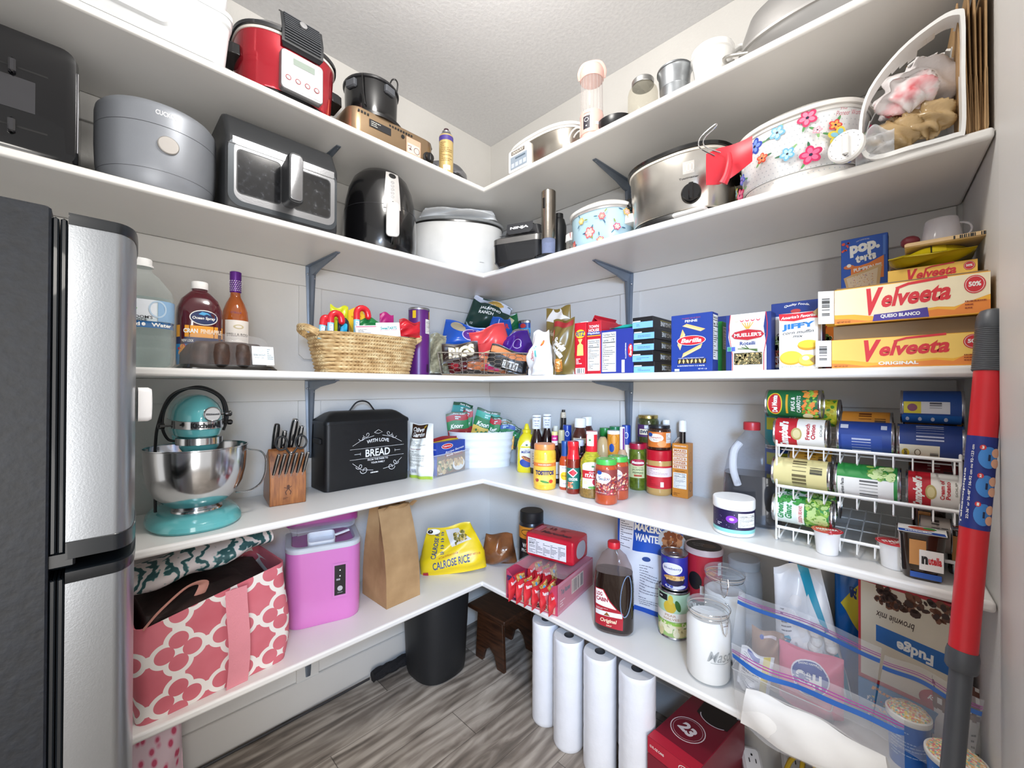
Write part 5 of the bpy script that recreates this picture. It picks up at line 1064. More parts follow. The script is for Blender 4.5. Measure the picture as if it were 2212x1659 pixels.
bk('vitamin_jar', 'small dark jar with light grey lid between the cocktail sauce and the dressing', 'jar', 1240, 1264, 949, .185, G_('20141c'), mk('d4d8e2', .35), lambda d, R_, H: d.blobs(-R_*.6, H*.3, R_*.6, H*.8, 9, ['8a7a5a', '5a3a6a'], R_*.1, R_*.2, 5))
# Italian dressing
P, Rr, hd = rnd(1252, 1304, 1078, Z4); F = V(P.x-Rr*cos(hd), P.y-Rr*sin(hd), Z4); H = ht(F, 934)
dp_ = [(0, 0), (.85, 0), (.97, .01), (1, .05), (.97, .2), (.9, .34), (.98, .48), (.92, .56), (.66, .64), (.44, .70), (.42, .72)]
t = LT('dressing_bottle', 'Italian dressing bottle with red and white neck wrap and yellow-green oil', 'bottle', (P, Rr, hd), H,
       [('glass_body', dp_, pat('dressing_oil', lambda nt, x, y, z, tc: (ramp(nt, tex(nt, 'Noise', tc, 60., 4., (1, 1, 3)).outputs['Fac'], [(.35, '8a8a1c'), (.6, 'b8ac2c')]), None), .1, coat=.5)),
        ('neck_wrap', [(.46, .67), (.48, .68), (.46, .985), (.43, 1), (0, 1)], mk('d82430', .3)),
        ('settled_herbs', [(.0, .001), (.87, .001), (.985, .011), (1.012, .05), (.99, .15)], mk('8a6a34', .3, 0, .3, 200., .25, 120.))],
       lambda d, R_, H: (d.rect(-R_*.95, H*.14, R_*.95, H*.50, 'e8e4dc'), d.ell(0, H*.5, R_*.9, H*.05, 'e8e4dc'), d.rect(-R_*.95, H*.30, R_*.95, H*.42, 'c8242c'), d.ell(0, H*.485, R_*.12, H*.015, '4a7a3a'), d.text('CLASSIC', .1*R_, H*.39, R_*.8, H*.025, W_, .02), d.text('ITALIAN', .1*R_, H*.345, R_*1.5, H*.05, W_, .05), d.ell(R_*.3, H*.25, R_*.35, H*.055, 'c8243c'), d.ell(R_*.65, H*.2, R_*.28, H*.045, 'e0902c'), d.ell(R_*.1, H*.17, R_*.5, H*.02, '5a9a3a'), d.ell(-R_*.6, H*.24, R_*.2, H*.03, 'ead8b0')), CG, .1)
d = D(cyl(lambda v: Rr*.475), .003); d.rect(-Rr*.5, H*.78, Rr*.12, H*.95, 'ecebe8'); d.ell(-Rr*.2, H*.87, Rr*.1, H*.015, '4a7a3a'); d.rect(-Rr*.6, H*.955, Rr*.6, H*1., 'f0efec'); d.obj('neck_print', t)
tq, q, Rr, H = bk('sauce_bottle', 'bulging tan sauce bottle behind the Italian dressing', 'bottle', 1287, 1318, 943, .24, mk('c4a878', .2, coat=.4), mk('c4a878', .3), lambda d, R_, H: (d.rect(-R_, H*.3, 0, H*.6, 'b8c8d8'), d.ell(-R_*.5, H*.55, R_*.2, H*.05, 'd84a6a')), [(0, 0), (.9, 0), (1, .04), (1, .6), (.95, .8), (.7, .93), (.4, .99), (.2, 1)], [(.2, .99), (.2, 1), (0, 1)])
tq, q, Rr, H = bk('seasoning_shaker', 'orange patterned seasoning shaker with white rim', 'shaker', 1312, 1339, 930, .255, mk('d8902c', .35), mk('f0f0ee', .35), lambda d, R_, H: (d.ell(-R_*.3, H*.72, R_*.42, H*.07, '1c4a9c'), d.ring(0, H*.5, R_*.7, H*.1, R_*.06, 'b0641c'), d.ring(R_*.1, H*.86, R_*.6, H*.08, R_*.06, 'b0641c'), d.ring(-R_*.1, H*.3, R_*.6, H*.09, R_*.06, 'b0641c')), [(0, 0), (1, .01), (1, .955)], [(1.01, .945), (1.03, .95), (1.03, .985), (1, 1), (0, 1)])
bk('seasoning_shaker', 'green-capped shaker behind the orange shaker', 'shaker', 1317, 1341, 921, .335, mk('3a7a3a', .35), mk('1f7a4a', .3), None, [(0, 0), (1, .01), (1, .9)], [(1.0, .86), (1.05, .87), (1.05, .985), (1, 1), (0, 1)])
bk('seasoning_shaker', 'second green-capped shaker left of the orange shaker, lower', 'shaker', 1296, 1318, 924, .35, mk('2f6a34', .35), mk('2a8a3c', .3), None, [(0, 0), (1, .01), (1, .9)], [(1.0, .86), (1.05, .87), (1.05, .985), (1, 1), (0, 1)])
tq, q, Rr, H = bk('ranch_bottle', 'white bottle with purple strip between the orange shaker and the blue cap', 'bottle', 1332, 1357, 922, .26, mk('c4a484', .2, coat=.4), mk('e8e6ee', .35), None, [(0, 0), (.9, 0), (1, .03), (1, .5), (.8, .6), (.45, .66)], [(.45, .58), (.48, .6), (.46, .985), (.4, 1), (0, 1)])
d = D(cyl(lambda v: Rr*.48), .003); d.rect(Rr*.05, H*.62, Rr*.4, H*.98, '6a2a7a'); d.obj('neck_print', tq)
def psauce(d, R_, H):
    d.rect(-R_*1.25, H*.22, R_*1.25, H*.78, '8a3a34'); d.blobs(-R_*1.1, H*.24, R_*1.1, H*.62, 40, ['c8485a', 'e0a07a', '6a2a4a', 'd8c0a0', 'a83a2a'], R_*.05, R_*.13, 3); d.ell(-R_*.3, H*.6, R_*.72, H*.125, 'eeeef0'); d.ell(-R_*.62, H*.71, R_*.24, H*.045, '1c4fa0'); d.text('Sauce', -R_*.2, H*.585, R_*.95, H*.07, '3a4a6a', .01); d.text('Pizza', -R_*.0, H*.66, R_*.3, H*.025, '8a8a9a'); d.text('NET WT 14 OZ', -R_*.4, H*.27, R_*.7, H*.025, W_)
for xs, yb, yt, lab in (((1285, 1334), 1092, 994, 'pizza sauce jar with green lid, front one of the pair at the shelf edge'), ((1311, 1358), 1081, 988, 'pizza sauce jar with green lid, behind and right of its twin')):
    tq, P, Rr, H = cj('pizza_sauce_jar', lab, 'jar', xs, yb, yt, G_('b04a28'), mk('4ab04a', .3), psauce)
    d = D(lambda u, v, o: (u, v, H+o)); d.ring(0, 0, Rr*.7, Rr*.7, Rr*.12, 'bfe0b8'); d.obj('lid_print', tq)
cj('jalapeno_jar', 'jar of green sliced jalapenos with dark pink lid and Mezzetta label', 'jar', (1357, 1399), 1060, 959, mk('5a6a20', .1, 0, 0, 1, .35, 70., coat=.5), mk('a81c3c', .25), lambda d, R_, H: (d.rect(-R_*1.25, H*.27, R_*1.25, H*.56, 'cdd09c'), d.ell(0, H*.60, R_*.85, H*.075, 'a81c3c'), d.text('Mezzetta', 0, H*.6, R_*1.3, H*.06, W_, .04, .15), d.text('SLICED TAMED', 0, H*.49, R_*1.1, H*.025, '4a5a3a'), d.text('JALAPENO', 0, H*.44, R_*1.2, H*.045, '3f5a30', .02), d.text('PEPPERS', 0, H*.38, R_*1.1, H*.04, '3f5a30', .02), d.rect(-R_*.4, H*.3, R_*.4, H*.34, 'b0442c')))
tq, P, Rr, H = cj('peanut_butter_jar', 'large peanut butter jar with wide red lid and red and white label', 'jar', (1396, 1452), 1072, 974, mk('c09a5c', .2, coat=.3), mk('c0182c', .3), lambda d, R_, H: (d.rect(-R_*1.3, H*.16, R_*1.3, H*.66, 'c8202e'), d.rect(-R_*1.3, H*.42, R_*1.3, H*.62, 'ecdcdc'), d.lines(-R_*1.1, H*.44, R_*.7, H*.6, 7, 'a86a6a', .25), d.text('Nutrition Facts', -R_*.4, H*.595, R_*.8, H*.025, '8a2a34'), d.rect(R_*.1, H*.2, R_*.35, H*.31, 'f0efec'), d.lines(-R_*.9, H*.2, R_*0, H*.38, 5, '9a1420', .3)), [(0, 0), (.88, 0), (.97, .03), (1, .08), (1, .72), (.97, .78), (.94, .80)], [(1., .77), (1.01, .775), (1.01, .985), (.97, 1), (0, 1)])
P2 = P+V(0, 0, H+.0004); F = P2-V(cos(PI/4), sin(PI/4), 0)*Rr; H2 = ht(F, 920)
LT('pumpkin_butter_jar', 'pumpkin butter jar with black lid and orange label stacked on the peanut butter', 'jar', (P2, Rr*.90, math.atan2(P.y-CAM.y, P.x-CAM.x)), H2, [('jar_body', JAR, G_('3a2218')), ('lid', LID, mk('1c1c20', .3))], lambda d, R_, H: (d.rect(-R_*1.3, H*.12, R_*1.3, H*.74, 'd8762c'), d.ell(-R_*.35, H*.5, R_*.72, H*.17, 'efe8dc'), d.ell(-R_*.85, H*.62, R_*.26, H*.08, '1c4fa0'), d.text('Pumpkin', -R_*.3, H*.51, R_*.95, H*.09, 'c85a2c', .02), d.text('Butter', -R_*.3, H*.42, R_*.4, H*.05, '8a6a5a'), d.ell(R_*.25, H*.27, R_*.4, H*.13, 'e89a5a'), d.rect(R_*.6, H*.3, R_*1.2, H*.7, 'efece6'), d.lines(R_*.63, H*.32, R_*1.17, H*.66, 8)), CG)
tq, P, Rr, H = bk('relish_jar', 'jar mostly hidden beneath the sweet relish jar, only its red lid showing', 'jar', 1384, 1416, 955, .372, G_('4a5a20'), mk('b01c30', .3))
P2 = P+V(0, 0, H+.0004)
q = (P-CAM).dot(FW)
LT('relish_jar', 'dark green sweet relish jar with brass lid standing highest by the bracket', 'jar', (P2, 22/FP*q, math.atan2(P.y-CAM.y, P.x-CAM.x)), ht(P2, 896), [('jar_body', JAR, mk('3c4220', .1, 0, 0, 1, .3, 80., coat=.5)), ('lid', LID, mk('b8a464', .25, 1.))], lambda d, R_, H: (d.rect(-R_*1.2, H*.22, R_*1.2, H*.66, '4a2a5c'), d.rect(-R_*.9, H*.3, R_*.9, H*.5, 'e6dcc0'), d.text('SWEET', -R_*.1, H*.4, R_*1.4, H*.12, '2a3a5a', .05), d.rect(-R_*.35, H*.52, R_*.3, H*.64, 'c8ccd8')), CG)
tq, q, Rr, H = bk('vinegar_bottle', 'white-capped bottle behind the pumpkin butter jar', 'bottle', 1426, 1452, 907, .385, SAUC, mk('f0f0ee', .35), None, SLIM, [(.58, .845), (.62, .85), (.62, .985), (.58, 1), (0, 1)])
A, C = on(1452, 1072, Z4), on(1486, 1078, Z4); m, rz, w = seg(A, C)
def tab(d, w, h):
    d.text('TABASCO BRAND', 0, h*.955, w*.8, h*.02, W_, .02)
    for i, s in enumerate(('MAKES', 'BREAKFAST', 'LUNCH &', 'DINNER', 'BETTER')):
        d.rect(-w*.44, h*(.87-.075*i)-h*.031, w*.44, h*(.87-.075*i)+h*.031, 'e8dccc'); d.text(s, 0, h*(.87-.075*i), w*.76, h*.044, 'b86420', .03)
    d.text('PURE & SIMPLE', 0, h*.49, w*.6, h*.02, '4a2a10'); d.facts(-w*.42, h*.17, w*.42, h*.46); d.lines(-w*.4, h*.03, w*.4, h*.09, 3, '7a4414')
t = BX('pepper_sauce_carton', 'tall orange pepper sauce carton with open top listing BREAKFAST LUNCH & DINNER', 'box', (m, w, ht(A, 957), rz), w*.98, 'd0852c', tab, lambda d, w, h: (d.ring(w*.5, h*.75, w*.25, h*.09, w*.04, 'a8641c'), d.ring(w*.5, h*.5, w*.3, h*.07, w*.05, 'b8b048'), d.ring(w*.5, h*.2, w*.3, h*.09, w*.05, '8a5a1c')), group=CG)
hc = ht(A, 957)
tb = LT('pepper_sauce_bottle', 'dark bottle with white cap sticking out of the open orange carton', 'bottle', (m+Matrix.Rotation(rz, 3, 'Z') @ V(0, w*.5, .0), w*.36, rz+PI/2), ht(A, 908), [('glass_body', [(0, .006), (.9, .006), (1, .03), (1, .5), (.62, .6), (.56, .66), (.54, .86)], mk('140e10', .1, coat=.6)), ('cap', [(.6, .85), (.66, .855), (.66, .985), (.6, 1), (0, 1)], mk('f0f0ee', .35))])
b = B('ece8e2'); b.at(-w/2+.004, w*.5, ht(A, 957), ry=-.9); b.box(.03, w*.8, .0008, .015, 0, 0, .0002); b.obj('flap', t)
A, C = on(1480, 1066, Z4), on(1508, 1067, Z4); m, rz, w = seg(A, C)
BX('drink_mix_carton', 'blue-grey carton edge behind the orange pepper sauce carton', 'box', (m+V(.012, .0, 0), w*1.2, ht(A, 960), rz), .05, '6a7a9a', lambda d, w, h: (d.lines(w*.1, h*.5, w*.45, h*.9, 8, 'c8ccd8'), d.rect(-w*.5, 0, w*.5, h*.2, '7a4a5a')), group=CG)
# ---------------------------------------------------------------- right end of the fourth shelf
P, Rr, hd = rnd(1572, 1664, 1141, Z4)
t = thing('syrup_jug', 'large half-empty jug of dark syrup with red cap behind the supplement jar', 'jug', V(-.21, -1.50, Z4), -PI/2+.2)
jp = [(.85, 0), (1, .012), (1, .10), (.97, .155), (.94, .165), (.90, .18), (.80, .225), (.5, .262), (.26, .285), (.24, .30)]
b = B(clear('d8dce4', .05, .08, 'eef0f4')); shaped(b, .165, .125, [(a, z*1.03) for a, z in jp], 3.2, 40); b.obj('jug_body', t)
b = B(mk('120a0a', .12, coat=.5)); shaped(b, .1655, .1255, [(.85, .004), (.99, .014), (.99, .10), (.955, .155), (.95, .16)], 3.2, 40); b.obj('syrup', t)
b = B(mk('c03038', .35)); capring(b, .024, .300, .026); b.obj('cap', t)
b = B(clear('e8ecf4', .4, .1)); b.tube([(-.03, -.062, .262), (-.045, -.075, .235), (-.047, -.077, .18), (-.035, -.066, .13)], .011, 10, smooth=5); b.obj('handle', t)
P, Rr, hd = rnd(1541, 1631, 1161, Z4); F = V(P.x-Rr*cos(hd), P.y-Rr*sin(hd), Z4); H = ht(F, 1082)
LT('supplement_jar', 'short wide white supplement jar with galaxy purple label and white lid', 'jar', (P, Rr, hd), H, [('jar_body', [(0, 0), (.92, 0), (1, .02), (1, .72), (.97, .76)], WHT()), ('lid', [(1.01, .74), (1.03, .745), (1.03, .97), (1, 1), (0, 1.0)], mk('f0f0ee', .4))],
   lambda d, R_, H: (d.rect(-R_*2.2, H*.10, R_*2.2, H*.72, '221a44'), d.rect(-R_*2.2, H*.10, R_*2.2, H*.20, '8ad0cc'), d.ell(-R_*.25, H*.48, R_*.28, H*.1, '8a3ac0'), d.ell(-R_*.25, H*.48, R_*.12, H*.04, 'e8b8f0'), d.blobs(-R_*1.4, H*.24, R_*1.4, H*.68, 14, ['c8b8e8', 'b040a0'], .0005, .0012, 7), d.lines(-R_*1.0, H*.27, -R_*.5, H*.36, 2, 'e8e4f0', .4), d.facts(R_*.05, H*.28, R_*1.05, H*.66, title=False)), twist=.15)
# wire can rack
RX, RY0, RY1 = -.335, -1.595, -1.955
WW = mk('f0f0ee', .35)
t = thing('can_rack', 'three-tier white wire can rack', 'rack', (0, 0, 0), 0)
FT = [(RX, Z4+.012), (RX, Z4+.128), (RX, Z4+.243)]; BACK = -.075
def wire(nm, pts, r=.0026, **k): b = B(WW); b.tube(pts, r, 6, **k); return b.obj(nm, t)
for y in (RY0, RY1):
    wire('side_frame', [(RX, y, Z4+.003), (RX+.004, y, Z4+.30), (BACK, y, Z4+.36), (BACK, y, Z4+.003), (RX, y, Z4+.003)], .003)
for i, (x, z) in enumerate(FT):
    wire('front_rail', [(x-.016, RY0-.005, z+.032), (x-.016, RY1+.0, z+.032)], .0042)
    b = B(WW); n = 11
    for k in range(n):
        y = RY0-.01+(RY1-RY0+.02)*k/(n-1)
        b.tube([(x-.016, y, z+.03), (x-.017, y, z+.002), (x-.01, y, z-.002), (BACK, y, z+.055)], .0018, 5)
    for q in (.25, .5, .75, 1): b.tube([(x+(BACK-x)*q, RY0, z+.055*q-.003), (x+(BACK-x)*q, RY1, z+.055*q-.003)], .0018, 5)
    b.obj('shelf_grid', t)
CN = 'food cans on the wire rack'; RC = .0415
def lay(label, x0, x1, py, X_, z, m, pr, tw=0., r=RC, mirror=False):
    a, c = plx(x0, py, X_-r), plx(x1, py, X_-r); L_ = abs(a.y-c.y)
    return can(label, (V(X_, (a.y+c.y)/2, z), r, 0), L_, m, pr, CN, lying=-PI/2, twist=tw)
def nut(bg, ink='333333'):
    def f(d, R_, H):
        d.rect(-R_*1.5, H*.06, R_*1.5, H*.94, bg); d.o += .0001
        for k in range(9): d.lines(-R_*1.1+k*R_*.26, H*.1, -R_*1.1+k*R_*.26+R_*.18, H*.9, 1, ink, .3, k)
        d.bars(-R_*.6, H*.68, -R_*.1, H*.88, 12, '222222'); 
    return f
def vt(d, s, u, v, w, h, m, **k): d.text(s, u, v, h, w, m, rot=PI/2, **k)   # word running along the can's axis direction
def delm(d, R_, H):
    # lying can: v runs along the axis (left to right), u runs round it (up)
    d.ell(0, H*.2, R_*.85, H*.14, 'e8c030'); d.ell(0, H*.2, R_*.75, H*.12, 'c8202c'); d.text('Del Monte', 0, H*.2, R_*1.25, H*.1, W_, .05, rot=PI)
    d.text('PEAS &', 0, H*.53, R_*1.0, H*.07, W_, .02, .1, PI); d.text('CARROTS', 0, H*.63, R_*1.2, H*.07, W_, .02, .1, PI); d.rect(-R_*.7, H*.40, R_*.7, H*.44, 'd8a82c')
    d.blobs(-R_*1.2, H*.70, R_*1.2, H*.94, 26, ['e8742c', '5a9a2c', '9ac84a', 'f09040'], R_*.08, R_*.16, 3); d.ell(R_*.9, H*.78, R_*.25, H*.09, 'e0d4a8')
def camp(name1, name2):
    def f(d, R_, H):
        d.rect(-R_*1.5, H*.05, R_*1.5, H*.46, 'c01c2c'); d.ell(0, H*.46, R_*.42, H*.1, 'b8a868'); d.ell(0, H*.46, R_*.3, H*.07, 'd8cc98')
        d.text("Campbell's", R_*.1, H*.24, R_*2.0, H*.22, W_, .05, .3, PI); d.text(name1, -R_*.2, H*.66, R_*1.1, H*.08, 'b81c2c', .03, 0, PI); d.text(name2, -R_*.2, H*.76, R_*1.0, H*.08, 'b81c2c', .03, 0, PI); d.text('SOUP', -R_*.3, H*.9, R_*.8, H*.04, '8a8a80', .02, 0, PI)
    return f
def giant(d, R_, H):
    d.rect(-R_*1.5, H*.05, R_*1.5, H*.5, 'dfeae4'); d.text('Green', 0, H*.16, R_*1.1, H*.12, '2c8a4c', .04, .2, PI); d.text('Giant', 0, H*.3, R_*1.0, H*.12, '2c8a4c', .04, .2, PI)
    d.rect(-R_*.7, H*.44, R_*.9, H*.56, 'f0eee6'); d.text('GREEN BEANS', .1*R_, H*.5, R_*1.2, H*.06, 'c0303c', .02, 0, PI)
    d.blobs(-R_*1.3, H*.6, R_*1.3, H*.93, 34, ['7aac3a', '9cc458', '5a8a2c', 'b8d488'], R_*.1, R_*.22, 6); d.blobs(-R_*1.3, H*.1, -R_*.6, H*.5, 18, ['2a7a34', '3c9a44'], R_*.1, R_*.2, 8)
Z1, Z2, ZT, ZS = Z4+.042, Z4+.158, Z4+.273, Z4+.355
X1 = RX+.036
def tw(f): 
    return f
FR = PI
def L2(label, x0, x1, py, X_, z, m, pr, r=RC): return lay(label, x0, x1, py, X_, z-r, m, pr, FR, r)
L2('green beans can lying at the left of the bottom rack tier', 1665, 1797, 1112, X1+.006, Z1+RC*.2+.036, '2c8a3c', giant)
L2('second green beans can behind the front one on the bottom tier', 1682, 1812, 1090, X1+.095, Z1+.060, '2c8a3c', giant)
L2('beige-labelled can lying at the left of the middle rack tier', 1664, 1792, 1024, X1, Z2+.036, 'd8cc90', nut('d8cc90', '6a6040'))
L2('yellow can behind the beige one on the middle tier', 1700, 1800, 985, X1+.09, Z2+.055, 'c8902c', nut('c8902c', '4a3010'))
L2('green can with white nutrition panel in the centre of the middle tier', 1800, 1946, 1034, X1, Z2+.036, '2a8a3e', lambda d, R_, H: (d.rect(-R_*.3, H*.06, R_*1.1, H*.9, 'ecebe6'), d.text('Nutrition Facts', R_*.4, H*.14, R_*1.2, H*.05, '222222', .03, 0, PI), [d.lines(-R_*.2+k*R_*.2, H*.2, -R_*.1+k*R_*.2, H*.88, 1, '555555', .4, k) for k in range(6)], d.blobs(-R_*1.2, H*.55, -R_*.4, H*.9, 16, ['9cc458', '6a9a3c', 'c8dc9a'], R_*.1, R_*.2, 3)), RC+.003)
L2('potato soup can with red and white label at the right of the middle tier', 1956, 2080, 1061, X1, Z2+.036, 'eeebe4', camp('Cream of', 'Potato'))
L2('dark red soup can behind the potato soup can', 1962, 2076, 1015, X1+.09, Z2+.055, '7a1c24', nut('7a1c24', 'd8c8c0'))
L2('onion soup can with red and white label at the left of the top tier', 1668, 1786, 943, X1, ZT+.036, 'eeebe4', camp('French', 'Onion'))
L2('dark blue can with nutrition table in the centre of the top tier', 1805, 1932, 940, X1, ZT+.036, '1f3f8c', lambda d, R_, H: (d.rect(-R_*.2, H*.1, R_*1.2, H*.8, '2a4a9a'), [d.lines(0+k*R_*.2, H*.12, R_*.1+k*R_*.2, H*.78, 1, 'c8d0e8', .5, k) for k in range(6)], d.rect(-R_*.9, H*.08, -R_*.6, H*.22, 'c8ccd8'), d.rect(-R_*.9, H*.78, -R_*.6, H*.88, 'c8ccd8')))
L2('dark blue bean can with cream emblem panel at the right of the top tier', 1936, 2088, 950, X1, ZT+.036, '1c3a80', lambda d, R_, H: (d.rect(R_*.15, H*.05, R_*1.2, H*.64, 'e2dcc8'), d.ell(R_*.7, H*.14, R_*.3, H*.06, 'd8b82c'), d.text("BUSH'S", R_*.7, H*.14, R_*.5, H*.05, '1c2a4a', .04, 0, PI), d.ring(R_*.65, H*.32, R_*.25, H*.05, R_*.04, '6a5a3a'), d.bars(R_*.6, H*.5, R_*1.1, H*.62), [d.lines(-R_*1.1+k*R_*.18, H*.1, -R_*1.02+k*R_*.18, H*.9, 1, 'c8d0e8', .5, k) for k in range(6)]))
L2('peas and carrots can with green label lying on top of the rack at the left', 1650, 1772, 884, X1+.028, ZS+.036, '1a6a3a', delm)
L2('corn can with yellow kernels behind the peas and carrots can', 1716, 1812, 880, X1+.115, ZT+.058+.032, 'c8c02c', lambda d, R_, H: d.blobs(-R_*1.2, H*.5, R_*1.2, H*.9, 30, ['e6d43a', 'c8b020', '4a8a2c'], R_*.08, R_*.14, 4))
L2('orange can lying behind the centre of the top tier', 1812, 1928, 905, X1+.092, ZT+.058, 'd88a2c', nut('d88a2c', '6a3010'))
L2('blue can with yellow panel lying on top of the rack at the right', 1944, 2086, 888, X1+.035, ZS+.036, '24509c', lambda d, R_, H: (d.rect(-R_*.35, H*.06, R_*.35, H*.34, 'e0d23a'), d.rect(-R_*.35, H*.34, R_*.35, H*.78, 'dfe2e8'), d.ell(0, H*.2, R_*.22, H*.08, '8a4a6a'), d.rect(R_*.45, H*.03, R_*1.3, H*.95, '2a6ab8'), [d.ell(R_*.75, H*(.12+.2*k), R_*.16, H*.03, 'dfe6f2') for k in range(4)], [d.lines(-R_*.3+k*R_*.15, H*.38, -R_*.2+k*R_*.15, H*.75, 1, '4a4a5a', .5, k) for k in range(3)]))
L2('orange can seen between the two blue cans at the right of the rack', 1948, 2085, 915, X1+.088, ZT+.056, 'c88c2c', nut('c88c2c', '6a4010'))
L2('brown can with grey panel lying at the right of the bottom tier', 1985, 2058, 1128, X1+.012, Z1+.044, '5a4a3c', nut('8a8078', '2a2420'))
for i, (lab, yt) in enumerate((('teal green peas can standing behind the rack at its left, lower of two', 0), ('blue and yellow can standing on the teal one behind the rack', 1))):
    P = V(-.07, -1.545, Z4+.0005+i*.1185+.0); can(lab, (P+V(0, 0, .118), .04, _y-.35), .117, ['2a5ab0', '2a96a0'][i], lambda d, R_, H: (d.rect(-R_*1.2, H*.5, R_*1.2, H*.85, 'c8c830'), d.text('GREEN', 0, H*.7, R_*1.2, H*.14, '1a5a5a', .05)), 'cans behind the rack')
P = V(-.07, -1.545, Z4+.0005); can('plain grey-blue can at the bottom behind the rack', (P, .04, _y-.35), .117, '5a6a7a', None, 'cans behind the rack')
# dipping cups
def cup(label, x0, x1, yb, yt, word, tw_):
    P, Rr, hd = rnd(x0, x1, yb, Z4); F = V(P.x-Rr*cos(hd), P.y-Rr*sin(hd), Z4); H = ht(F, yt); t = thing('sauce_cup', label, 'cup', P, face(hd)+tw_, 'dipping cups')
    b = B(mk('e9e9ea', .25, coat=.2)); b.lathe([(0, 0), (Rr*.9, 0), (Rr*.97, .002), (Rr*1.18, H*.88), (Rr*1.30, H*.9), (Rr*1.32, H*.93), (0, H*.93)], 40); b.obj('cup_body', t)
    b = B(mk('d02834', .2, coat=.3)); b.lathe([(Rr*1.38, H*.935), (Rr*1.40, H*.945), (Rr*1.33, H*.955), (0, H*.955)], 40); b.box(.008, .012, .001, 0, -Rr*1.42, H*.935, .0003); b.obj('foil_lid', t)
    d = D(lambda u, v, o: (u, v, H*.955+o)); d.text(word, 0, 0, Rr*1.9, Rr*.6, W_, .05); d.ring(0, 0, Rr*1.25, Rr*1.25, Rr*.05, 'e8a0a4'); d.lines(-Rr*.7, -Rr*.8, Rr*.7, -Rr*.45, 2, W_, .4); d.obj('lid_print', t)
cup('white dipping cup with red foil lid reading MARINARA at the shelf edge', 1762, 1812, 1201, 1147, 'MARINARA', .2)
cup('white dipping cup with red foil lid nearer the red pole', 1902, 1964, 1233, 1174, 'ITALIAN', .5)
# chocolate spread snack packs
def snackpack(label, A, w, h, z, rz):
    t = thing('snack_pack', label, 'snack', (A.x, A.y, z), rz, 'chocolate spread snack packs'); dp = w*.9
    b = B(mk('2e1e14', .15, coat=.5)); b.loft([rr(w*.86, dp*.86, .02, 0, 0, dp/2), rr(w*.9, dp*.9, .02, .004, 0, dp/2), rr(w, dp, .015, h*.9, 0, dp/2), rr(w*1.1, dp*1.08, .01, h*.91, 0, dp/2), rr(w*1.1, dp*1.08, .01, h*.93, 0, dp/2)]); b.obj('tub', t)
    b = B('e6e4e0'); b.prismz([(-w*.58, 0), (w*.5, 0), (w*.58, dp*.9), (-w*.5, dp)], h*.93, h*.94); b.obj('foil_lid', t)
    d = D(lambda u, v, o: (u, v, h*.94+o)); d.rect(-w*.55, 0, w*.48, dp*.3, '1c4aa0'); d.text('nutella', -w*.1, dp*.18, w*.6, dp*.16, W_, .05); d.ell(0, dp*.6, w*.3, dp*.2, 'b8442c'); d.ell(w*.2, dp*.7, w*.15, dp*.15, '3a8a3c'); d.obj('lid_print', t)
    d = D(lambda u, v, o: (u, -dp*.0+dp*.06*(1-v/h)-o-.002, v)); d.rect(-w*.3, h*.05, w*.38, h*.16, '2a5ab0'); d.rect(-w*.32, h*.30, w*.05, h*.8, 'c88a4a'); d.rect(-w*.1, h*.22, w*.42, h*.62, 'f0ece8'); d.text('n', w*.02, h*.42, w*.14, h*.16, '1a1a1c', .06); d.text('utella', w*.24, h*.43, w*.28, h*.16, 'd0202c', .04); d.obj('label', t)
    d = D(lambda u, v, o: (-w*.5+w*.05*(1-v/h)-o-.001, -u, v)); d.rect(-dp*.9, h*.1, -dp*.1, h*.85, 'dddcda'); d.lines(-dp*.85, h*.15, -dp*.15, h*.8, 10); d.obj('side_label', t)
snackpack('brown chocolate spread snack pack with white side label left of the red pole', V(-.395, -1.895, 0), .075, .115, Z4, -PI/2+.1)
snackpack('brown chocolate spread snack pack mostly hidden behind the red pole', V(-.30, -1.957, 0), .045, .115, Z4, -PI/2+.0)
snackpack('third snack pack propped on the shelf behind the first, its blue lid showing', V(-.27, -1.905, 0), .06, .165, Z4, -PI/2)
# telescopic pole leaning on the door corner
a = plx(2138, 770, -.47); c = V(-.62, -1.885, 0); dr = (a-c).normalized(); a = c+dr*1.565
t = thing('telescopic_pole', 'red and grey telescopic pole leaning against the wall end at the right', 'pole', c, 0); L_ = 1.565
q = dr.to_track_quat('Z', 'Y').to_matrix().to_4x4()
def pm(b): b.T = q; return b
GR = mk('4c4f54', .4)
b = pm(B(GR)); b.lathe([(0, .01), (.0165, .01), (.0165, .86), (.0, .87)], 28); b.obj('lower_tube', t)
b = pm(B(GR)); b.lathe([(.0205, .855), (.0235, .86), (.0235, .885), (.0215, .895)], 28, True, True); b.obj('collar', t)
b = pm(B(mk('d0242e', .35))); b.lathe([(.0205, .89), (.0205, L_-.10)], 28); b.obj('upper_tube', t)
b = pm(B(GR)); pr = [(.0225, L_-.125)]
for k in range(22): zz = L_-.122+k*.0038; pr += [(.0240, zz), (.0228, zz+.0019), (.0240, zz+.0038)]
pr += [(.0240, L_-.03), (.023, L_-.014), (.0185, L_-.004), (.010, L_), (0, L_)]
b.lathe(pr, 28); b.obj('grip', t)
b = pm(B(BLK())); b.sphere(.006, -.022, -.0, L_-.02, .6, 1, 1.4, 12); b.obj('hanging_hole', t)
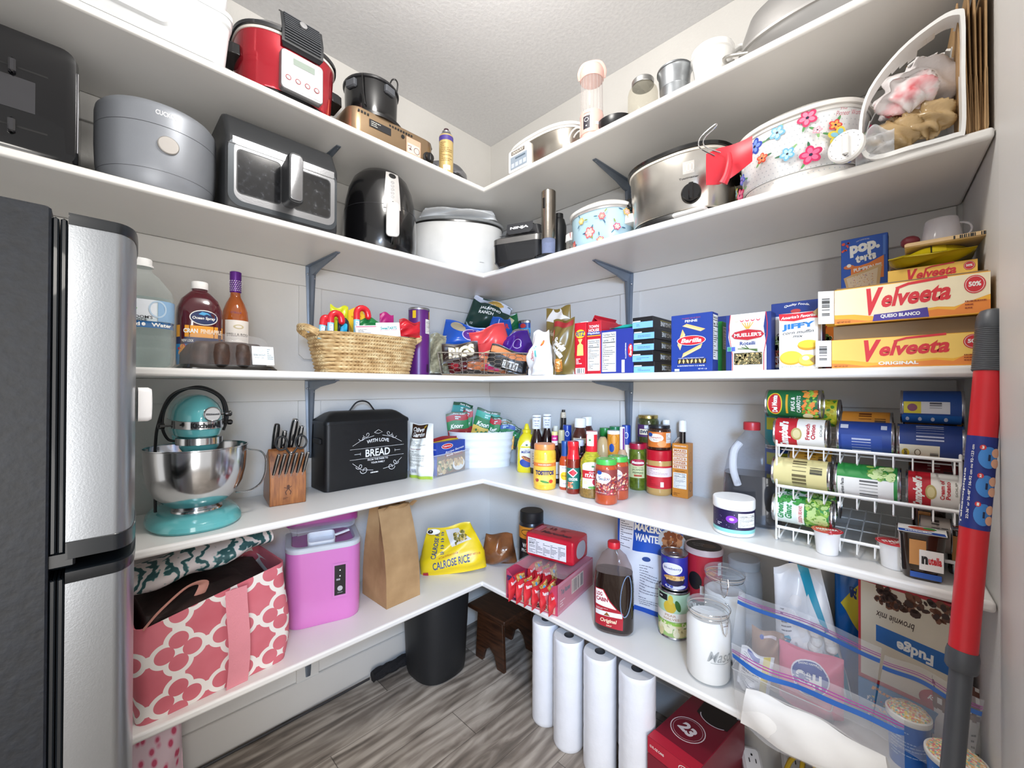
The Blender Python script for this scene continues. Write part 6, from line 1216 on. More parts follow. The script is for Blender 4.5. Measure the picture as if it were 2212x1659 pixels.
# printed sleeve faces the camera
vd = (CAM-(c+dr*1.2)).normalized(); lx = q.to_3x3().inverted() @ vd; a0 = math.atan2(lx.x, -lx.y)
cf_ = cyl(lambda v: .0207, a0); d = D(lambda u, v, o: q @ Vector(cf_(u, v, o)), .004)
d.rect(-.038, 1.13, .038, 1.31, '1c2f80'); d.text('Telescopique', -.022, 1.19, .11, .007, W_, .03, 0, PI/2); d.text("22-36\" or 36-48\" / 56-92 cm ou 92-123 cm", -.011, 1.22, .145, .0042, W_, .02, 0, PI/2)
for k in range(3):
    z = 1.16+.055*k; d.ell(.010, z, .013, .021, '3f86d0'); d.ell(.002, z+.019, .004, .005, 'd0343c'); d.text(str(k+1), .002, z+.019, .003, .006, W_, .05); d.ell(.02, z+.010, .007, .009, 'e8b090'); d.ell(.02, z-.010, .007, .009, 'e8b090'); d.rect(.009, z-.006, .012, z+.006, '1a2448')
d.obj('printed_sleeve', t)
# ================================================================ lowest shelf, left
Z5 = T[5]+.0003
def _quat(nt, x, y, z, tc):
    c = .135
    u = ((x/c+.25).frac()-.5).abs(); v = ((z/c+.25).frac()-.5).abs()
    d1 = ((u-.235)*(u-.235)+v*v).sqrt(); d2 = (u*u+(v-.235)*(v-.235)).sqrt()
    f = ((d1.min(d2)-.215).abs()).lt(.045); g = (u-.5).abs().lt(.05)*v.lt(.11); k = (v-.5).abs().lt(.05)*u.lt(.11)
    g = g.max(k)
    n = tex(nt, 'Noise', tc, 6., 3.); base = ramp(nt, n.outputs['Fac'], [(.3, 'c8606c'), (.7, 'd87884')])
    return mixc(nt, f.max(g), base, 'ece6e0'), n.outputs['Fac']
TOTE = pat('pink_trellis_canvas', _quat, .75, bump=.5)
A, C = V(-1.64, -.392, Z5), on(624, 1420, Z5); m, rz, w = seg(A, C); dp = .30
t = thing('tote_bag', 'open pink tote bag with white trellis print and webbing handles', 'bag', m, rz)
b = B(TOTE)
def tf(k, z, lift=0., bl=0.): # outline ring at height
    o = []
    for i, p in enumerate(rr(w*k, dp*(.9+.1*k), .03, z, 0, dp/2, 4)):
        o.append((p[0]+.008*sin(9*p[1]+z*20), p[1]-bl*cos(PI*p[0]/w)*(p[1] < dp/2), p[2]+lift*(p[0]/w+.5)+.01*sin(p[0]*11+p[1]*7)*(z > .1)))
    return o
NR = 10
b.loft([tf(.97+.05*sin(PI*i/NR), .27*i/NR, .05*i/NR, .012*sin(PI*i/NR)) for i in range(NR+1)]+[[(p[0]*.975, (p[1]-dp/2)*.97+dp/2, p[2]-.002) for p in tf(.97, .27, .05)], [(p[0]*.95, (p[1]-dp/2)*.9+dp/2, .02) for p in tf(.95, .02)]]); b.obj('canvas_body', t, ang=60)
STR = mk('dd8c96', .7, 0, .6, 220.)
b = B(STR)
for s in (-1, ):
    x0 = w*.10; b.grid(lambda u, v: (x0+(u-.5)*.058+.004*sin(v*5), -.0155-.010*sin(PI*v)-.0015, .0+v*(.27+.05*(x0/w+.5))+.0), 3, 12)
b.obj('front_strap', t)
b = B(mk('e0a090', .6)); b.tube([(-w*.44, .01, .26), (-w*.36, -.0, .30), (-w*.2, .02, .335), (-w*.08, .05, .32), (-w*.12, .06, .27)], .013, 8, smooth=6, flat=.25); b.obj('handle', t)
b = B(mk('b02838', .6)); b.box(.002, .014, .028, w*.505, .02, .06, .0004); b.obj('brand_tab', t)
b = B(mk('2a1c1a', .5, 0, .8, 30., .5, 25.)); b.loft([[(p[0]*.93, (p[1]-dp/2)*.9+dp/2, z+.02*sin(p[0]*23+p[1]*17)) for p in rr(w*k, dp*k2, .03, 0, 0, dp/2, 4)] for z, k, k2 in ((.2, .97, .97), (.27, .9, .9), (.30, .5, .5))]); tag(b.obj('handbag', loc=m, rz=rz), 'dark leather handbag stuffed in the pink tote', 'bag')
def _palm(nt, x, y, z, tc):
    wv = tex(nt, 'Wave', tc, 7., 3.); wv.inputs['Distortion'].default_value = 14.; wv.inputs['Detail Scale'].default_value = 2.
    n = tex(nt, 'Noise', tc, 7., 2.); f = X(nt, wv.outputs['Fac'])*.7+X(nt, n.outputs['Fac'])*.55
    return ramp(nt, f, [(.42, '2f5a5c'), (.52, '6fa0a0'), (.62, 'e6dcd8'), (.8, 'e9e0de')]), n.outputs['Fac']
b = B(pat('palm_leaf_cloth', _palm, .6, bump=.3))
def pc(u, v):
    x = -w*.50+u*w*.98; a = v*2*PI; r = .055+.02*sin(u*PI); k = .012*sin(u*14+v*9)
    return (x, dp*.62+cos(a)*(r*1.3+k), .335+.055*(u)+sin(a)*(r*.55+k*.5)-.0)
b.loft([[pc(i/24, j/24) for j in range(24)] for i in range(25)]); tag(b.obj('folded_cloth_bag', loc=m, rz=rz, ang=70), 'folded pouch with green palm leaf print on top of the pink tote', 'bag')
# ice maker
A, C = on(622, 1374, Z5), on(783, 1334, Z5); m, rz, w = seg(A, C); w = .272; dp = .28; h = .285
t = thing('ice_maker', 'pink countertop ice maker with its purple lid propped open and a scoop inside', 'ice maker', m+V(0, .02, 0), rz)
PK = mk('d77fc4', .25, 0, 0, 1, .01, coat=.3); PU = mk('a8449c', .3, coat=.2)
f = lambda s, z, r=.055: rr(w*s, dp*s, r, z, 0, dp/2, 8)
b = B(PK); b.loft([f(.94, .006), f(.965, .0), f(.985, .012), f(.99, .05), f(1.0, h)]); b.obj('body', t)
b = B(mk('d4dce2', .3)); b.loft([f(1.0, h), f(1.01, h+.004), f(1.01, h+.016), f(.98, h+.02), f(.86, h+.02, .045), f(.84, h+.014, .04), f(.82, h-.03, .04)], False, True); b.obj('rim', t)
b = B(clear('c8d0e0', .25, .05)); b.loft([[(q[0], q[1], q[2]+(q[1])*.35+.01) for q in rr(w*.9, dp*.72, .03, z, 0, dp*.62, 5)] for z in (h+.022, h+.028)]); b.obj('lid_window', t)
b = B(PU); b.loft([[(q[0], q[1], q[2]+max(0, q[1]-.02)*.10) for q in rr(w*k, dp*.60, .04, z, 0, dp*.70, 6)] for z, k in ((h+.055, .98), (h+.06, 1.02), (h+.085, 1.02), (h+.095, .97), (h+.10, .7))]); b.obj('lid', t)
b = B(mk('1c141e', .2)); b.loft([[(q[0], q[1], q[2]+q[1]*.10) for q in rr(w*.42, .035, .008, z, w*.05, dp*.60, 3)] for z in (h+.096, h+.102)]); b.obj('lid_slot', t)
b = B(mk('e6eaf0', .3)); b.at(-.01, dp*.25, h+.01, rx=.25); b.loft([rr(.10, .075, .015, z, 0, 0, 4) for z in (0, .002, .03)]+[rr(.094, .069, .012, z, 0, 0, 4) for z in (.03, .006)]); b.tube([(.05, 0, .026), (.08, .005, .03), (.105, .01, .034)], .008, 8, flat=.4); tag(b.obj('ice_scoop', loc=m+V(0, .02, 0), rz=rz), 'white plastic scoop lying in the pink ice maker', 'scoop')
d = D(flat(-.0012)); d.rect(w*.10, h*.33, w*.30, h*.80, 'd080c0'); d.rect(w*.125, h*.36, w*.275, h*.77, '141216'); d.ell(w*.2, h*.45, w*.036, h*.035, 'b8b8bc'); d.ell(w*.2, h*.62, w*.008, h*.01, W_); d.ell(w*.2, h*.70, w*.008, h*.01, W_); d.lines(w*.15, h*.55, w*.25, h*.60, 1, 'a8a8b0', .5); d.text('ON/OFF', w*.2, h*.395, w*.07, h*.012, 'c8c8d0'); d.obj('control_panel', t)
# paper bag
F, Lf, Rt = on(835, 1317, Z5), on(788, 1278, Z5), on(922, 1278, Z5); w = (Rt-F).length*.82; rz = math.atan2(Rt.y-F.y, Rt.x-F.x)
KR = pat('kraft_paper', lambda nt, x, y, z, tc: (ramp(nt, tex(nt, 'Noise', tc, 9., 6.).outputs['Fac'], [(.3, '9c7a52'), (.7, 'ba976b')]), tex(nt, 'Voronoi', tc, 22., 0).outputs['Distance']), .7, bump=.35)
t = thing('paper_bag', 'tall brown kraft paper bag with rolled open top', 'bag', F, rz); dp = .20; h = .40
b = B(KR)
def pg(z, k, kx=1., mid=0.): # gusseted outline
    y0, y1 = dp*(1-k)/2+.02*(1-k), dp-dp*(1-k)/2; g = mid*w*.16
    return [(.0, y0, z), (w*kx*.5, y0-.0, z), (w*kx, y0, z), (w*kx-g, (y0+y1)/2, z), (w*kx, y1, z), (w*.5, y1, z), (0, y1, z), (g, (y0+y1)/2, z)]
b.loft([pg(0, 1), pg(.005, 1.0), pg(.12, .97, .99, .35), pg(.22, .85, .98, .8), pg(.32, .62, .96, 1.), pg(h, .40, .93, 1.)], True, False); b.obj('bag_body', t, ang=20)
b = B(KR)
for y_, s in ((dp*.36, -1), (dp*.66, 1)):
    b.grid(lambda u, v: (w*.1+u*w*.95+v*.02, y_+s*.012*v+.006*sin(u*9), h-.02+v*.035*(1 if s > 0 else .6)+.004*sin(u*16)), 14, 3)
b.obj('folded_top', t)
# rice bag
f = spot(910, 1052, 1138, 1236, None, Z5)
def rice(d, w, h):
    d.text('CALROSE RICE', -w*.02, h*.26, w*.56, h*.16, '24407c', .02, 0, 0, 0, h*.06); d.text('California', -w*.05, h*.42, w*.3, h*.05, 'b0442c', 0, .3, 0, 0, h*.04); d.text('CALROSE RI', -w*.27, h*.66, h*.50, w*.085, '24407c', .02, 0, PI/2-.1)
    for k in range(4): q = h*(.52+.12*k); d.text('*', -w*.15, q, w*.07, h*.08, '24407c', .05); d.rect(-w*.18, q-h*.03, -w*.12, q-h*.015, '24407c')
    d.poly([(-w*.08, h*.95), (.02*w, h*.6), (w*.22, h*.6), (w*.38, h*.62), (w*.2, h*.92)], 'd8d6d4'); d.blobs(w*.08, h*.64, w*.3, h*.85, 24, ['8a7a34', 'c8b060', '6a6428'], w*.015, w*.03, 3)
    d.rect(-w*.46, h*.02, -w*.38, h*.12, 'b0303c'); d.text('NET WT 5 LB', w*.34, h*.35, w*.18, h*.04, 'c05a2c', .02)
pouch('rice_bag', 'bright yellow Calrose rice bag slumped on the lowest shelf', 'bag', (f[0], f[1], f[2]*1.0, f[3]), .11, mk('e6c91c', .35), rice, seed=71, crk=.45, tilt=(-.15, -.12), wf=lambda v: 1-.35*max(0, v-.35)/.65, flatb=True)
P, w, h, rz = spot(905, 935, 1136, 1160, 1.98)
t = thing('bag_clip', 'black and white bag clip on the corner of the rice bag', 'clip', P+V(.03, -.02, .01), rz)
b = B(WHT()); b.sphere(.02, 0, 0, .012, 1.6, .3, .7); b.obj('clip_body', t); b = B(BLK()); b.sphere(.011, -.014, -.004, .014, 1.2, .4, .8); b.obj('clip_eye', t)
f = spot(1040, 1116, 1158, 1200, 2.15, Z5)
pouch('bread_bag', 'small brown bag of rolls in shiny plastic at the back corner', 'bag', (f[0], f[1], f[2]*1.1, f[3]), .13, mk('80502e', .18, 0, 1., 25., .25, 18., coat=.5), None, seed=72, crk=.5, flatb=False, seal=.0, wf=lambda v: 1.05-.3*v)
# ================================================================ lowest shelf, right
# protein tub
P, Rr, hd = V(-.10, -.44, Z5), .066, _y+.02
g = (P-CAM).dot(FW); F = V(P.x-Rr*cos(hd), P.y-Rr*sin(hd), Z5); H = ht(F, 1110)
LT('protein_tub', 'tall black-lidded protein powder tub with orange band in the back corner', 'tub', (P, Rr, hd), H, [('tub_body', [(0, 0), (.9, 0), (1, .03), (1, .74), (.9, .80), (.86, .82)], mk('1e1c20', .3)), ('lid', [(.90, .80), (.93, .81), (.93, .985), (.88, 1), (0, 1)], mk('121214', .45))],
   lambda d, R_, H: (d.rect(-R_*1.4, H*.52, R_*1.4, H*.74, 'd88a24'), d.ring(-R_*.3, H*.64, R_*.6, H*.06, R_*.06, '2a1c10'), d.text('WHEY', -R_*.3, H*.40, R_*.9, H*.08, W_, .04), d.text('PROTEIN', -R_*.3, H*.31, R_*1.1, H*.06, W_, .03), d.ell(R_*.5, H*.2, R_*.1, H*.02, 'd88a24')), None, -.1)
# noodle flat
A, C = V(-.445, -.600, Z5), V(-.405, -.853, Z5); m, rz, w = seg(A, C); dp = .335; h = .075; hb = .125
lm = Matrix.Rotation(rz, 3, 'Z')
t = thing('noodle_case', 'shrink-wrapped red cardboard case of instant noodles reading BEEF on its front', 'case', m, rz)
CRD = mk('b8405c', .5)
b = B(CRD); b.box(w, dp, .003, 0, dp/2, 0, .0005)
b.prism([(-w/2, 0), (-w/2, hb), (-w/2+.03, hb*.8), (-w/2+.06, h*.55), (w/2-.06, h*.55), (w/2-.025, hb*.9), (w/2, hb), (w/2, 0)], 0, .003)
b.prism([(-w/2, 0), (-w/2, hb), (w/2, hb), (w/2, 0)], dp-.003, dp)
for s in (-1, 1): b.box(.003, dp, hb, s*(w/2-.0015), dp/2, 0, .0005)
b.obj('tray', t)
d = D(flat(0)); d.rect(-w*.5, 0, w*.5, h*.5, 'bf4462'); d.text('Top', -w*.38, h*.36, w*.14, h*.22, '30203a', .04); d.text('Ramen', -w*.36, h*.14, w*.22, h*.22, '30203a', .05); d.rect(-w*.2, h*.08, w*.04, h*.46, 'd8c0a8'); d.bars(-w*.18, h*.11, w*.02, h*.42, 22, '5a3a34'); d.rect(w*.09, h*.06, w*.46, h*.44, 'd0a898'); d.text('BEEF', w*.21, h*.25, w*.2, h*.26, '2a1a1c', .05); d.text('FLAVOR', w*.37, h*.16, w*.12, h*.1, '5a3034', .02)
d.text('ramen', -w*.4, hb*.72, w*.16, hb*.2, '30305a', .05); d.obj('front_print', t)
d = D(lambda u, v, o: (w/2+o, u, v)); d.rect(0, 0, dp, hb, 'c4647c'); d.rect(dp*.02, hb*.1, dp*.98, hb*.9, 'b83a58'); d.rect(dp*.36, hb*.32, dp*.7, hb*.82, 'cdb4a0'); d.bars(dp*.38, hb*.36, dp*.68, hb*.78, 26, '4a2c2c'); d.text('Top Ramen', dp*.2, hb*.66, dp*.24, hb*.22, '30203a', .05); d.lines(dp*.06, hb*.2, dp*.3, hb*.45, 3, 'e0c8c4'); d.obj('side_print', t)
NP = pat('noodle_print', lambda nt, x, y, z, tc: (ramp(nt, tex(nt, 'Wave', tc, 70., 3., None).outputs['Fac'] if 0 else tex(nt, 'Noise', tc, 110., 4.).outputs['Fac'], [(.4, 'b8782c'), (.5, 'e0b45c'), (.6, 'f2dc98')]), None), .3)
for r in range(2):
    for k in range(6):
        if r == 1 and k > 2: continue
        x = -w*.40+k*w*.155+.01; q = m+lm @ V(x, .030+r*.150, .006)
        pouch('noodle_packet', 'red and clear noodle packet standing on edge in the shrink-wrapped case', 'packet', (q, .125, .095-.006*(k % 2), rz+PI/2), .032, 'cf2c34', lambda d, w_, h_: (d.rect(-w_*.1, h_*.08, w_*.42, h_*.94, NP), d.ell(w_*.12, h_*.8, w_*.06, h_*.08, '5ab0dc'), d.text('Ramen', -w_*.28, h_*.8, w_*.26, h_*.14, W_, .03)), 'noodle packets in the case', 80+k, .35, twist=0)
d_ = D(lambda u, v, o: (u, v, hb+.002+o)); 
b = B(clear('f4f0f2', .10, .06, bump=.9, bs=14)); b.grid(lambda u, v: (-w/2-.001+u*(w+.002), .055+v*(dp-.054), hb+.003+.003*sin(u*19+v*7)), 16, 16)
b.grid(lambda u, v: (w/2+.002+.001*sin(v*22), u*dp, hb*v+.001), 10, 6); b.grid(lambda u, v: (-w*.2+u*w*.55, -.006-.008*sin(u*6+v*4), h*.5+v*hb*.42-.012*sin(u*PI)), 10, 6); b.obj('shrink_wrap', t)
# red napkin pack on the case
q = m+lm @ V(-.012, .165, hb+.010); pw, pd, ph = .25, .155, .105
t = thing('napkin_pack', 'red plastic pack of bathroom napkins with white nutrition-style panel on the noodle case', 'pack', q, rz+.02)
b = B(mk('c41c30', .2, 0, .5, 30., coat=.3)); b.loft([rr(pw*k, pd*k2, .012, z, 0, pd/2) for z, k, k2 in ((0, .95, .93), (.006, .99, .98), (.02, 1, 1), (ph-.015, 1, 1), (ph-.004, .985, .98), (ph, .94, .92))]); b.obj('pack_body', t)
d = D(flat(-.0005)); d.rect(-pw*.44, ph*.12, pw*.36, ph*.82, 'e6e2e4'); d.text('Nutrition Facts', -pw*.34, ph*.75, pw*.16, ph*.05, '333333', .03)
for k in range(5): d.lines(-pw*.42+k*pw*.155, ph*.16, -pw*.42+k*pw*.155+pw*.14, ph*.70, 9, '4a4a52', .4, k)
d.text('190 370', -pw*.36, ph*.58, pw*.1, ph*.05, '222222', .04); d.obj('front_label', t)
d = D(lambda u, v, o: (u, v, ph+o)); d.text('Maruchan', .05*pw, pd*.35, pw*.62, pd*.2, '5a1a2a', .05, .2); d.text('12', -pw*.12, pd*.7, pw*.14, pd*.18, '5a1a2a', .05); d.lines(.04*pw, pd*.6, .36*pw, pd*.8, 3, '5a1a2a', .4); d.rect(-pw*.42, pd*.3, -pw*.3, pd*.8, 'd86a7a'); d.obj('top_print', t)
d = D(lambda u, v, o: (pw/2+o-.0002, u, v)); d.poly([(pd*.5+pd*.34*cos(a)*(abs(cos(a))**-.3 if abs(cos(a)) > .05 else 1)*.9, ph*.5+ph*.36*sin(a)) for a in [2*PI*i/28+.01 for i in range(28)]], 'b2adb2'); d.obj('end_window', t)
# pancake syrup
A, C = on(1334, 1338, Z5), on(1404, 1362, Z5)
P = V(-.315, -1.055, Z5); w_, d_w = .148, .098; H = .335
t = thing('pancake_syrup', 'dark pancake syrup jug with red cap and slanted Log Cabin label', 'bottle', P, -PI/2+.38)
sp = [(.88, 0), (.98, .01), (1, .03), (1, H*.52), (.96, H*.60), (.93, H*.66), (.88, H*.72), (.62, H*.84), (.28, H*.91), (.27, H*.93)]
b = B(clear('c8b8b4', .10, .08, 'e4dad6')); shaped(b, w_, d_w, [(q[0]*1.0, q[1]+.0006) for q in sp], 2.8, 48); b.obj('jug_body', t)
b = B(mk('1c0d08', .10, coat=.6)); shaped(b, w_, d_w, [(.87, .001), (.995, .012), (1.006, .03), (1.006, H*.52), (.966, H*.60), (.935, H*.665), (.0, H*.67)], 2.8, 48); b.obj('syrup', t)
b = B(mk('c8202e', .3)); capring(b, w_*.155, H*.925, H*.07); b.obj('cap', t)
sm = around(rings_fn(w_*1.02, d_w*1.02, sp, 2.8)); d = D(sm, .008); d.cv = .02
d.poly([(-.066, .03), (.040, .024), (.042, .085), (.020, .10), (-.005, .125), (-.03, .165), (-.066, .165)], 'a81c2c'); d.poly([(-.063, .105), (.018, .097), (-.008, .122), (-.033, .162), (-.063, .162)], 'eeeae6'); d.text('LOG', -.047, .146, .024, .015, 'a01c3a', .04); d.text('CABIN', -.037, .127, .046, .015, 'a01c3a', .04)
d.rect(-.063, .068, .038, .085, 'e4e2e0'); d.poly([(-.03, .07), (-.018, .083), (-.006, .07)], '8a5a2a'); d.text('Original', -.012, .050, .062, .018, 'f0d8b8', .03, .2); d.text('SYRUP', -.01, .034, .02, .005, 'f0d8b8', .02); d.lines(-.06, .088, .03, .096, 2, 'e8c8c8', .4); d.obj('label', t)
b = B(clear('9ab4d8', .35, .05)); b.tube([(p[0], p[1]-.001, p[2]) for p in [sm(.052+.022*cos(a)*.9+.006*sin(a), .15+.075*sin(a), .002) for a in [2*PI*i/24 for i in range(24)]]], .0018, 6, True); b.obj('grip_outline', t)
# cereal-style bag behind
f = spotR(1328, 1458, 1121, 1312, .27); P = V(-.105, f[0].y, Z5); g = (P-CAM).dot(FW); hh = ht(P, 1112)
def gv(d, w, h):
    d.rect(-w*.5, h*.62, w*.5, h*1.0, '1c50b0'); d.rect(-w*.5, 0, w*.5, h*.62, 'dfe2ea'); d.rect(-w*.46, h*.6, -w*.22, h*.98, 'e2e2e8'); d.lines(-w*.44, h*.62, -w*.24, h*.95, 14, '55555f'); d.text('MAKERS', .0, h*.86, w*.42, h*.075, W_, .04); d.text('WANTED', .02*w, h*.76, w*.42, h*.075, W_, .04)
    d.ell(w*.36, h*.78, w*.2, h*.12, 'c8d0d8'); d.blobs(w*.24, h*.7, w*.47, h*.86, 18, ['a8683a', 'c88a5a', '8a4a24'], w*.03, w*.05, 5); d.ell(-w*.0, h*.55, w*.06, h*.025, '2a4a8a')
    d.lines(-w*.1, h*.08, w*.3, h*.5, 16, '6a6a7a', .25); d.rect(-w*.5, 0, w*.5, h*.05, '1c50b0')
pouch('baking_blend_bag', 'blue and white bag reading MAKERS WANTED behind the pancake syrup', 'bag', (P, f[1]*1.05, hh, -PI/2+.1), .07, mk('c8ccd8', .3), gv, seed=73, crk=.3, flatb=True)
# fruit cans
P, Rr, hd = rnd(1421, 1491, 1384, Z5); F = V(P.x-Rr*cos(hd), P.y-Rr*sin(hd), Z5); H = ht(F, 1281)
can('pear halves can with green and white label', (P, Rr, hd), H, 'a8c878', lambda d, R_, H: (d.rect(-R_*2, H*.45, R_*2, H*.95, 'b8d8b8'), d.ell(-R_*.25, H*.68, R_*.4, H*.13, 'd8b83a'), d.ell(-R_*.2, H*.83, R_*.16, H*.1, 'd8c04a'), d.ell(R_*.25, H*.72, R_*.16, H*.12, '3a6a2c', rot=.3), d.rect(-R_*1.1, H*.80, -R_*.4, H*.93, '1c1c20'), d.lines(-R_*1.0, H*.84, -R_*.5, H*.89, 1, W_, .5), d.rect(-R_*2, H*.38, R_*2, H*.56, 'efe8dc'), d.text('PEAR', -R_*.2, H*.50, R_*.7, H*.05, 'c8a084', .02), d.text('HALVES', -R_*.15, H*.43, R_*.95, H*.05, 'c8a084', .02), d.blobs(-R_*1.1, H*.12, R_*1.1, H*.34, 10, ['e6d8a0', 'f0e8c4'], R_*.2, R_*.34, 5), d.rect(-R_*2, H*.30, R_*2, H*.36, '9ac850')), 'stacked fruit cans', tab=False, name='fruit_can')
P2 = P+V(.004, .0, H+.0005); F2 = F+V(0, 0, H); H2 = ht(F2, 1205)
can('blueberry pie filling can with purple-blue label standing on the pear can', (P2, Rr*.86, hd), H2, '2c2c94', lambda d, R_, H: (d.ell(-R_*.2, H*.62, R_*.8, H*.17, 'e8e6ee'), d.ell(-R_*.75, H*.82, R_*.26, H*.07, '1c50a0'), d.text('Blueberry', -R_*.15, H*.62, R_*1.3, H*.08, '3a4a8a', .01), d.ell(R_*.1, H*.12, R_*.8, H*.06, 'dfe0ea'), d.ell(.05*R_, H*.28, R_*.75, H*.14, '2a2240'), d.ell(.0, H*.37, R_*.8, H*.07, 'dcae6a'), d.blobs(-R_*.7, H*.33, R_*.7, H*.42, 14, ['e8c48a', 'c8924a'], R_*.06, R_*.12, 5), d.ell(-R_*.45, H*.14, R_*.12, H*.04, '3a4a9a'), d.ell(-R_*.2, H*.12, R_*.12, H*.04, '4a5aaa')), 'stacked fruit cans', name='fruit_can')
# oats canister
P = V(-.085, -1.305, Z5); Rr = .064; hd = math.atan2(P.y-CAM.y, P.x-CAM.x); F = P-V(cos(hd), sin(hd), 0)*Rr; H = ht(F, 1190)
t = LT('oats_canister', 'large red and black oats canister behind the blueberry can', 'canister', (P, Rr, hd), H, [('tube', [(1, 0), (1, .95)], mk('b02434', .35)), ('lid', [(1.03, .93), (1.05, .935), (1.05, .985), (1.02, 1), (.99, .99), (0, .99)], mk('c8b8bc', .35))],
   lambda d, R_, H: (d.rect(-R_*1.4, H*.04, R_*1.4, H*.42, '1c1a1e'), d.text('QUAKER', 0, H*.34, R_*1.7, H*.09, W_, .06), d.text('OATS', -R_*.1, H*.2, R_*1.0, H*.08, W_, .06), d.ell(-R_*.5, H*.64, R_*.4, H*.1, '1a1618'), d.rect(-R_*.2, H*.5, R_*.0, H*.6, 'e8e4e0'), d.text('LASTING', R_*.4, H*.8, R_*.55, H*.04, 'e0a040', .03), d.text('ENERGY', R_*.4, H*.75, R_*.55, H*.04, 'e0a040', .03), d.rect(R_*.8, H*.72, R_*1.1, H*.86, 'f0efec')), None)
d = D(lambda u, v, o: (u, v, H*.99+o)); d.ell(0, 0, Rr*.96, Rr*.96, '241a1c'); d.ell(Rr*.25, .0, Rr*.4, Rr*.34, '5a4034'); d.text('QUAKER', -Rr*.3, Rr*.2, Rr*.7, Rr*.2, '8a8084', .03); d.text('OATS', -Rr*.3, -Rr*.1, Rr*.5, Rr*.2, '8a8084', .03); d.obj('lid_print', t)
# glass jars
GL = clear('dfe6e6', .10, .03)
def gjar(label, xs, yb, yt, fill, fillm, P=None, Rr=None, group='glass clamp jars', emb=None, tw_=0.):
    if P is None: P, Rr, hd = rnd(xs[0], xs[1], yb, Z5)
    else: hd = math.atan2(P.y-CAM.y, P.x-CAM.x)
    F = V(P.x-Rr*cos(hd), P.y-Rr*sin(hd), Z5); H = ht(F, yt); t = thing('glass_jar', label, 'jar', P, face(hd)+tw_, group)
    jp = [(0, .002), (.90, .002), (.97, .008), (1, .03), (1, H-.055), (.96, H-.045), (.88, H-.036), (.87, H-.028), (.93, H-.026), (.94, H-.02)]
    b = B(GL); b.lathe([(a*Rr, z) for a, z in jp], 48, True, False); b.obj('glass_body', t)
    if fillm: b = B(fillm); k = H*fill; b.lathe([(0, .006), (.88*Rr, .006), (.955*Rr, .015), (.965*Rr, .035), (.965*Rr, min(k, H-.055)), (.85*Rr, min(k+.006, H-.04)), (.4*Rr, k-.002), (0, k-.006)], 48); b.obj('contents', t)
    b = B(GL); b.lathe([(.95*Rr, H-.018), (.97*Rr, H-.014), (.97*Rr, H-.006), (.90*Rr, H-.001), (.84*Rr, H), (.80*Rr, H-.005), (0, H-.004)], 48, False); b.obj('lid', t)
    b = B(mk('c8b8a8', .5)); b.lathe([(.955*Rr, H-.021), (.965*Rr, H-.0195), (.955*Rr, H-.018)], 40, False, False); b.obj('gasket', t)
    b = B(CHROME()); zz = H-.030
    b.tube([(.90*Rr*cos(a), .90*Rr*sin(a), zz) for a in [2*PI*i/32 for i in range(32)]], .0011, 6, True)
    b.tube([(.98*Rr*cos(a), .98*Rr*sin(a), H-.012) for a in [PI*i/16-PI for i in range(17)]] , .0011, 6); b.obj('wire_bail', t)
    b = B(CHROME()); y = -Rr*1.02; b.tube([(-.010, y, H-.008), (-.012, y-.004, H-.026), (-.007, y-.006, H-.058), (0, y-.007, H-.068), (.007, y-.006, H-.058), (.012, y-.004, H-.026), (.010, y, H-.008)], .0013, 6); b.tube([(-.012, y+.0, zz), (-.008, y-.006, zz-.008), (.008, y-.006, zz-.008), (.012, y, zz)], .0013, 6); b.obj('clamp', t)
    if emb:
        d = D(cyl(Rr*1.003), Rr*.15); d.text(emb, 0, H*.42, Rr*1.5, H*.14, clear('8a9296', .42, .05), .01, .4); d.line([(-Rr*.6, H*.34), (0, H*.325), (Rr*.6, H*.35)], .0018, clear('8a9296', .5, .05)); d.obj('embossed_script', t)
    return t
FLR = mk('eceae6', .9, 0, .3, 60., .02)
j1P, j1R, _h = rnd(1482, 1580, 1487, Z5)
gjar('front clamp jar of white flour with embossed Mason script at the shelf edge', (1482, 1580), 1487, 1322, .80, FLR, emb='Mason', tw_=.7)
gjar('taller clamp jar of white sugar behind the front flour jar', (1520, 1612), 1434, 1245, .74, FLR)
P = V(-.075, -1.44, Z5); Rr = .058; F = P; H = ht(P, 1205)
t = thing('plastic_jar', 'tall clear ribbed plastic jar behind the two flour jars', 'jar', P, 0)
b = B(clear('d8dde2', .22, .08, bump=.3)); pr = [(0, .001), (Rr*.95, .001), (Rr, .01)]
for k in range(6): z = .03+k*.035; pr += [(Rr, z), (Rr*.955, z+.003), (Rr, z+.006)]
pr += [(Rr, H*.84), (Rr*.8, H*.9), (Rr*.8, H*.92)]; b.lathe(pr, 40, True, False); b.obj('jar_body', t)
b = B(clear('c8d0d8', .45, .1)); b.lathe([(Rr*.86, H*.9), (Rr*.88, H*.91), (Rr*.88, H*.99), (Rr*.84, H), (0, H)], 36); b.obj('lid', t)
b = B(FLR); b.lathe([(0, .004), (Rr*.93, .004), (Rr*.93, H*.45), (0, H*.46)], 30); b.obj('contents', t)
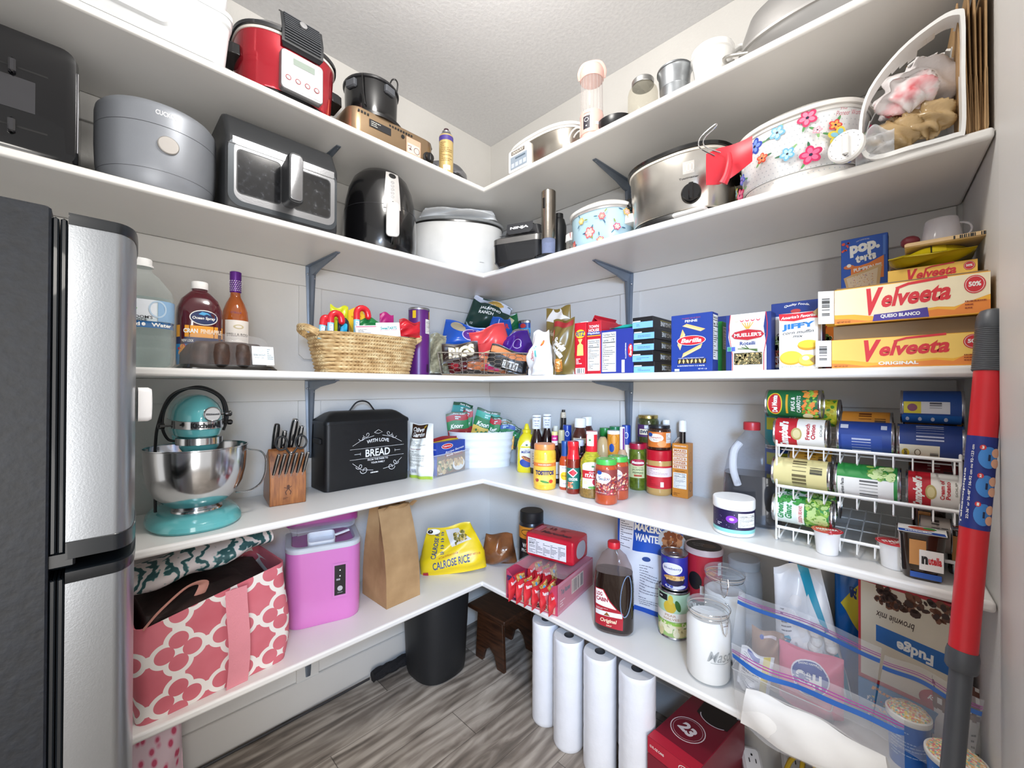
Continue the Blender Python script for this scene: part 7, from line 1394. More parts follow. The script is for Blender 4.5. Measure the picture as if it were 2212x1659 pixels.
# oil bottle
P = V(-.075, -1.595, Z5); Rr = .056; H = ht(P, 1212)
t = thing('oil_bottle', 'yellow-green cooking oil bottle with moulded diamond pattern and blue cap', 'bottle', P, 0)
def orr(z):
    v = z/H; k = 1-.16*math.exp(-((v-.50)/.045)**2)
    if v > .80: k *= max(.34, 1-(v-.80)*5.5)
    return Rr*k
b = B(mk('8d8f2e', .06, 0, 0, 1, .08, 30., coat=.7)); N_ = 48
b.loft([[((orr(H*i/40)+.0016*(abs(((j*12/N_+i*.35) % 1)-.5)-.25)*(.55 < i/40 < .78)*4)*cos(2*PI*j/N_), (orr(H*i/40)+.0016*(abs(((j*12/N_-i*.35) % 1)-.5)-.25)*(.55 < i/40 < .78)*4)*sin(2*PI*j/N_), H*i/40*.96) for j in range(N_)] for i in range(41)]); b.obj('oil_body', t)
b = B(mk('1c50b0', .35)); b.lathe([(.018, H*.95), (.019, H*.955), (.019, H*1.01), (.016, H*1.02), (0, H*1.02)], 28); b.obj('cap', t)
# marshmallows
f = spot(1742, 1900, 1238, 1392, 1.12, Z5+.002)
P = V(-.20, -1.665, Z5); g = (P-CAM).dot(FW); hh = ht(P, 1226)
def marsh(d, w, h):
    d.poly([(-w*.5, 0), (-w*.5, h*.45), (-w*.3, h*.5), (-w*.15, h*.2), (w*.1, h*.1), (w*.2, h*.5), (w*.02, h), (w*.25, h), (w*.35, h*.6), (w*.5, h*.2), (w*.5, 0)], '2a9ab8')
    d.poly([(-w*.45, h*.42), (-w*.25, h*.5), (-w*.22, h*.75), (-w*.42, h*.7)], 'e4e6ea'); d.lines(-w*.42, h*.45, -w*.26, h*.7, 8, '5a5a68'); d.poly([(w*.16, h*.12), (w*.42, h*.05), (w*.36, h*.38), (w*.14, h*.8), (w*.08, h*.76)], 'dfe2e6'); d.lines(w*.16, h*.14, w*.34, h*.4, 8, '3a3a48'); d.text('90', w*.2, h*.3, w*.06, h*.04, '222222', .03)
    d.blobs(-w*.3, h*.2, w*.08, h*.85, 9, ['f2f1f0', 'e6e5e6'], w*.08, w*.12, 7)
pouch('marshmallow_bag', 'clear and turquoise bag of white marshmallows behind the zipper bags', 'bag', (P, .185, hh, -PI/2+.35), .09, mk('e4e6ea', .25, 0, 1., 16., .08, 12., coat=.3), marsh, seed=74, crk=.6, flatb=True, wf=lambda v: 1-.35*v, tilt=(0, -.12))
b = B(mk('eeeeec', .7)); _rg = random.Random(4); _m = Matrix.Rotation(-PI/2+.35, 3, 'Z')
for k in range(22): q = P+_m @ V(_rg.uniform(-.055, .035), -.044-_rg.uniform(0, .008), .04+k*.0088); b.sphere(.019, q.x, q.y, q.z, 1, .8, .85, 10)
tag(b.obj('marshmallows'), 'white marshmallows showing through the clear and turquoise bag', 'marshmallows', None, 'stuff')
# honey cereal bag, boxes
P = V(-.085, -1.775, Z5); hh = ht(P, 1236)
pouch('honey_bag', 'blue bag with yellow diamond reading Honey, standing by the right wall', 'bag', (P, .15, hh, -PI/2), .06, mk('1c6ab8', .25), lambda d, w, h: (d.poly([(0, h*.45), (w*.4, h*.7), (0, h*.95), (-w*.4, h*.7)], 'e8d23a'), d.text('Honey', .05*w, h*.66, h*.34, w*.24, '1c3a7c', .05, 0, PI/2), d.text('\u03c0', -w*.2, h*.8, w*.12, h*.08, '1c3a7c', .05)), seed=75, crk=.4, flatb=True)
A, C = V(-.205, -1.765, 0), V(-.245, -1.955, 0); m, rz, w = seg(A, C)
def fun(d, w, h):
    d.rect(0-w/2, 0, w/2, h, '2a80b8'); d.text('Funfetti', -w*.1, h*.7, w*.5, h*.2, 'f0a04a', .04, .1, -.1); d.blobs(-w*.4, h*.1, w*.4, h*.5, 8, ['e8d03a', 'e0606a', 'f0efec'], w*.01, w*.02, 4); d.ell(w*.35, h*.35, w*.1, h*.22, '1c3a8c')
zb = Z5
for i, lab in enumerate(('lower blue cake mix box reading Funfetti lying under the brownie mix', 'upper blue cake mix box reading Funfetti directly under the brownie mix')):
    BX('cake_mix_box', lab, 'box', (V(m.x-.015*i+.02, m.y, zb), w, .0555, rz), .14, '2a80b8', fun, group='baking mix boxes by the door'); zb += .056
def fudge(d, w, h):
    d.rect(-w/2, 0, w/2, h, 'b82c34'); d.rect(-w*.47, h*.04, w*.5, h*.97, 'ddd2bc'); d.poly([(-w*.3, h*.42), (w*.5, h*.36), (w*.5, h*.54), (-w*.3, h*.58)], '2a6ab0'); d.text('Fudge', w*.1, h*.46, w*.36, h*.13, W_, .04, 0, PI-.05); d.text('brownie mix', -w*.1, h*.68, w*.4, h*.07, '4a3a30', .01, .2, PI-.05)
    d.blobs(-w*.3, h*.80, w*.5, h*.97, 30, ['5a3420', '7a4a30', '3a2014'], w*.03, w*.06, 7); d.ell(w*.32, h*.08, w*.18, h*.1, 'b02030'); d.text('Betty', w*.32, h*.1, w*.2, h*.06, W_, .03, 0, PI)
P = V(m.x+.01, m.y, zb); BX('brownie_mix_box', 'brownie mix box standing upside down with Fudge on a blue band', 'box', (P, w, ht(P, 1275), rz), .05, 'b82c34', fudge, group='baking mix boxes by the door')
# low acrylic bin with white paper packs
A, C = on(1586, 1481, Z5), on(1850, 1595, Z5); A = V(-.335, -1.475, Z5); C = V(-.335, -1.72, Z5); m, rz, w = seg(A, C); hb = .06
t = thing('acrylic_bin', 'long low clear acrylic bin under the zipper bags at the shelf edge', 'bin', m, rz)
b = B(AC); b.loft([rr(w, .22, .008, z, 0, .11) for z in (0, .003, hb)]+[rr(w-.006, .214, .006, z, 0, .11) for z in (hb, .004)]); b.obj('tray_body', t)
b = B(clear('e6eaec', .5, .04)); b.tube([(q[0], q[1], hb) for q in rr(w, .22, .008, 0, 0, .11)], .0013, 6, True); b.obj('rim', t)
pouch('yeast_pouch', 'crumpled white pouch with yellow band leaning in the low acrylic bin', 'pouch', (V(-.30, -1.525, Z5+.006), .085, .125, -PI/2+.15), .05, mk('e6e6e8', .3), lambda d, w, h: (d.rect(w*.2, 0, w*.4, h, 'e6d028'), d.lines(-w*.4, h*.1, w*.15, h*.85, 16, '6a6a78'), d.rect(-w*.3, h*.86, w*.1, h*.95, '3a4a9a')), seed=76, crk=.6, flatb=True, tilt=(.15, .12))
BR = 'bags inside the low acrylic bin'
pouch('sugar_bag', 'pink bag with round blue CH emblem seen through the zipper bags', 'bag', (V(-.27, -1.665, Z5+.006), .15, .165, -PI/2+.1), .08, mk('e0708a', .4), lambda d, w, h: (d.ell(0, h*.62, w*.3, h*.26, 'e8e6ee'), d.ell(0, h*.62, w*.28, h*.24, '1c3f94'), d.text('C&H', -w*.02, h*.6, w*.4, h*.2, W_, .06), d.text('BAKING HAPPINESS', 0, h*.79, w*.36, h*.03, W_, .01, arc=.006)), BR, 77, .3, flatb=True)
pouch('brown_sugar_bag', 'tan bag of brown sugar left of the pink one inside the zipper bag', 'bag', (V(-.255, -1.56, Z5+.006), .095, .17, -PI/2+.1), .07, mk('a07c60', .4), lambda d, w, h: (d.ell(-w*.2, h*.9, w*.06, h*.04, '2a4aa0'), d.rect(-w*.15, h*.88, w*.2, h*.92, 'e6d8dc')), BR, 78, .4, flatb=True)
# zipper bags
ZC = clear('eef0f6', .10, .05, bump=1., bs=9)
def zipbag(label, A, C, z, h, th, seed, tilt=(0, 0), fill=None, sag=.0):
    m, rz, w = seg(V(A[0], A[1], 0), V(C[0], C[1], 0)); m.z = z
    t = pouch('zipper_bag', label, 'bag', (m, w, h, rz), th, ZC, lambda d, w, h: (d.rect(-w*.5, h*.82, w*.5, h*.87, mk('2a5ea8', .3)), d.rect(-w*.5, h*.895, w*.5, h*.905, mk('9a3a8a', .3)), d.rect(-w*.5, h*.92, w*.5, h*.928, mk('9a3a8a', .3))), 'clear zipper bags', seed, .45, tilt=tilt, flatb=True, pname='zipper_strips', seal=.06)
    if fill:
        b = B(FLR); fh = fill
        b.grid(lambda u, v: ((u-.5)*w*.93*(1-.12*v), -th*.40*sin(PI*(.08+.84*u))**.6*(sin(PI*(.15+.85*v))**.5)+.002*sin(u*17+v*5), .004+fh*v*(1-.25*abs(u-.4))+.004*sin(u*13)), 24, 14)
        b.grid(lambda u, v: ((u-.5)*w*.93*(1-.12*v), th*.40*sin(PI*(.08+.84*u))**.6*(sin(PI*(.15+.85*v))**.5), .004+fh*v*(1-.25*abs(u-.4))+.004*sin(u*13)), 24, 14, True)
        b.obj('flour', t, ang=80)
    return t
zipbag('large zipper bag of white flour slumped over the shelf edge in front', (-.452, -1.525), (-.462, -1.865), Z5-.001, .235, .085, 91, (.20, -.0), .125)
zipbag('zipper bag standing behind the flour bag, its blue strip slanting down to the right', (-.335, -1.47), (-.325, -1.80), Z5+.07, .215, .02, 92, (-.1, .10))
zipbag('zipper bag with dark blue strip by the door wall', (-.335, -1.80), (-.35, -1.965), Z5+.05, .20, .02, 93, (-.1, .12))
# frosting tubs with sprinkles
SPR = pat('sprinkles', lambda nt, x, y, z, tc: (ramp(nt, tex(nt, 'Voronoi', tc, 260., 0).outputs['Color'], [(.2, 'e87a8a'), (.35, 'f4e27a'), (.5, 'f6f2e8'), (.65, 'f0b060'), (.8, '8ac8c0')]), tex(nt, 'Voronoi', tc, 260., 0).outputs['Distance']), .5, bump=.6)
for x, y, Rr, H, lab in ((-.300, -1.868, .040, .128, 'blue frosting tub with rainbow sprinkle lid behind the front one'), (-.375, -1.945, .048, .112, 'wider blue frosting tub with rainbow sprinkle lid, nearest the pole')):
    P = V(x, y, Z5); t = thing('frosting_tub', lab, 'tub', P, -PI/2, 'frosting tubs')
    b = B(mk('1c6ac0', .3)); b.lathe([(0, 0), (Rr*.88, 0), (Rr, H*.9)], 36, True, True); b.obj('tub_body', t)
    b = B(mk('e8e6e0', .35)); b.lathe([(Rr*1.04, H*.87), (Rr*1.07, H*.9), (Rr*1.07, H*.97), (Rr*1.0, H*.99), (Rr*.96, H*.97)], 36, False, False); b.obj('lid_rim', t)
    b = B(SPR); b.lathe([(Rr*1.0, H*.965), (Rr*.9, H*1.03), (Rr*.5, H*1.07), (0, H*1.08)], 30); b.obj('sprinkle_cap', t)
    d = D(cyl(lambda v: Rr*(.88+.12*v/(H*.9))), .007); d.lines(-Rr*.9, H*.2, Rr*.9, H*.75, 9, 'a8c8ec', .3); d.obj('label_print', t)
def ging(d, w, h):
    for i in range(6): d.rect(-w*.5+i*w*.18, h*.62, -w*.5+i*w*.18+w*.09, h, '6a4030'); 
    for i in range(3): d.rect(-w*.5, h*(.64+.13*i), w*.5, h*(.64+.13*i)+h*.06, '6a4030')
    d.text('le', -w*.1, h*.5, w*.22, h*.1, '2a2420', .02); d.blobs(-w*.3, h*.2, w*.1, h*.42, 16, ['3a241c', 'e6e0d8'], w*.02, w*.06, 5); d.lines(w*.2, h*.1, w*.4, h*.5, 6, '4a4440'); d.ell(w*.1, h*.14, w*.05, h*.03, '1c1410')
pouch('chocolate_chip_bag', 'white bag with brown gingham top behind the grey pole', 'bag', (V(-.22, -1.955, Z5), .09, .20, -PI/2+.1), .05, mk('e4e0da', .35), ging, seed=79, crk=.3, flatb=True)
# ================================================================ on the floor
t = thing('trash_bin', 'black round-cornered plastic bin under the lowest shelf', 'bin', V(-.515, -.175, .0003), 0)
b = B(mk('1b1d20', .5, 0, .12, 200.)); b.loft([er(.122, .122, .0, 2.6), er(.130, .130, .008, 2.6), er(.134, .134, .03, 2.6), er(.150, .148, .36, 2.6), er(.150, .148, .40, 2.6), er(.146, .144, .405, 2.6), er(.140, .138, .40, 2.6), er(.120, .12, .02, 2.6)]); b.obj('bin_body', t)
DW = pat('walnut_stain', _wd('24140c', '4a2c1a', (2, 14, 14), 6.), .4, coat=.15)
A = V(-.345, -.235, 0); C = V(-.335, -.475, 0); m, rz, w = seg(A, C); hs = .275
t = thing('step_stool', 'small dark stained wooden step stool in the corner under the shelves', 'stool', V(m.x, m.y, 0.0003), rz)
b = B(DW); b.box(w+.02, .30, .022, 0, .14, hs-.022, .004); b.obj('seat', t, bevel=.002)
for y in (.03, .25):
    b = B(DW); b.prism([(-w*.42, 0), (-w*.22, 0), (-w*.14, .06), (-w*.0, .085), (w*.14, .06), (w*.22, 0), (w*.42, 0), (w*.36, hs-.022), (-w*.36, hs-.022)], y-.009, y+.009); b.obj('leg', t, bevel=.002)
b = B(DW); b.box(.016, .20, .05, w*.3, .14, hs-.073, .002); b.obj('stretcher', t)
PT = mk('e9ebf1', .3, 0, .8, 38., .02, coat=.2)
for i, (x, y, R_, H) in enumerate(((-.372, -.765, .057, .415), (-.398, -.905, .060, .418), (-.400, -1.048, .060, .420), (-.392, -1.192, .062, .422), (-.225, -1.08, .060, .418))):
    lab = ['leftmost column of wrapped paper towel rolls under the right shelf', 'second column of wrapped paper towel rolls from the left', 'third column of wrapped paper towel rolls from the left', 'fourth column of wrapped paper towel rolls, beside the dark red soda case', 'back column of wrapped paper towel rolls, mostly hidden near the right wall'][i]
    t = thing('paper_towel_column', lab, 'paper towels', (x, y, .0003), .3*i, 'wrapped paper towel rolls')
    b = B(PT); pr = [(R_*.93, 0), (R_, .008)]
    for k in range(1, 24): pr.append((R_*(1-.012*(k % 8 == 0)+.003*sin(k*2.3)), H*k/24))
    pr += [(R_, H-.006), (R_*.96, H-.001)]; b.lathe(pr, 40, True, False); b.obj('wrapped_roll', t)
    b = B(mk('c9c9cb', .8, 0, .4, 90.)); b.lathe([(R_*.97, H-.001), (R_*.32, H-.0015)], 40, False, False); b.obj('paper_end', t)
    b = B(mk('4a4644', .7)); b.lathe([(R_*.32, H-.001), (R_*.30, H-.05), (0, H-.05)], 28, False, True); b.obj('core', t)
# soda case
DP = mk('74182a', .3); t = thing('soda_case', 'dark red soda carton with a white 23 roundel on top and torn opening', 'box', V(-.44, -1.255, .0003), -PI/2-.12); w, dp, h = .165, .33, .255
b = B(DP); b.box(w, dp, h, w*.5, dp/2, 0, .002); b.obj('carton', t)
d = D(flat(0)); d.b.at(w*.5); d.rect(-w*.5, h*.80, w*.5, h, 'b01c34'); d.text('12 FL OZ CANS', -w*.3, h*.9, w*.3, h*.03, W_, .02); d.rect(-w*.5, 0, w*.5, h*.79, '7c1a2c'); d.ring(0, h*.32, w*.46, h*.34, w*.02, 'e8e0e0'); d.text('Dr', -w*.1, h*.42, w*.4, h*.22, W_, .06, .3); d.ring(w*.28, h*.91, w*.13, h*.05, w*.012, W_); d.text('150', w*.28, h*.91, w*.16, h*.04, W_, .04); d.obj('front_print', t)
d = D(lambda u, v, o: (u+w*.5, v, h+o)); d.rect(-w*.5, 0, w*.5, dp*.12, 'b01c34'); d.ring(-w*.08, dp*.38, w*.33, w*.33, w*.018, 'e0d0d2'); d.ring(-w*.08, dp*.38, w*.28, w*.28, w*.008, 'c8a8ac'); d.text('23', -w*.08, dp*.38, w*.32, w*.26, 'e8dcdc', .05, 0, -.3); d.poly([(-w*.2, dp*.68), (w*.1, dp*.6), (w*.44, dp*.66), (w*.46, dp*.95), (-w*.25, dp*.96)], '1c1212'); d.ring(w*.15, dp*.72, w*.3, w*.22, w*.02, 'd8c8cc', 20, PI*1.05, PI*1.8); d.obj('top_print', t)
# power strips, cord and crate
def pstrip(label, x, y, rz, lean):
    t = thing('power_strip', label, 'power strip', (x, y, .06), rz, 'power strips under the lowest shelf', tilt=(lean, 0))
    b = B(mk('dcdcde', .4)); b.box(.06, .26, .035, 0, 0, 0, .008); b.obj('housing', t)
    d = D(lambda u, v, o: (u, v, .035+o))
    for k in range(5):
        for s in (-1, 1): d.rect(s*.010-.0015, -.11+k*.048, s*.010+.0015, -.098+k*.048, '1c1c20')
        d.ell(0, -.088+k*.048, .003, .0035, '1c1c20')
    d.obj('sockets', t)
pstrip('white power strip leaning beside the soda case', -.20, -1.515, -PI/2+.5, .5)
pstrip('second white power strip behind the first by the yellow cord', -.11, -1.60, -PI/2+.3, .3)
b = B(mk('c8a81e', .45)); b.tube([(-.10, -1.56, .07), (-.16, -1.60, .22), (-.22, -1.66, .30), (-.25, -1.70, .18), (-.22, -1.74, .10), (-.14, -1.70, .20), (-.1, -1.64, .28), (-.16, -1.62, .12), (-.26, -1.66, .04), (-.30, -1.80, .01)], .007, 8, smooth=8); tag(b.obj('extension_cord'), 'looped yellow extension cord beside the white crate', 'cord')
CRT = pat('perforated_plastic', lambda nt, x, y, z, tc: (mixc(nt, (((x+y)/.03).frac().gt(.5)*(z/.03).frac().gt(.45)), 'e4e4e6', '8a8c92'), None), .4)
t = thing('plastic_crate', 'white perforated plastic crate on the floor under the right shelf end', 'crate', V(-.14, -1.80, .0003), 0)
b = B(CRT); b.loft([rr(.2, .26, .02, z) for z in (0, .25)]+[rr(.19, .25, .018, z) for z in (.25, .01)]); b.obj('crate_body', t); b = B(WHT()); b.tube([(q[0], q[1], .25) for q in rr(.205, .265, .02)], .006, 6, True); b.obj('rim', t)
# duster and pink bag under the left shelf
tag(B(mk('16161a', .9, 0, 1., 90., .3)).at(-.69, -.055, .028, ry=PI/2).loft([[(( .022+.006*sin(j*2.1+i))*cos(2*PI*j/14), (.022+.006*sin(j*3.1+i))*sin(2*PI*j/14), -.10+.02*i) for j in range(14)] for i in range(11)]).obj('duster_head'), 'fuzzy black duster head lying by the left baseboard', 'duster')
b = B(mk('26262a', .5)); b.tube([(-.80, -.045, .018), (-1.1, -.035, .008), (-1.5, -.03, .006), (-2.2, -.03, .006)], .005, 6, smooth=4); tag(b.obj('black_cable'), 'thin black cable running along the foot of the left wall', 'cable')
PF = pat('pink_petal_print', lambda nt, x, y, z, tc: (ramp(nt, tex(nt, 'Voronoi', tc, 42., 0, (1, 1, .55)).outputs['Distance'], [(.22, 'c8486a'), (.3, 'e0a0b4'), (.42, 'e6ccd4')]), None), .6)
pouch('gift_bag', 'pink and white petal print bag on the floor under the tote', 'bag', (V(-1.66, -.20, .0003), .32, .36, .1), .16, PF, None, seed=95, crk=.5, flatb=True, wf=lambda v: 1-.1*v)
# ================================================================ second shelf
Z2_ = T[2]+.0003
def cooker(name, label, P, rz, w, dp, h, body, dark, prints=None, lidm=None, lidh=.045, taper=.93, p=2.6, rimm=None, hand=True, knob=True, bh=.03, sh=(.62, .80), cat='slow cooker', hm=None):
    "oval slow cooker standing with its front at local y = 0"
    t = thing(name, label, cat, P, rz); c = dp/2; f = lambda k, z, e=0.: [(q[0], q[1]+c, q[2]) for q in er(w/2*k+e, dp/2*k+e, z, p, 64)]
    b = B(dark); b.loft([f(taper-.05, 0), f(taper-.01, .004), f(taper-.01, bh*.8), f(taper-.03, bh)]); b.obj('base', t)
    b = B(body); b.loft([f(taper-.02, bh), f(taper, bh+.004), f(1, h)], False, False); b.obj('housing', t)
    b = B(rimm or mk('dcd6cc', .3)); b.loft([f(1, h, -.002), f(1, h, .003), f(1, h+.008, .003), f(1, h+.008, -.01)]); b.obj('crock_rim', t)
    lm_ = lidm or dark
    b = B(lm_); b.loft([f(1, h+.008, -.001), f(1, h+.010, .008), f(1, h+.020, .009), f(1, h+.028, -.002), f(.8, h+.028+lidh*.6), f(.4, h+.028+lidh), f(.1, h+.03+lidh)]); b.obj('lid', t)
    if knob: b = B(dark); b.at(0, c, h+.026+lidh); b.loft([er(.03*k, .018*k, z, 2.5, 24) for k, z in ((.6, 0), (.6, .008), (1, .014), (1, .024), (.7, .028))]); b.obj('lid_knob', t)
    if hand:
        for s in (-1, 1):
            b = B(hm or dark); x = s*w/2*.97; z0, z1 = h*sh[0], h*sh[1]
            b.loft([[(x+s*a, c+yy, zz) for yy, zz in ((-.05*k, z0), (.05*k, z0), (.045*k, z1), (-.045*k, z1))] for a, k in ((-.004, 1.), (.02, .95), (.036, .8), (.038, .7))]); b.obj('side_handle', t, bevel=.004)
    if prints: d = D(around(lambda v: [(q[0], q[1]-0, 0) for q in er(w/2*(taper+(1-taper)*max(0, min(1, (v-bh)/(h-bh)))), dp/2*(taper+(1-taper)*max(0, min(1, (v-bh)/(h-bh)))), 0, p, 96)]), .012); d.cv = .03; fn0 = d.fn; d.fn = lambda u, v, o: (lambda q: (q[0], q[1]+c, q[2]))(fn0(u, v, o)); prints(d, w, h); d.obj('front_print', t)
    return t
# toaster oven
x1 = -1.752; w = .50; h = ht(V(-1.764, -.386, Z2_), 112)*1.0; P = V(x1-w/2, -DL+.03, Z2_)
t = thing('toaster_oven', 'glossy black toaster oven with rounded corners at the far left of the second shelf', 'oven', P, 0)
GB = mk('0e0e10', .12, .0, 0, 1, .02, coat=.25, spec=.3); f = lambda k, y: [(q[0]*1., y, q[1]) for q in rr(w*k, h*k, .03, 0, 0, 0, 6)]
b = B(GB); b.loft([[(q[0]*k, y, q[1]*k+h/2+.004) for q in rr(w, h, .028, 0, 0, 0, 6)] for k, y in ((.93, 0), (.985, .004), (1, .02), (1, .33), (.96, .34))][::-1]); b.obj('housing', t)
d = D(flat(.0)); 
for v in (.70, .22): d.rect(-w*.44, h*(v-.008), w*.40, h*(v+.008), '050506')
d.ring(-w*.2, h*.80, .022, .022, .002, '9ad8d0'); d.rect(-w*.42, h*.36, w*.36, h*.62, mk('2c2c30', .08, coat=.6)); d.obj('door_glass', t)
for v in (.70, .22): b = B(mk('26262a', .15, coat=.5)); b.box(.012, .014, h*.12, w*.29, -.008, h*(v-.07), .004); b.obj('door_clip', t)
b = B(mk('c8c8cc', .2, 1.)); b.box(.003, .004, h*.7, w*.499, .012, h*.15, .001); b.obj('side_trim', t)
# rice cooker
P0 = ply(329, 430, -DL+.02); P0.z = Z2_; P, Rr, hd = rndp(196, 463, P0); F = P0; H = ht(F, 212)
GC = mk('8b8f96', .42, .35, .05, 300., .02)
rc = [(.0, 0), (.80, 0), (.88, .012), (.955, H*.17), (.985, H*.30), (1.0, H*.52), (1.0, H*.72)]
t = thing('rice_cooker', 'round matte grey rice cooker with one round button beside the black oven', 'rice cooker', P, face(hd))
b = B(GC); b.lathe([(a*Rr, z) for a, z in rc], 72); b.obj('body', t)
b = B(mk('2a2a2e', .5)); b.lathe([(Rr*.993, H*.715), (Rr*.993, H*.73)], 72, False, False); b.obj('lid_seam', t)
b = B(GC); b.lathe([(Rr*.96, H*.725), (Rr*1.0, H*.726), (Rr*1.0, H*.90), (Rr*.985, H*.955), (Rr*.94, H*.99), (Rr*.85, H*1.0), (0, H*1.0)], 72); b.obj('lid', t)
pf = prof_r([(a*Rr, z) for a, z in rc]+[(Rr, H*.9), (Rr*.985, H*.955)]); d = D(cyl(pf), .01)
d.text('CUCKOO', Rr*.12, H*.865, Rr*.36, H*.055, 'd8d8dc', .03); d.obj('lettering', t)
b = B(mk('9c9894', .4, .4)); c0 = cyl(lambda v: Rr); q = Vector(c0(Rr*.14, H*.52, 0)); b.at(q.x*.985, q.y*.985, q.z, rx=PI/2, rz=.14); b.lathe([(.024, -.004), (.024, .0055), (.022, .007), (0, .007)], 32); b.obj('button', t)
b = B(mk('3a3a40', .5)); b.lathe([(pf(H*.22)+.0003, H*.218), (pf(H*.222)+.0003, H*.222)], 72, False, False); b.obj('lower_seam', t)
# big square air fryer
A, C = L(484, .035, Z2_), L(728, .035, Z2_); w = abs(C.x-A.x); P = (A+C)/2; h1 = ht(A, 285); dp = .33; hT = h1+.10
t = thing('air_fryer_oven', 'large charcoal air fryer with two framed windows and a silver centre handle', 'air fryer', P, 0)
CH = mk('2c2e31', .45, .1, .1, 250.); CHS = mk('3f4449', .35, .4)
b = B(CH); b.T = Matrix(((0, -1, 0, 0), (1, 0, 0, 0), (0, 0, 1, 0), (0, 0, 0, 1)))
b.prism([(.012, 0), (0, .02), (0, h1), (.05, h1+.085), (.085, h1+.10), (dp, h1+.10), (dp, .0)], -w/2, w/2); b.obj('housing', t, bevel=.012)
SVF = mk('96979a', .3, .8, .1, 200.)
d = D(flat(-.0)); d.o = .0008; hh = h1
d.poly([(q[0], q[1]+hh*.53) for q in [(a, c) for a, c, _ in rr(w*.97, hh*.90, .035, 0, 0, 0, 6)]], CHS); d.poly([(q[0]+.004, q[1]+hh*.55) for q in rr(w*.90, hh*.80, .028, 0, 0, 0, 6)], SVF)
d.rect(-w*.45, h1*.90, w*.455, h1*.99, SVF); d.text('GOWISE', -w*.08, h1*.955, w*.17, h1*.04, '8c8c90', .02); d.line([(-w*.485, h1*.885), (w*.485, h1*.885)], .002, '1a1a1c')
WG = pat('fryer_window', lambda nt, x, y, z, tc: (ramp(nt, tex(nt, 'Noise', tc, 60., 8.).outputs['Fac'], [(.5, '16171a'), (.66, '2c2e33'), (.75, '6a6c70')]), None), .12, coat=.6)
for s in (-1, 1): d.poly([(q[0]+s*w*.235, q[1]+hh*.545) for q in rr(w*.37, hh*.60, .015, 0, 0, 0, 4)], '2a2c2f'); d.poly([(q[0]+s*w*.235, q[1]+hh*.545) for q in rr(w*.35, hh*.57, .012, 0, 0, 0, 4)], WG)
d.obj('front_panel', t)
b = B(CH); b.loft([[(q[0], y, q[1]+hh*.55) for q in rr(w*k, hh*k2, .015, 0, .004, 0, 4)] for k, k2, y in ((.12, .62, 0), (.12, .66, -.03), (.13, .70, -.055), (.13, .70, -.075), (.12, .67, -.079))]); b.obj('handle', t)
b = B(SVF); b.loft([[(q[0], y, q[1]+hh*.55) for q in rr(w*k, hh*k2, .010, 0, .004, 0, 4)] for k, k2, y in ((.105, .62, -.078), (.105, .62, -.082), (.10, .6, -.083))]); b.obj('handle_plate', t)
# egg-shaped air fryer
P0 = L(815, .03, Z2_); P, Rr, hd = rndp(738, 898, P0); F = P0; H = ht(F, 362)*1.13
t = thing('air_fryer', 'glossy black egg-shaped air fryer with pale grey handle strip', 'air fryer', P, face(hd))
eg = [(.80, 0), (.93, .008), (.99, H*.10), (1.0, H*.28), (.985, H*.45), (.94, H*.62), (.86, H*.78), (.74, H*.90), (.58, H*.97), (.3, H*1.0), (0, H*1.0)]
b = B(BLK()); b.lathe([(a*Rr, z) for a, z in eg], 64); b.obj('body', t)
fr = prof_r([(a*Rr, z) for a, z in eg]); SG = mk('c4c2c0', .35, .2); cf = cyl(fr)
b = B(SG); b.grid(lambda u, v: cf(Rr*(.30+(u-.5)*(.46-.12*v)), H*(.46+.46*v), .003), 8, 14); b.obj('control_strip', t)
b = B(BLK()); b.loft([[(Rr*(.30+(q[0])*1.0)*1.0, -fr(H*.40)-.0+y, H*.28+q[1]) for q in rr(Rr*.34*k, H*.40*k, .012, 0, 0, 0, 4)] for k, y in ((1.1, .03), (1.05, -.02), (1.0, -.045))]); b.obj('basket_handle', t)
b = B(SG); b.loft([[(Rr*.30+q[0], -fr(H*.40)+y, H*.28+q[1]) for q in rr(Rr*.33*k, H*.37*k, .014, 0, 0, 0, 4)] for k, y in ((1, -.044), (1, -.052), (.9, -.055))]); b.obj('handle_plate', t)
d = D(cf, .008); d.o = .0036; d.ell(Rr*.30, H*.87, Rr*.10, H*.035, '0c0c0e'); d.text('ULTREAN', Rr*.30, H*.50, Rr*.30, H*.022, '9a9a9e', .02); [d.ring(Rr*.30, H*(.60+.045*k), Rr*.05, H*.014, Rr*.012, 'a8a8ac') for k in range(5)]; d.obj('print', t)
b = B(mk('26262a', .4)); b.lathe([(fr(H*.50)+.0006, H*.498), (fr(H*.504)+.0006, H*.504)], 64, False, False); b.obj('drawer_seam', t)
# white oval roaster in the corner
Pq, w, h, rz = spot(905, 1100, 500, 600, 2.03); P = V(Pq.x-.025, Pq.y+.025, Z2_); P0 = P; hh = ht(P, 478)
cooker('white_roaster', 'large white oval slow cooker with black rim, handles and base in the corner', P, rz, .47, .27, hh, mk('dfdfdd', .3, coat=.2), BLK(), lambda d, w, h: (d.lines(w*.24, h*.28, w*.34, h*.32, 1, '8a8a8a', .3), d.ring(w*.48, h*.42, .02, .03, .001, '6a6a70')), lidm=clear('d8dcde', .3, .05), lidh=.008, rimm=BLK(), p=2.3, knob=False, bh=.02)
pouch('plastic_bag', 'white plastic bag bunched on the lid of the white oval slow cooker', 'bag', (P+V(.05, .05, hh+.036), .40, .05, rz), .17, mk('e9ecef', .3, 0, .6, 14.), None, seed=101, crk=.35, flatb=True, wf=lambda v: 1.0-.15*v)
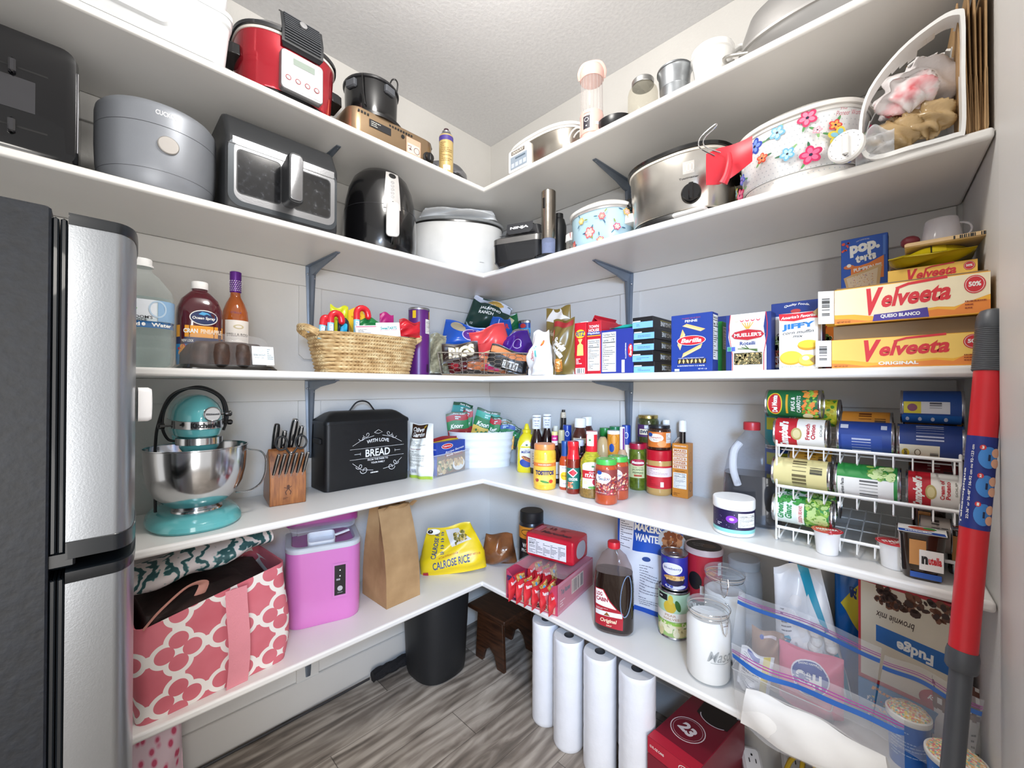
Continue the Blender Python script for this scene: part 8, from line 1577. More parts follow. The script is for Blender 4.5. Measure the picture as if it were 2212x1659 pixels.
# blender base
f = spot(1068, 1166, 490, 582, 1.86); P = R(1113, .003, Z2_); w = .235; rz = -PI/4-.42; h = ht(P, 472)
t = thing('blender_base', 'black and silver blender motor base lettered NINJA at the shelf corner', 'blender', P, rz)
b = B(mk('1a1b1e', .25, 0, 0, 1, .02, coat=.3)); b.loft([rr(w*k, .20*k2, .03, z, 0, .10, 5) for z, k, k2 in ((0, .86, .86), (.012, .92, .92), (.018, .98, .98), (h*.48, 1, 1))]); b.obj('lower_body', t)
b = B(mk('8d8c8a', .3, .8)); b.loft([[(q[0], q[1], q[2]+max(0, q[1]-.0)*.0) for q in rr(w*k, .20*k2, .03, z, 0, .10+o, 5)] for z, k, k2, o in ((h*.48, 1.01, 1.01, 0), (h*.60, 1.01, 1.0, .0), (h*.66, .95, .9, .01))]); b.obj('silver_band', t)
b = B(mk('222327', .3)); b.loft([rr(w*k, .20*k2, .02, z, 0, .10+o, 5) for z, k, k2, o in ((h*.66, .90, .86, .01), (h*.70, .84, .62, .03), (h*.98, .70, .55, .035), (h, .64, .5, .035))]); b.obj('upper_body', t)
b = B(mk('17181b', .4)); b.at(0, .135, h); b.lathe([(.048, 0), (.048, .014), (.042, .018), (.03, .010), (0, .010)], 32); b.obj('coupling', t)
d = D(lambda u, v, o: (u, .035+(v-h*.70)*.12-o, v)); d.poly([(-w*.26, h*.98), (-w*.26, h*.80), (-w*.2, h*.74), (w*.22, h*.74), (w*.28, h*.82), (w*.28, h*.98)], '2c2d31'); d.text('NINJA', 0, h*.87, w*.38, h*.075, 'e6e6e8', .05); d.obj('lettering', t)
d = D(lambda u, v, o: (u, .004+(v)*.45*0+v*1.0, h*.665+v*.25+o)); 
for k in range(5): d.rect(-w*.36+k*w*.15, .006, -w*.36+k*w*.15+w*.12, .022, '34363c')
d.rect(-w*.2, .0, w*.1, .003, 'c8c8cc'); d.obj('buttons', t)
# electric wine opener
P = R(1184, .05, Z2_); g = (P-CAM).dot(FW); Rr = 16/FP*g; H = ht(P, 414)
t = thing('wine_opener', 'brushed steel electric wine opener standing in a black charging base', 'opener', P, 0)
b = B(BLK()); b.lathe([(Rr*1.9, 0), (Rr*1.9, .006), (Rr*1.2, .012), (0, .012)], 30); b.obj('charging_base', t)
b = B(clear('a8b4d8', .35, .05)); b.lathe([(Rr*.9, .011), (Rr*.95, H*.30), (0, H*.30)], 30); b.obj('clear_sleeve', t)
b = B(mk('9a938a', .25, 1., .2, 60.)); b.lathe([(Rr*.98, H*.28), (Rr*.98, H*.985), (Rr*.9, H*.995), (0, H)], 36); b.obj('steel_body', t)
b = B(BLK()); b.at(-Rr*.95, 0, H*.72); b.box(.008, .012, .045, 0, 0, 0, .003); b.obj('switch', t)
P = R(1206, .15, Z2_); tag(B(mk('17181a', .35)).at(P.x, P.y, P.z).lathe([(.03, 0), (.034, .01), (.034, .17), (.026, .20), (.02, .205), (.02, .225), (0, .226)], 28).obj('black_bottle'), 'slim black bottle between the wine opener and the small floral cooker', 'bottle')
# floral pattern inks
def flower(d, x, y, r, c1, c2, ctr='1c1c3a', n=5, rot=0.):
    for k in range(n): a = rot+2*PI*k/n; d.ell(x+r*.55*cos(a), y+r*.55*sin(a), r*.52, r*.40, c1, 12, a)
    for k in range(n): a = rot+2*PI*k/n; d.ell(x+r*.48*cos(a), y+r*.48*sin(a), r*.34, r*.24, c2, 10, a)
    d.ell(x, y, r*.17, r*.17, ctr, 8)
def leaf(d, x, y, r, a, c='5c9a5a'): d.ell(x, y, r, r*.32, c, 10, a)
P = R(1270, .05, Z2_); a, c = R(1212, .05, Z2_), R(1330, .05, Z2_); w = abs(a.y-c.y)*1.04; h = ht(P, 458)
def mini(d, w, h):
    rg = random.Random(5)
    for k, (x, y) in enumerate(((-.36, .22), (.02, .42), (-.12, .80), (.22, .78), (.42, .46), (-.55, .7), (-.5, .3), (.55, .85), (.2, .12))):
        flower(d, x*w, y*h, w*(.085 if k < 2 else .05), ['e0504c', 'e86a6a', 'e8b84c', 'd84a5c', 'c83468'][k % 5], ['f49a8a', 'f2b8b0', 'f4dc9a'][k % 3], 'f0e8e0', 6, k)
        for q in range(3): leaf(d, x*w+w*.09*cos(2.1*q+k), y*h+w*.09*sin(2.1*q+k), w*.03, 2.1*q+k, ['4a7a8a', '2f5a7a', '8a9a4c'][q])
cooker('mini_slow_cooker', 'small light blue floral mini slow cooker with white lid', P, -PI/2, w, w*.82, h, mk('b4d2dc', .3, coat=.2), mk('efece6', .3), mini, lidm=mk('efece6', .3, coat=.2), lidh=.02, taper=.96, p=2.2, rimm=mk('c8c4c0', .25, .5), sh=(.55, .8), bh=.012, knob=False)
# stainless oval slow cooker
P = R(1448, .03, Z2_); a, c = R(1342, .03, Z2_), R(1566, .03, Z2_); w = abs(a.y-c.y); P.y = (a.y+c.y)/2+.015; h = ht(P, 345)
def toast(d, w, h):
    d.rect(w*.17, h*.68, w*.27, h*.86, 'c8c4be'); d.ring(w*.19, h*.77, w*.016, h*.06, .0015, W_); d.ring(w*.22, h*.77, w*.016, h*.06, .0015, W_); d.ring(w*.25, h*.77, w*.016, h*.06, .0015, W_); d.text('Toastmaster', w*.22, h*.62, w*.17, h*.03, '3a3432', .02); d.ring(w*.25, h*.36, w*.085, w*.085, .0012, '8a2a24', 20, .8, 4.)
t = cooker('slow_cooker', 'stainless steel oval slow cooker with black lid, base and round dial', P, -PI/2, w, .27, h, mk('cdc8c0', .27, 1., .1, 30., .05), BLK(), toast, lidh=.02, taper=.93, p=2.5, knob=False, bh=.035, lidm=BLK())
b = B(BLK()); q = er(w/2*.97, .135*.97, 0, 2.5, 96); b.at(w*.25, .004, h*.36, rx=PI/2, rz=.33); b.lathe([(.030, -.012), (.030, .006), (.026, .014), (0, .014)], 28); b.box(.014, .054, .008, 0, 0, .013, .003); b.obj('dial', t)
tag(B(mk('e6e2dc', .4, 0, .4, 200.)).at(*R(1490, .012, Z2_)).box(.035, .10, .012, 0, 0, 0, .003).obj('seasoning_packet'), 'small white packet lying at the foot of the steel slow cooker', 'packet')
# floral oval slow cooker
a, c = R(1574, .02, Z2_), R(1872, .02, Z2_); w = abs(a.y-c.y); P = V(-DR+.02, (a.y+c.y)/2, Z2_); h = ht(V(P.x, P.y, P.z), 262)
def flora(d, w, h):
    vs, fs = [], []
    for i in range(34):
        for j in range(11): x, y = -w*.62+i*w*.037+(j % 2)*w*.018, h*.16+j*h*.076; k = len(vs); vs += [(x+.0016*cos(q), y+.0016*sin(q)) for q in (0, PI/2, PI, 3*PI/2)]; fs.append((k, k+1, k+2, k+3))
    d.raw(vs, fs, 'b9c0c8')
    F_ = [(-.30, .86, .07, '2a4ab8', '7a9ae0'), (-.10, .90, .06, '6ab0d8', 'a8d4ec'), (.12, .95, .07, 'd83a6a', 'f08aa8'), (-.42, .80, .06, 'e0404c', 'f0806a'), (-.22, .60, .045, 'e04a34', 'f29a6a'), (.30, .74, .045, 'e0444c', 'f4b05a'), (-.44, .45, .05, '4a6ad0', '9a8ae0'), (-.02, .50, .055, '6ab4d8', 'b0dcec'), (.14, .38, .075, 'd02a64', 'f06a94'), (.32, .56, .075, 'e8d24a', '8ac8e0'), (.36, .28, .06, '2a52b8', '8aa8e8'), (.46, .34, .065, 'c81c3c', 'e04a5c'), (-.52, .30, .05, 'e8cc4c', '8ac8e0'), (-.42, .18, .06, 'd82f68', 'f284a4'), (-.55, .14, .04, '5aa8d4', 'a8d8ec'), (.18, .68, .03, 'f0a8b8', 'f6ccd6'), (.55, .6, .06, 'd82f68', 'f284a4')]
    for k, (x, y, r, c1, c2) in enumerate(F_):
        for q in range(2): leaf(d, x*w+r*w*1.15*cos(k+2.4*q), y*h+r*w*1.15*sin(k+2.4*q), w*.03, k+2.4*q, ['5a9a5c', '8aba7a', '2f6a4a'][(k+q) % 3])
        flower(d, x*w, y*h, r*w, c1, c2, '1a1a3c', 5, k)
    d.text('Pioneer Woman', w*.37, h*.84, w*.17, h*.07, 'b04a5c', .0, .4); d.text('The', w*.33, h*.9, w*.04, h*.03, 'b04a5c', 0, .3)
fc = cooker('floral_slow_cooker', 'large white oval slow cooker covered in pink, blue and yellow flowers', P, -PI/2, w, .30, h, mk('e9ebec', .25, coat=.3), mk('e6e4df', .3), flora, lidm=mk('e8e5e0', .25, coat=.3), lidh=.03, taper=.95, p=2.5, rimm=mk('d8d6d2', .25), bh=.04, hand=False)
tag(B(mk('5a4a34', .5)).at(-.035, P.y+.02, Z2_).box(.02, .66, h+.065, 0, 0, 0, .002).obj('wooden_board'), 'dark brown board leaning on the wall behind the floral slow cooker', 'board')
# red silicone piece hanging on the cooker rim
q = plx(1574, 345, -.47); t = thing('silicone_strainer', 'red silicone clip-on strainer with wire loop between the steel and floral slow cookers', 'kitchen tool', q, -PI/2+.3)
RD = mk('d8303e', .4)
b = B(RD); b.grid(lambda u, v: ((u-.5)*.115, .018*sin(u*PI)-.010+.03*(v-.5)**2, (v-.5)*(.105-.05*abs(u-.3))+(u-.5)*.03), 14, 12); b.grid(lambda u, v: ((u-.5)*.115, .021*sin(u*PI)-.010+.03*(v-.5)**2, (v-.5)*(.105-.05*abs(u-.3))+(u-.5)*.03), 14, 12, True); b.obj('silicone_body', t)
b = B(RD); b.tube([(0, -.012, .01), (.002, -.028, -.02), (-.004, -.03, -.055), (-.014, -.026, -.075)], lambda s: .006+.006*s, 10, smooth=4); b.obj('clip', t)
b = B(CHROME()); b.tube([(-.035, 0, .02), (-.075, 0, .055), (-.07, 0, .085), (-.035, 0, .11), (-.032, .004, .105), (-.062, .004, .080), (-.06, .004, .055), (-.02, 0, .025)], .0016, 6, smooth=4); b.obj('wire_loop', t)
# white timer dial
q = plx(1826, 334, -.458); t = thing('kitchen_timer', 'round white plastic timer dial with a raised grip at the right of the floral cooker', 'timer', V(q.x, q.y, Z2_), -PI/2-.25)
b = B(WHT()); b.at(0, 0, .038, rx=PI/2); b.lathe([(.036, -.012), (.036, .0), (.032, .003), (0, .003)], 40); b.obj('dial', t)
b = B(WHT()); b.box(.012, .012, .052, .003, -.008, .012, .004); b.obj('grip', t)
d = D(lambda u, v, o: (u, -.003-o, .038+v)); [d.rect(.029*cos(k*.45)-.001, .029*sin(k*.45)-.001, .029*cos(k*.45)+.001, .029*sin(k*.45)+.001, '8a8a90') for k in range(14)]; d.obj('markings', t)
P = V(q.x+.045, q.y-.05, Z2_); pouch('plastic_wrap', 'crumpled clear plastic wrap beside the white timer dial', 'bag', (P, .07, .075, -PI/2), .04, clear('dfe3e8', .35, .1, bump=1., bs=40.), None, seed=105, crk=1., flatb=True)
# white perforated bin of grocery bags, tipped towards the room
BP = spline([(-.055, 0, 0), (-.079, 0, .025), (-.083, 0, .095), (-.066, 0, .165), (-.015, 0, .228), (.045, 0, .262), (.076, 0, .262), (.083, 0, .24), (.083, 0, .13), (.083, 0, .012), (.07, 0, 0), (.0, 0, 0)], 4, True)
def bin_ring(k, y, g=0.): return [((q[0])*k, y+g, (q[2]-.13)*k) for q in BP]
P = V(-.425, -1.873, Z2_+.132); rzb = -PI/2+.04
t = thing('storage_bin', 'white plastic bin with oval cut-outs lying on its side full of grocery bags', 'bin', P, rzb)
WB = mk('ececea', .3)
b = B(WB); b.loft([bin_ring(1.04, -.004), bin_ring(1.04, .006), bin_ring(1.0, .010), bin_ring(1.0, .030), bin_ring(.965, .030), bin_ring(.965, -.004)], False, False, True); b.obj('rim', t)
b = B(WB); NB = len(BP); NV = 16
for i in range(NB):
    for k in range(NV):
        hole = any((((i+.5)/NB-c_)*NB/4.6)**2+(((k+.5)/NV-.30)/.24)**2 < 1 for c_ in (.06, .26, .46, .70, .90))
        if hole: continue
        f4 = lambda ii, kk, off: Vector(bin_ring((1.0-.08*kk/NV)*off, .028+.17*kk/NV)[ii % NB])
        A4 = [f4(i, k, 1), f4(i+1, k, 1), f4(i+1, k+1, 1), f4(i, k+1, 1)]; B4 = [f4(i, k, .965), f4(i+1, k, .965), f4(i+1, k+1, .965), f4(i, k+1, .965)]
        b.add(A4+B4, [(3, 2, 1, 0), (4, 5, 6, 7), (1, 0, 4, 5)[::-1], (2, 1, 5, 6)[::-1], (3, 2, 6, 7)[::-1], (0, 3, 7, 4)[::-1]])
b.add(bin_ring(.92, .198), [tuple(range(NB))]); b.obj('bin_wall', t, ang=50)
GBG = 'grocery bags stuffed in the white bin'
def wad(label, x, y, z, r, m, seed, sy=.6):
    rg = random.Random(seed); K = [(rg.uniform(2, 9), rg.uniform(2, 9), rg.uniform(0, 6)) for _ in range(7)]
    def g(u, v):
        th, ph = u*2*PI, v*PI; k = 1+.16*sum(sin(a*th*.5*2//1*1+b_*ph+c_) if 0 else sin(round(a)*th+b_*ph+c_) for a, b_, c_ in K)/2.2
        return (r*k*sin(ph)*cos(th), r*sy*k*sin(ph)*sin(th), -r*k*cos(ph)*.8)
    b = B(m); b.grid(g, 44, 26, False); o = b.obj('grocery_bag', loc=P+Matrix.Rotation(rzb, 3, 'Z') @ V(x, y, z), rz=rzb, ang=180); return tag(o, label, 'bag', GBG)
TAN_ = mk('b09468', .25, 0, .9, 40., .2, 18., coat=.3); WPL = mk('ece6e6', .3, 0, .9, 30., .03, coat=.2)
wad('shiny tan plastic grocery bag wadded in the lower front of the white bin', -.028, .055, -.070, .050, TAN_, 5); wad('second tan plastic bag at the right side of the white bin', .034, .06, -.05, .046, TAN_, 8)
wad('white plastic grocery bag at the back of the white bin', .02, .10, .045, .075, WPL, 11); wad('white grocery bag with red print in the upper white bin', .0, .050, .015, .050, pat('red_printed_film', lambda nt, x, y, z, tc: (ramp(nt, tex(nt, 'Noise', tc, 16., 3.).outputs['Fac'], [(.5, 'ece4e4'), (.62, 'e8a8ac'), (.7, 'd83a44')]), tex(nt, 'Noise', tc, 30., 3.).outputs['Fac']), .3, bump=.6), 14)
# folded kraft bags stacked upright at the door wall
NW = ['flush against the door wall', 'second from the door wall', 'third from the door wall', 'fourth from the door wall', 'fifth from the door wall', 'beside the white bin', 'leaning left behind the white bin', 'leaning furthest left behind the white bin']
for i in range(8):
    H_ = .33-.03*((i*5) % 3); ln = i > 5; W9 = .16 if ln else .25; b = B(KR)
    b.box(W9, .003, H_, 0, 0, 0, .001); b.loft([rr(W9, .003+.004*k, .001, z, 0, 0, 2) for z, k in ((0, .3), (.01, 1), (H_*.4, .2))])
    o = b.obj('folded_paper_bag', loc=(-.105 if ln else -.285+.01*(i % 2), rw(-.28)+.010+.0064*i+(.03 if ln else 0), Z2_+.001)); o.rotation_euler = (-.16-.12*(i-6) if ln else -.006*i, 0, .05)
    tag(o, 'folded brown paper bag '+NW[i], 'paper bag', 'folded paper bags on the second shelf')
# ================================================================ topmost shelf
Z1_ = T[1]+.0003
# translucent storage boxes
SB = mk('cfd2d4', .3, 0, .2, 8., .06, coat=.1)
A = L(500, -.012, Z1_); w, dp = .58, .38; P = V(A.x-w/2, A.y, Z1_)
for k, lab in enumerate(('lower translucent white storage box overhanging the topmost shelf', 'upper translucent white storage box stacked on the lower one')):
    z = .0+k*.162; t = thing('storage_box', lab, 'storage box', P+V(0, 0, z), 0, 'stacked storage boxes')
    b = B(SB); b.loft([rr(w*q, dp*q2, .035, zz, 0, dp/2, 6) for zz, q, q2 in ((0, .93, .92), (.006, .95, .94), (.12, .985, .98), (.125, 1., 1.), (.145, 1., 1.))]); b.obj('box_body', t)
    b = B(mk('d8dadb', .3, 0, 0, 1, .02)); b.loft([rr(w*q, dp*q2, .035, zz, 0, dp/2, 6) for zz, q, q2 in ((.145, 1.01, 1.01), (.158, 1.01, 1.01), (.161, .98, .98))]); b.obj('lid', t)
    b = B(mk('dfe1e2', .3)); b.loft([[(q[0], y, q[1]+.066) for q in rr(w*.50*s, .07*s2, .02, 0, 0, 0, 5)] for s, s2, y in ((1, 1, .012), (.97, .9, -.002), (.9, .75, .0))]); b.obj('recessed_handle', t)
# red oval slow cooker
a, c = L(515, .03, Z1_), L(742, .03, Z1_); w = abs(a.x-c.x); P = (a+c)/2; h = ht(P, 80)*.90
t = cooker('red_slow_cooker', 'metallic red oval slow cooker with black lid, lid latch and silver control panel', P, 0, w*.96, .26, h, mk('b01026', .16, .55, 0, 1, .02, coat=.8), BLK(), None, lidm=mk('1c1e22', .12, coat=.6), lidh=.045, taper=.93, p=2.6, rimm=mk('d8d4cc', .3), bh=.035)
w_ = w; b = B(mk('8f8f92', .35, .7)); x0 = w*.04; b.loft([[(x0+q[0], y, h*.47+q[1]) for q in rr(.135*k, h*.62*k, .012, 0, 0, 0, 5)] for k, y in ((1, .012), (1, -.010), (.97, -.013))]); cp = b.obj('control_panel', t)
d = D(lambda u, v, o: (x0+u, -.0132-o, h*.47+v)); d.rect(-.030, h*.12, .038, h*.22, '7c8a80'); [d.ring(-.045+k*.03, -h*.12, .009, .009, .0025, '8a3038') for k in range(4)]; [d.ell(-.045+k*.03, -h*.12, .0055, .0055, 'd8d8da') for k in range(4)]; d.rect(-.06, -h*.27, .06, -h*.265, '8a8a8e'); d.obj('panel_print', cp)
b = B(mk('232528', .35)); b.loft([[(x0-.0+q[0], y0+yy, zz) for q in ((-.066*k, 0), (.066*k, 0))] [:2]+[(x0+.066*k, y0+yy+.006, zz), (x0-.066*k, y0+yy+.006, zz)] for y0, yy, zz, k in ((0, -.004, h*.84, .9), (0, -.016, h*.88, 1), (0, -.018, h*1.10, 1), (0, .0, h*1.38, 1), (0, .03, h*1.50, .95))]); lt = b.obj('lid_latch', t)
b = B(mk('4a4d52', .4))
for k in range(12): v = k/11; z = h*(.92+.46*v); y = -.0165 if v < .4 else -.0165+.020*(v-.4)/.6; b.box(.115, .004, .0035, x0, y-.0035, z, .001)
b.obj('latch_ribs', lt); b = B(mk('c8c8ca', .2, .8)); b.at(x0, -.012, h*1.28, rx=PI/2-.25); b.lathe([(.012, 0), (.012, .006), (0, .007)], 24); b.obj('latch_button', lt)
# gold camping stove with a small black pot on it
a, c = L(752, .07, Z1_), L(938, .07, Z1_); w = abs(a.x-c.x); P = (a+c)/2; dp = .25; h = ht(P, 262)
h = .122
t = thing('camping_stove', 'gold portable gas stove with vent slots, round sticker and black knob', 'stove', P, 0)
GD = mk('9c8468', .3, .7, .05, 200., .02)
b = B(GD); b.loft([rr(w*k, dp*k2, .045, z, 0, dp/2, 6) for z, k, k2 in ((.0, .9, .9), (.008, .96, .96), (.02, 1, 1), (h, 1, 1), (h+.012, .985, .985), (h+.016, .96, .95))]); b.obj('housing', t)
b = B(mk('1a1a1c', .3, .2)); b.at(-w*.12, dp/2, h+.012); b.lathe([(w*.34, 0), (w*.345, .012), (w*.31, .020), (w*.27, .018), (w*.2, .010), (0, .01)], 40); b.obj('drip_pan', t)
b = B(mk('17171a', .35)); b.at(w*.40, -.001, h*.45, rx=PI/2); b.lathe([(.026, 0), (.026, .004), (.019, .006), (.018, .02), (0, .021)], 24); b.box(.008, .034, .006, 0, 0, .019, .002); b.obj('ignition_knob', t)
b = B(mk('1c1c20', .35)); b.loft([rr(.09*k, dp*.8*k, .03, z, w*.42, dp/2, 5) for z, k in ((h+.01, 1), (h+.03, .95), (h+.045, .7))]); b.obj('gas_cover', t)
d = D(around(lambda v: rr(w, dp, .045, 0, 0, dp/2, 6))); fnA = d.fn
d = D(flat(0)); d.o = .0007
for k in range(9): d.rect(-w*.08+k*.0125, h*.93, -w*.08+k*.0125+.008, h*1.0, '141416')
for k in range(4): d.rect(-w*.42+k*.0125, h*.93, -w*.42+k*.0125+.008, h*1.0, '141416')
d.rect(-w*.30, h*.62, -w*.06, h*.86, '1c1c20'); d.lines(-w*.28, h*.65, -w*.08, h*.83, 3, 'c8c8c0'); d.ell(w*.08, h*.80, .008, .008, '141416'); d.rect(w*.12, h*.32, w*.30, h*.88, 'd8a890'); d.rect(w*.135, h*.36, w*.285, h*.68, 'e8c8c0'); d.ring(w*.25, h*.5, .014, .014, .0022, '1c1c20'); d.line([(w*.14, h*.58), (w*.18, h*.60), (w*.165, h*.44)], .003, '1c1c20'); d.line([(w*.15, h*.5), (w*.19, h*.47)], .003, '1c1c20'); d.rect(-w*.44, h*.28, w*.34, h*.29, '5a4c3c'); d.rect(-w*.44, h*.20, w*.34, h*.21, '5a4c3c'); d.obj('sticker_print', t)
q = V(P.x-w*.12, P.y+dp/2, Z1_+h+.033); Rr = .108; H = ht(q-V(.7, .7, 0)*Rr, 158)
t = LT('small_cooking_pot', 'small glossy black pot with grey handles and its cord coiled, on the gold stove', 'pot', (q, Rr, _y+.3), H, [('pot_body', [(.80, 0), (.90, .02), (.97, .2), (1, .93)], BLK()), ('rim', [(1, .90), (1.05, .92), (1.06, .96), (1.02, 1), (.9, 1), (0, .98)], mk('232326', .25))])
for s in (-.75, .75): b = B(mk('55585e', .4)); b.at(Rr*1.0*sin(s), -Rr*1.0*cos(s), H*.66, rz=s); b.box(.05, .02, .035, 0, 0, 0, .005); b.obj('side_handle', t)
b = B(BLK()); b.tube([(-.02, -Rr*1.04, H*.15), (-.028, -Rr*1.07, H*.5), (-.03, -Rr*1.03, H*.95), (-.01, -.05, H*1.04), (.02, 0, H*1.03)], .0032, 8, smooth=6); b.tube([(.07, .0, H*.98), (.075, -.01, H*1.25), (.085, -.01, H*1.42), (.1, -.01, H*1.44), (.108, -.01, H*1.30), (.10, -.0, H*.98)], .0032, 8, smooth=6); b.obj('power_cord', t)
# butane can, pans
P0 = L(961, .02, Z1_); P, Rr, hd = rndp(946, 977, P0); H = ht(P0, 270)
LT('butane_can', 'tall yellow and purple butane can standing right of the gold stove', 'can', (P, Rr, hd), H, [('tin', [(0, 0), (1, 0), (1, .80), (.97, .83)], mk('cdb478', .3, .3)), ('shoulder', [(.98, .82), (.75, .88), (.62, .90), (.62, .93), (.35, .94)], TIN), ('cap', [(.36, .92), (.36, .99), (.3, 1), (0, 1)], mk('3a1c28', .4))], lambda d, R_, H: (d.rect(-R_*2, H*.70, R_*2, H*.80, '4a3c8c'), d.lines(-R_*.9, H*.2, R_*.9, H*.66, 12, '8a6a3c', .35), d.rect(-R_*.4, H*.06, R_*.6, H*.16, 'c8d8e8')))
P0 = L(1012, .04, Z1_); P, Rr, hd = V(-.50, -.19, Z1_), .125, _y
LT('waffle_maker', 'round black and steel waffle maker in the corner of the topmost shelf', 'appliance', (P, Rr, hd), .135, [('lower_shell', [(.7, 0), (.95, .1), (1, .38), (.98, .46)], mk('1c1c20', .25)), ('upper_shell', [(.97, .5), (1, .56), (.98, .76), (.85, .92), (.5, 1), (0, 1.02)], mk('9a9ca2', .2, 1.)), ('hinge_band', [(.985, .44), (.985, .52)], mk('0e0e10', .3))])
t = thing('skillet', 'black skillet stacked on edge behind the waffle maker in the corner', 'pan', V(-.25, -.19, Z1_), -PI/4-.2)
b = B(mk('1b1b1e', .3)); b.lathe([(0, 0), (.085, 0), (.105, .04), (.108, .042), (.100, .04), (.082, .006), (0, .006)], 48); b.obj('pan', t); b = B(BLK()); b.tube([(0, -.1, .035), (.0, -.13, .05), (.0, -.17, .055)], .010, 8, smooth=4, flat=.5); b.obj('handle', t)
b = B(mk('8a8a8e', .3, 1.)); b.at(0, -.172, .055); b.box(.03, .01, .026, 0, 0, -.013, .003); b.obj('plug_socket', t)
# white-lidded steel roaster
a, c = R(1056, .02, Z1_), R(1228, .02, Z1_); w = .40; P = V(-DR+.03, -.70, Z1_); h = ht(P, 302)
t = cooker('steel_slow_cooker', 'white and stainless oval slow cooker with a white control box and coiled white cord', P, -PI/2, w, .26, h, mk('b4ada2', .24, 1., .1, 30.), mk('efeeec', .3), None, lidm=mk('f0efee', .25, coat=.3), lidh=.02, taper=.97, p=2.6, rimm=mk('efeeec', .3), bh=.02, knob=False)
b = B(mk('efeeec', .3)); b.loft([[(-w*.18+q[0], y, h*.52+q[1]) for q in rr(.13*k, h*.86*k, .010, 0, 0, 0, 4)] for k, y in ((1, .03), (1, -.008), (.96, -.012))]); c_ = b.obj('control_box', t)
d = D(lambda u, v, o: (-w*.18+u, -.0122-o, h*.52+v)); d.rect(-.045, h*.22, .035, h*.36, '6a6058'); d.text('CROCK-POT', -.005, h*.29, .07, h*.09, 'e8e4dc', .04); d.rect(-.05, -h*.32, .05, h*.15, '9aa8b8'); d.rect(-.02, h*.02, .04, h*.08, '5a6a7a')
for r in range(1, 2): [d.rect(-.044+k*.024, -h*.26, -.026+k*.024, -h*.10, 'c8d0da') for k in range(4)]
d.obj('panel_print', c_); b = B(WHT()); b.tube([(w*.50+.02+.035*cos(q), -.0+.01*q*.4, h*.35+.032*sin(q)) for q in [i*.35 for i in range(26)]], .0035, 8); b.obj('power_cord', t)
# pink portable blender
P0 = R(1277, .015, Z1_); P, Rr, hd = rndp(1251, 1303, P0); H = ht(P0, 128)
PKB = mk('e9b8ae', .25, coat=.3)
t = LT('portable_blender', 'pink portable blender bottle with clear ribbed cup and carry loop lid', 'blender', (P, Rr, hd), H, [('motor_base', [(0, 0), (.88, 0), (.90, .05), (.98, .06), (1, .08), (1, .33), (.95, .36)], PKB), ('clear_cup', [(.93, .355), (.95, .36), (.90, .86)], clear('e0dcda', .14, .04)), ('lid', [(.96, .82), (1, .83), (1, .93), (.93, .97), (.6, .99), (0, .99)], mk('ecbcb2', .25, coat=.3))],
       lambda d, R_, H: (d.rect(-R_*.75, H*.10, -R_*.15, H*.27, '26222e'), d.ring(-R_*.45, H*.22, R_*.2, H*.028, R_*.04, 'f0e8e8'), d.ell(-R_*.45, H*.14, R_*.07, H*.009, 'f0e8e8'), d.text('NINJA', -R_*.4, H*.305, R_*.6, H*.016, 'b08078', .02), d.rect(R_*.3, H*.14, R_*.75, H*.18, 'e8e6ee')))
b = B(PKB); b.tube([(-Rr*1.02, 0, H*.85), (-Rr*1.08, -.01, H*.93), (-Rr*.6, -.02, H*1.02), (Rr*.6, -.02, H*1.03), (Rr*1.08, -.01, H*.94), (Rr*1.02, 0, H*.85)], .006, 8, smooth=5, flat=.5); b.obj('carry_loop', t)
b = B(clear('b8b0ae', .5, .05)); [b.tube([(Rr*.92*cos(k*.35), Rr*.92*sin(k*.35), H*.37), (Rr*.9*cos(k*.35), Rr*.9*sin(k*.35), H*.85)], .0009, 4) for k in range(18)]; b.obj('cup_ribs', t)
q = R(1330, .10, Z1_); tag(B(mk('17171a', .3)).at(q.x, q.y, q.z).lathe([(0, 0), (.06, 0), (.075, .03), (.075, .05), (.05, .056), (0, .056)], 32).obj('round_black_tin'), 'low black round tin behind the pink blender', 'tin')
# mason jar
P0 = R(1388, .02, Z1_); P, Rr, hd = rndp(1355, 1421, P0); H = ht(P0, 152)
LT('mason_jar', 'empty glass mason jar with silver screw lid on the topmost shelf', 'jar', (P, Rr, hd), H, [('glass_body', [(0, .005), (.92, .005), (1, .03), (1, .62), (.94, .72), (.72, .80), (.68, .84)], clear('d9d6c8', .09, .04, 'f4f2ec', .6, 50.)), ('screw_lid', [(.72, .84), (.74, .85), (.74, .97), (.70, .99), (0, 1)], mk('a8a8a6', .3, 1., .3, 80.))])
P0 = R(1456, .03, Z1_); P, Rr, hd = rndp(1419, 1495, P0); H = ht(P0, 128)
LT('galvanised_bucket', 'small galvanised metal bucket between the mason jar and the white pitcher', 'bucket', (P, Rr, hd), H, [('pail_body', [(0, 0), (.78, 0), (.80, .02), (.86, .45), (.875, .46), (.87, .48), (.93, .86), (1.0, .93)], mk('a2a6aa', .35, .9, .25, 25., .15, 20.)), ('rolled_rim', [(.98, .92), (1.03, .94), (1.03, .98), (.98, 1), (.94, .96)], mk('8a8e92', .3, 1.))])
P0 = R(1540, .02, Z1_); P, Rr, hd = rndp(1491, 1588, P0); H = ht(P0, 80)
t = LT('white_pitcher', 'white glazed ceramic pitcher with a wide strap handle', 'pitcher', (P, Rr, hd), H, [('body', [(0, 0), (.72, 0), (.76, .02), (.82, .35), (.92, .75), (.94, .80), (1.0, .83), (1.0, .96), (.97, 1.0), (.9, .98), (.85, .5)], mk('ecebe8', .12, 0, 0, 1, .01, coat=.6))], twist=.1)
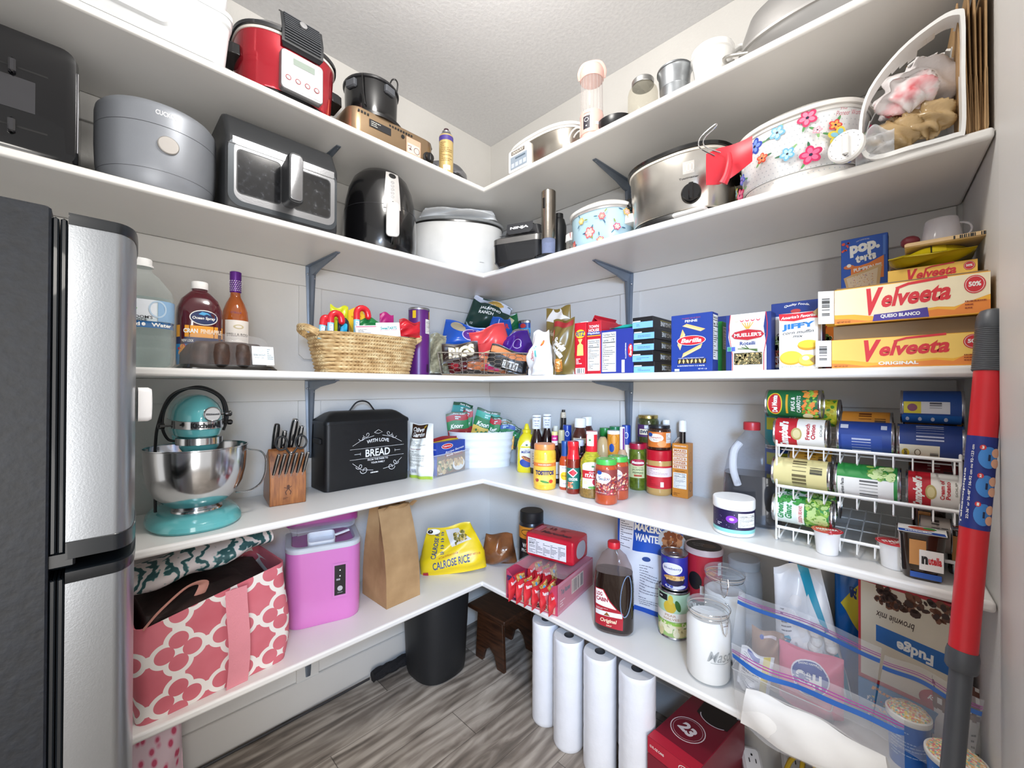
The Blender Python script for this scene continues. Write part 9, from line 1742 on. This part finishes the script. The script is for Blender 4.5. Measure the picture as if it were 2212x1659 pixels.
b = B(mk('ecebe8', .12, coat=.6)); b.tube([(Rr*.85, .0, H*.86), (Rr*1.25, 0, H*.95), (Rr*1.52, 0, H*.80), (Rr*1.5, 0, H*.45), (Rr*1.25, 0, H*.18), (Rr*.75, 0, H*.14)], .014, 12, smooth=6, flat=.5); b.obj('handle', t)
# aluminium roaster
a, c = R(1640, .02, Z1_), R(1860, .02, Z1_); w = .50; P = V(-DR+.01, -1.735, Z1_)
t = thing('roasting_pan', 'grey aluminium roaster with domed lid at the right end of the topmost shelf', 'roaster', P, -PI/2)
AL = mk('a9a7a5', .35, .7, .1, 60., .03); f = lambda k, z: [(q[0], q[1]+.14, z) for q in er(w/2*k, .14*k, 0, 2.8, 56)]
b = B(AL); b.loft([f(.80, .0), f(.88, .01), f(.95, .045), f(.97, .05)]); b.obj('pan', t)
b = B(AL); b.loft([f(.97, .05), f(1.0, .053), f(1.0, .06), f(.97, .062), f(.95, .10), f(.88, .15), f(.7, .185), f(.4, .195), f(.1, .196)]); b.obj('domed_lid', t)
b = B(mk('b8b6b2', .3, .8)); b.tube([(-w*.40, .02, .02), (-w*.50, -.005, .022), (-w*.52, .03, .03), (-w*.50, .06, .05)], .006, 8, smooth=5, flat=.6); b.obj('handle', t)
# ================================================================ refrigerator at the left
def _leath(nt, x, y, z, tc):
    v = tex(nt, 'Noise', tc, 75., 3.); return ramp(nt, v.outputs['Fac'], [(.3, '0c1119'), (.7, '141b26')]), v.outputs['Fac']
FB = pat('pebbled_black_steel', _leath, .5, bump=.25)
FG = mk('0f151b', .35, 0, 0, 1, .02, coat=.2); SS = mk('a3a7ac', .32, .9, .08, 350., .01)
t = thing('refrigerator', 'black-sided top-freezer refrigerator with stainless curved doors filling the left edge', 'refrigerator', V(0, 0, 0.0003), 0)
FY0, FY1 = -.822, -.440
b = B(FB); b.box(.75, FY1-FY0, 1.70, -1.772-.375, (FY0+FY1)/2, .004, .004); b.obj('cabinet', t)
def dring(k=0., z=0.):
    a = [(-1.752, FY0+.006+k), (-1.692, FY0+.006+k)]; 
    for i in range(1, 7): q = PI/2*i/7; a.append((-1.692+(.030-k)*sin(q), FY0+.006+k+.06*(1-cos(q))))
    n = 10
    for i in range(n+1): u = i/n; a.append((-1.660-k+.006*sin(PI*u), FY0+.072+(FY1-FY0-.144)*u))
    for i in range(6, 0, -1): q = PI/2*i/7; a.append((-1.692+(.030-k)*sin(q), FY1-.006-k-.06*(1-cos(q))))
    return [(x, y, z) for x, y in a+[(-1.692, FY1-.006-k), (-1.752, FY1-.006-k)]]
for nm, z0, z1 in (('freezer_door', 1.118, 1.680), ('fridge_door', .07, 1.045)):
    b = B(SS); b.loft([dring(0, z0), dring(0, z1)]); o = b.obj(nm, t)
    b = B(FG); b.loft([dring(-.001, z1), dring(-.002, z1+.002), dring(-.002, z1+.020), dring(.004, z1+.022)]); b.obj('top_cap', o)
    b = B(FG); b.loft([dring(.004, z0-.032), dring(-.002, z0-.030), dring(-.002, z0-.001), dring(-.001, z0)]); b.obj('bottom_cap', o)
    for x in (-1.7675, -1.7575): b = B(FG); b.box(.0085, FY1-FY0-.02, z1-z0+.03, x, (FY0+FY1)/2, z0-.02, .003); b.obj('gasket', o)
b = B(FG); b.box(.05, .05, .03, -1.765, FY0+.04, 1.07, .004); b.obj('middle_hinge', t)
b = B(mk('eeeceb', .3)); z = 1.355; b.loft([[(-1.6535+x, q[0]-.70, z+q[1]) for q in rr(.045*k, .072*k, .010, 0, 0, 0, 4)] for k, x in ((1, 0), (1, .016), (.9, .022), (.4, .024))]); o = b.obj('door_hook', loc=(0, 0, 0)); tag(o, 'white plastic adhesive hook stuck on the refrigerator door', 'hook')
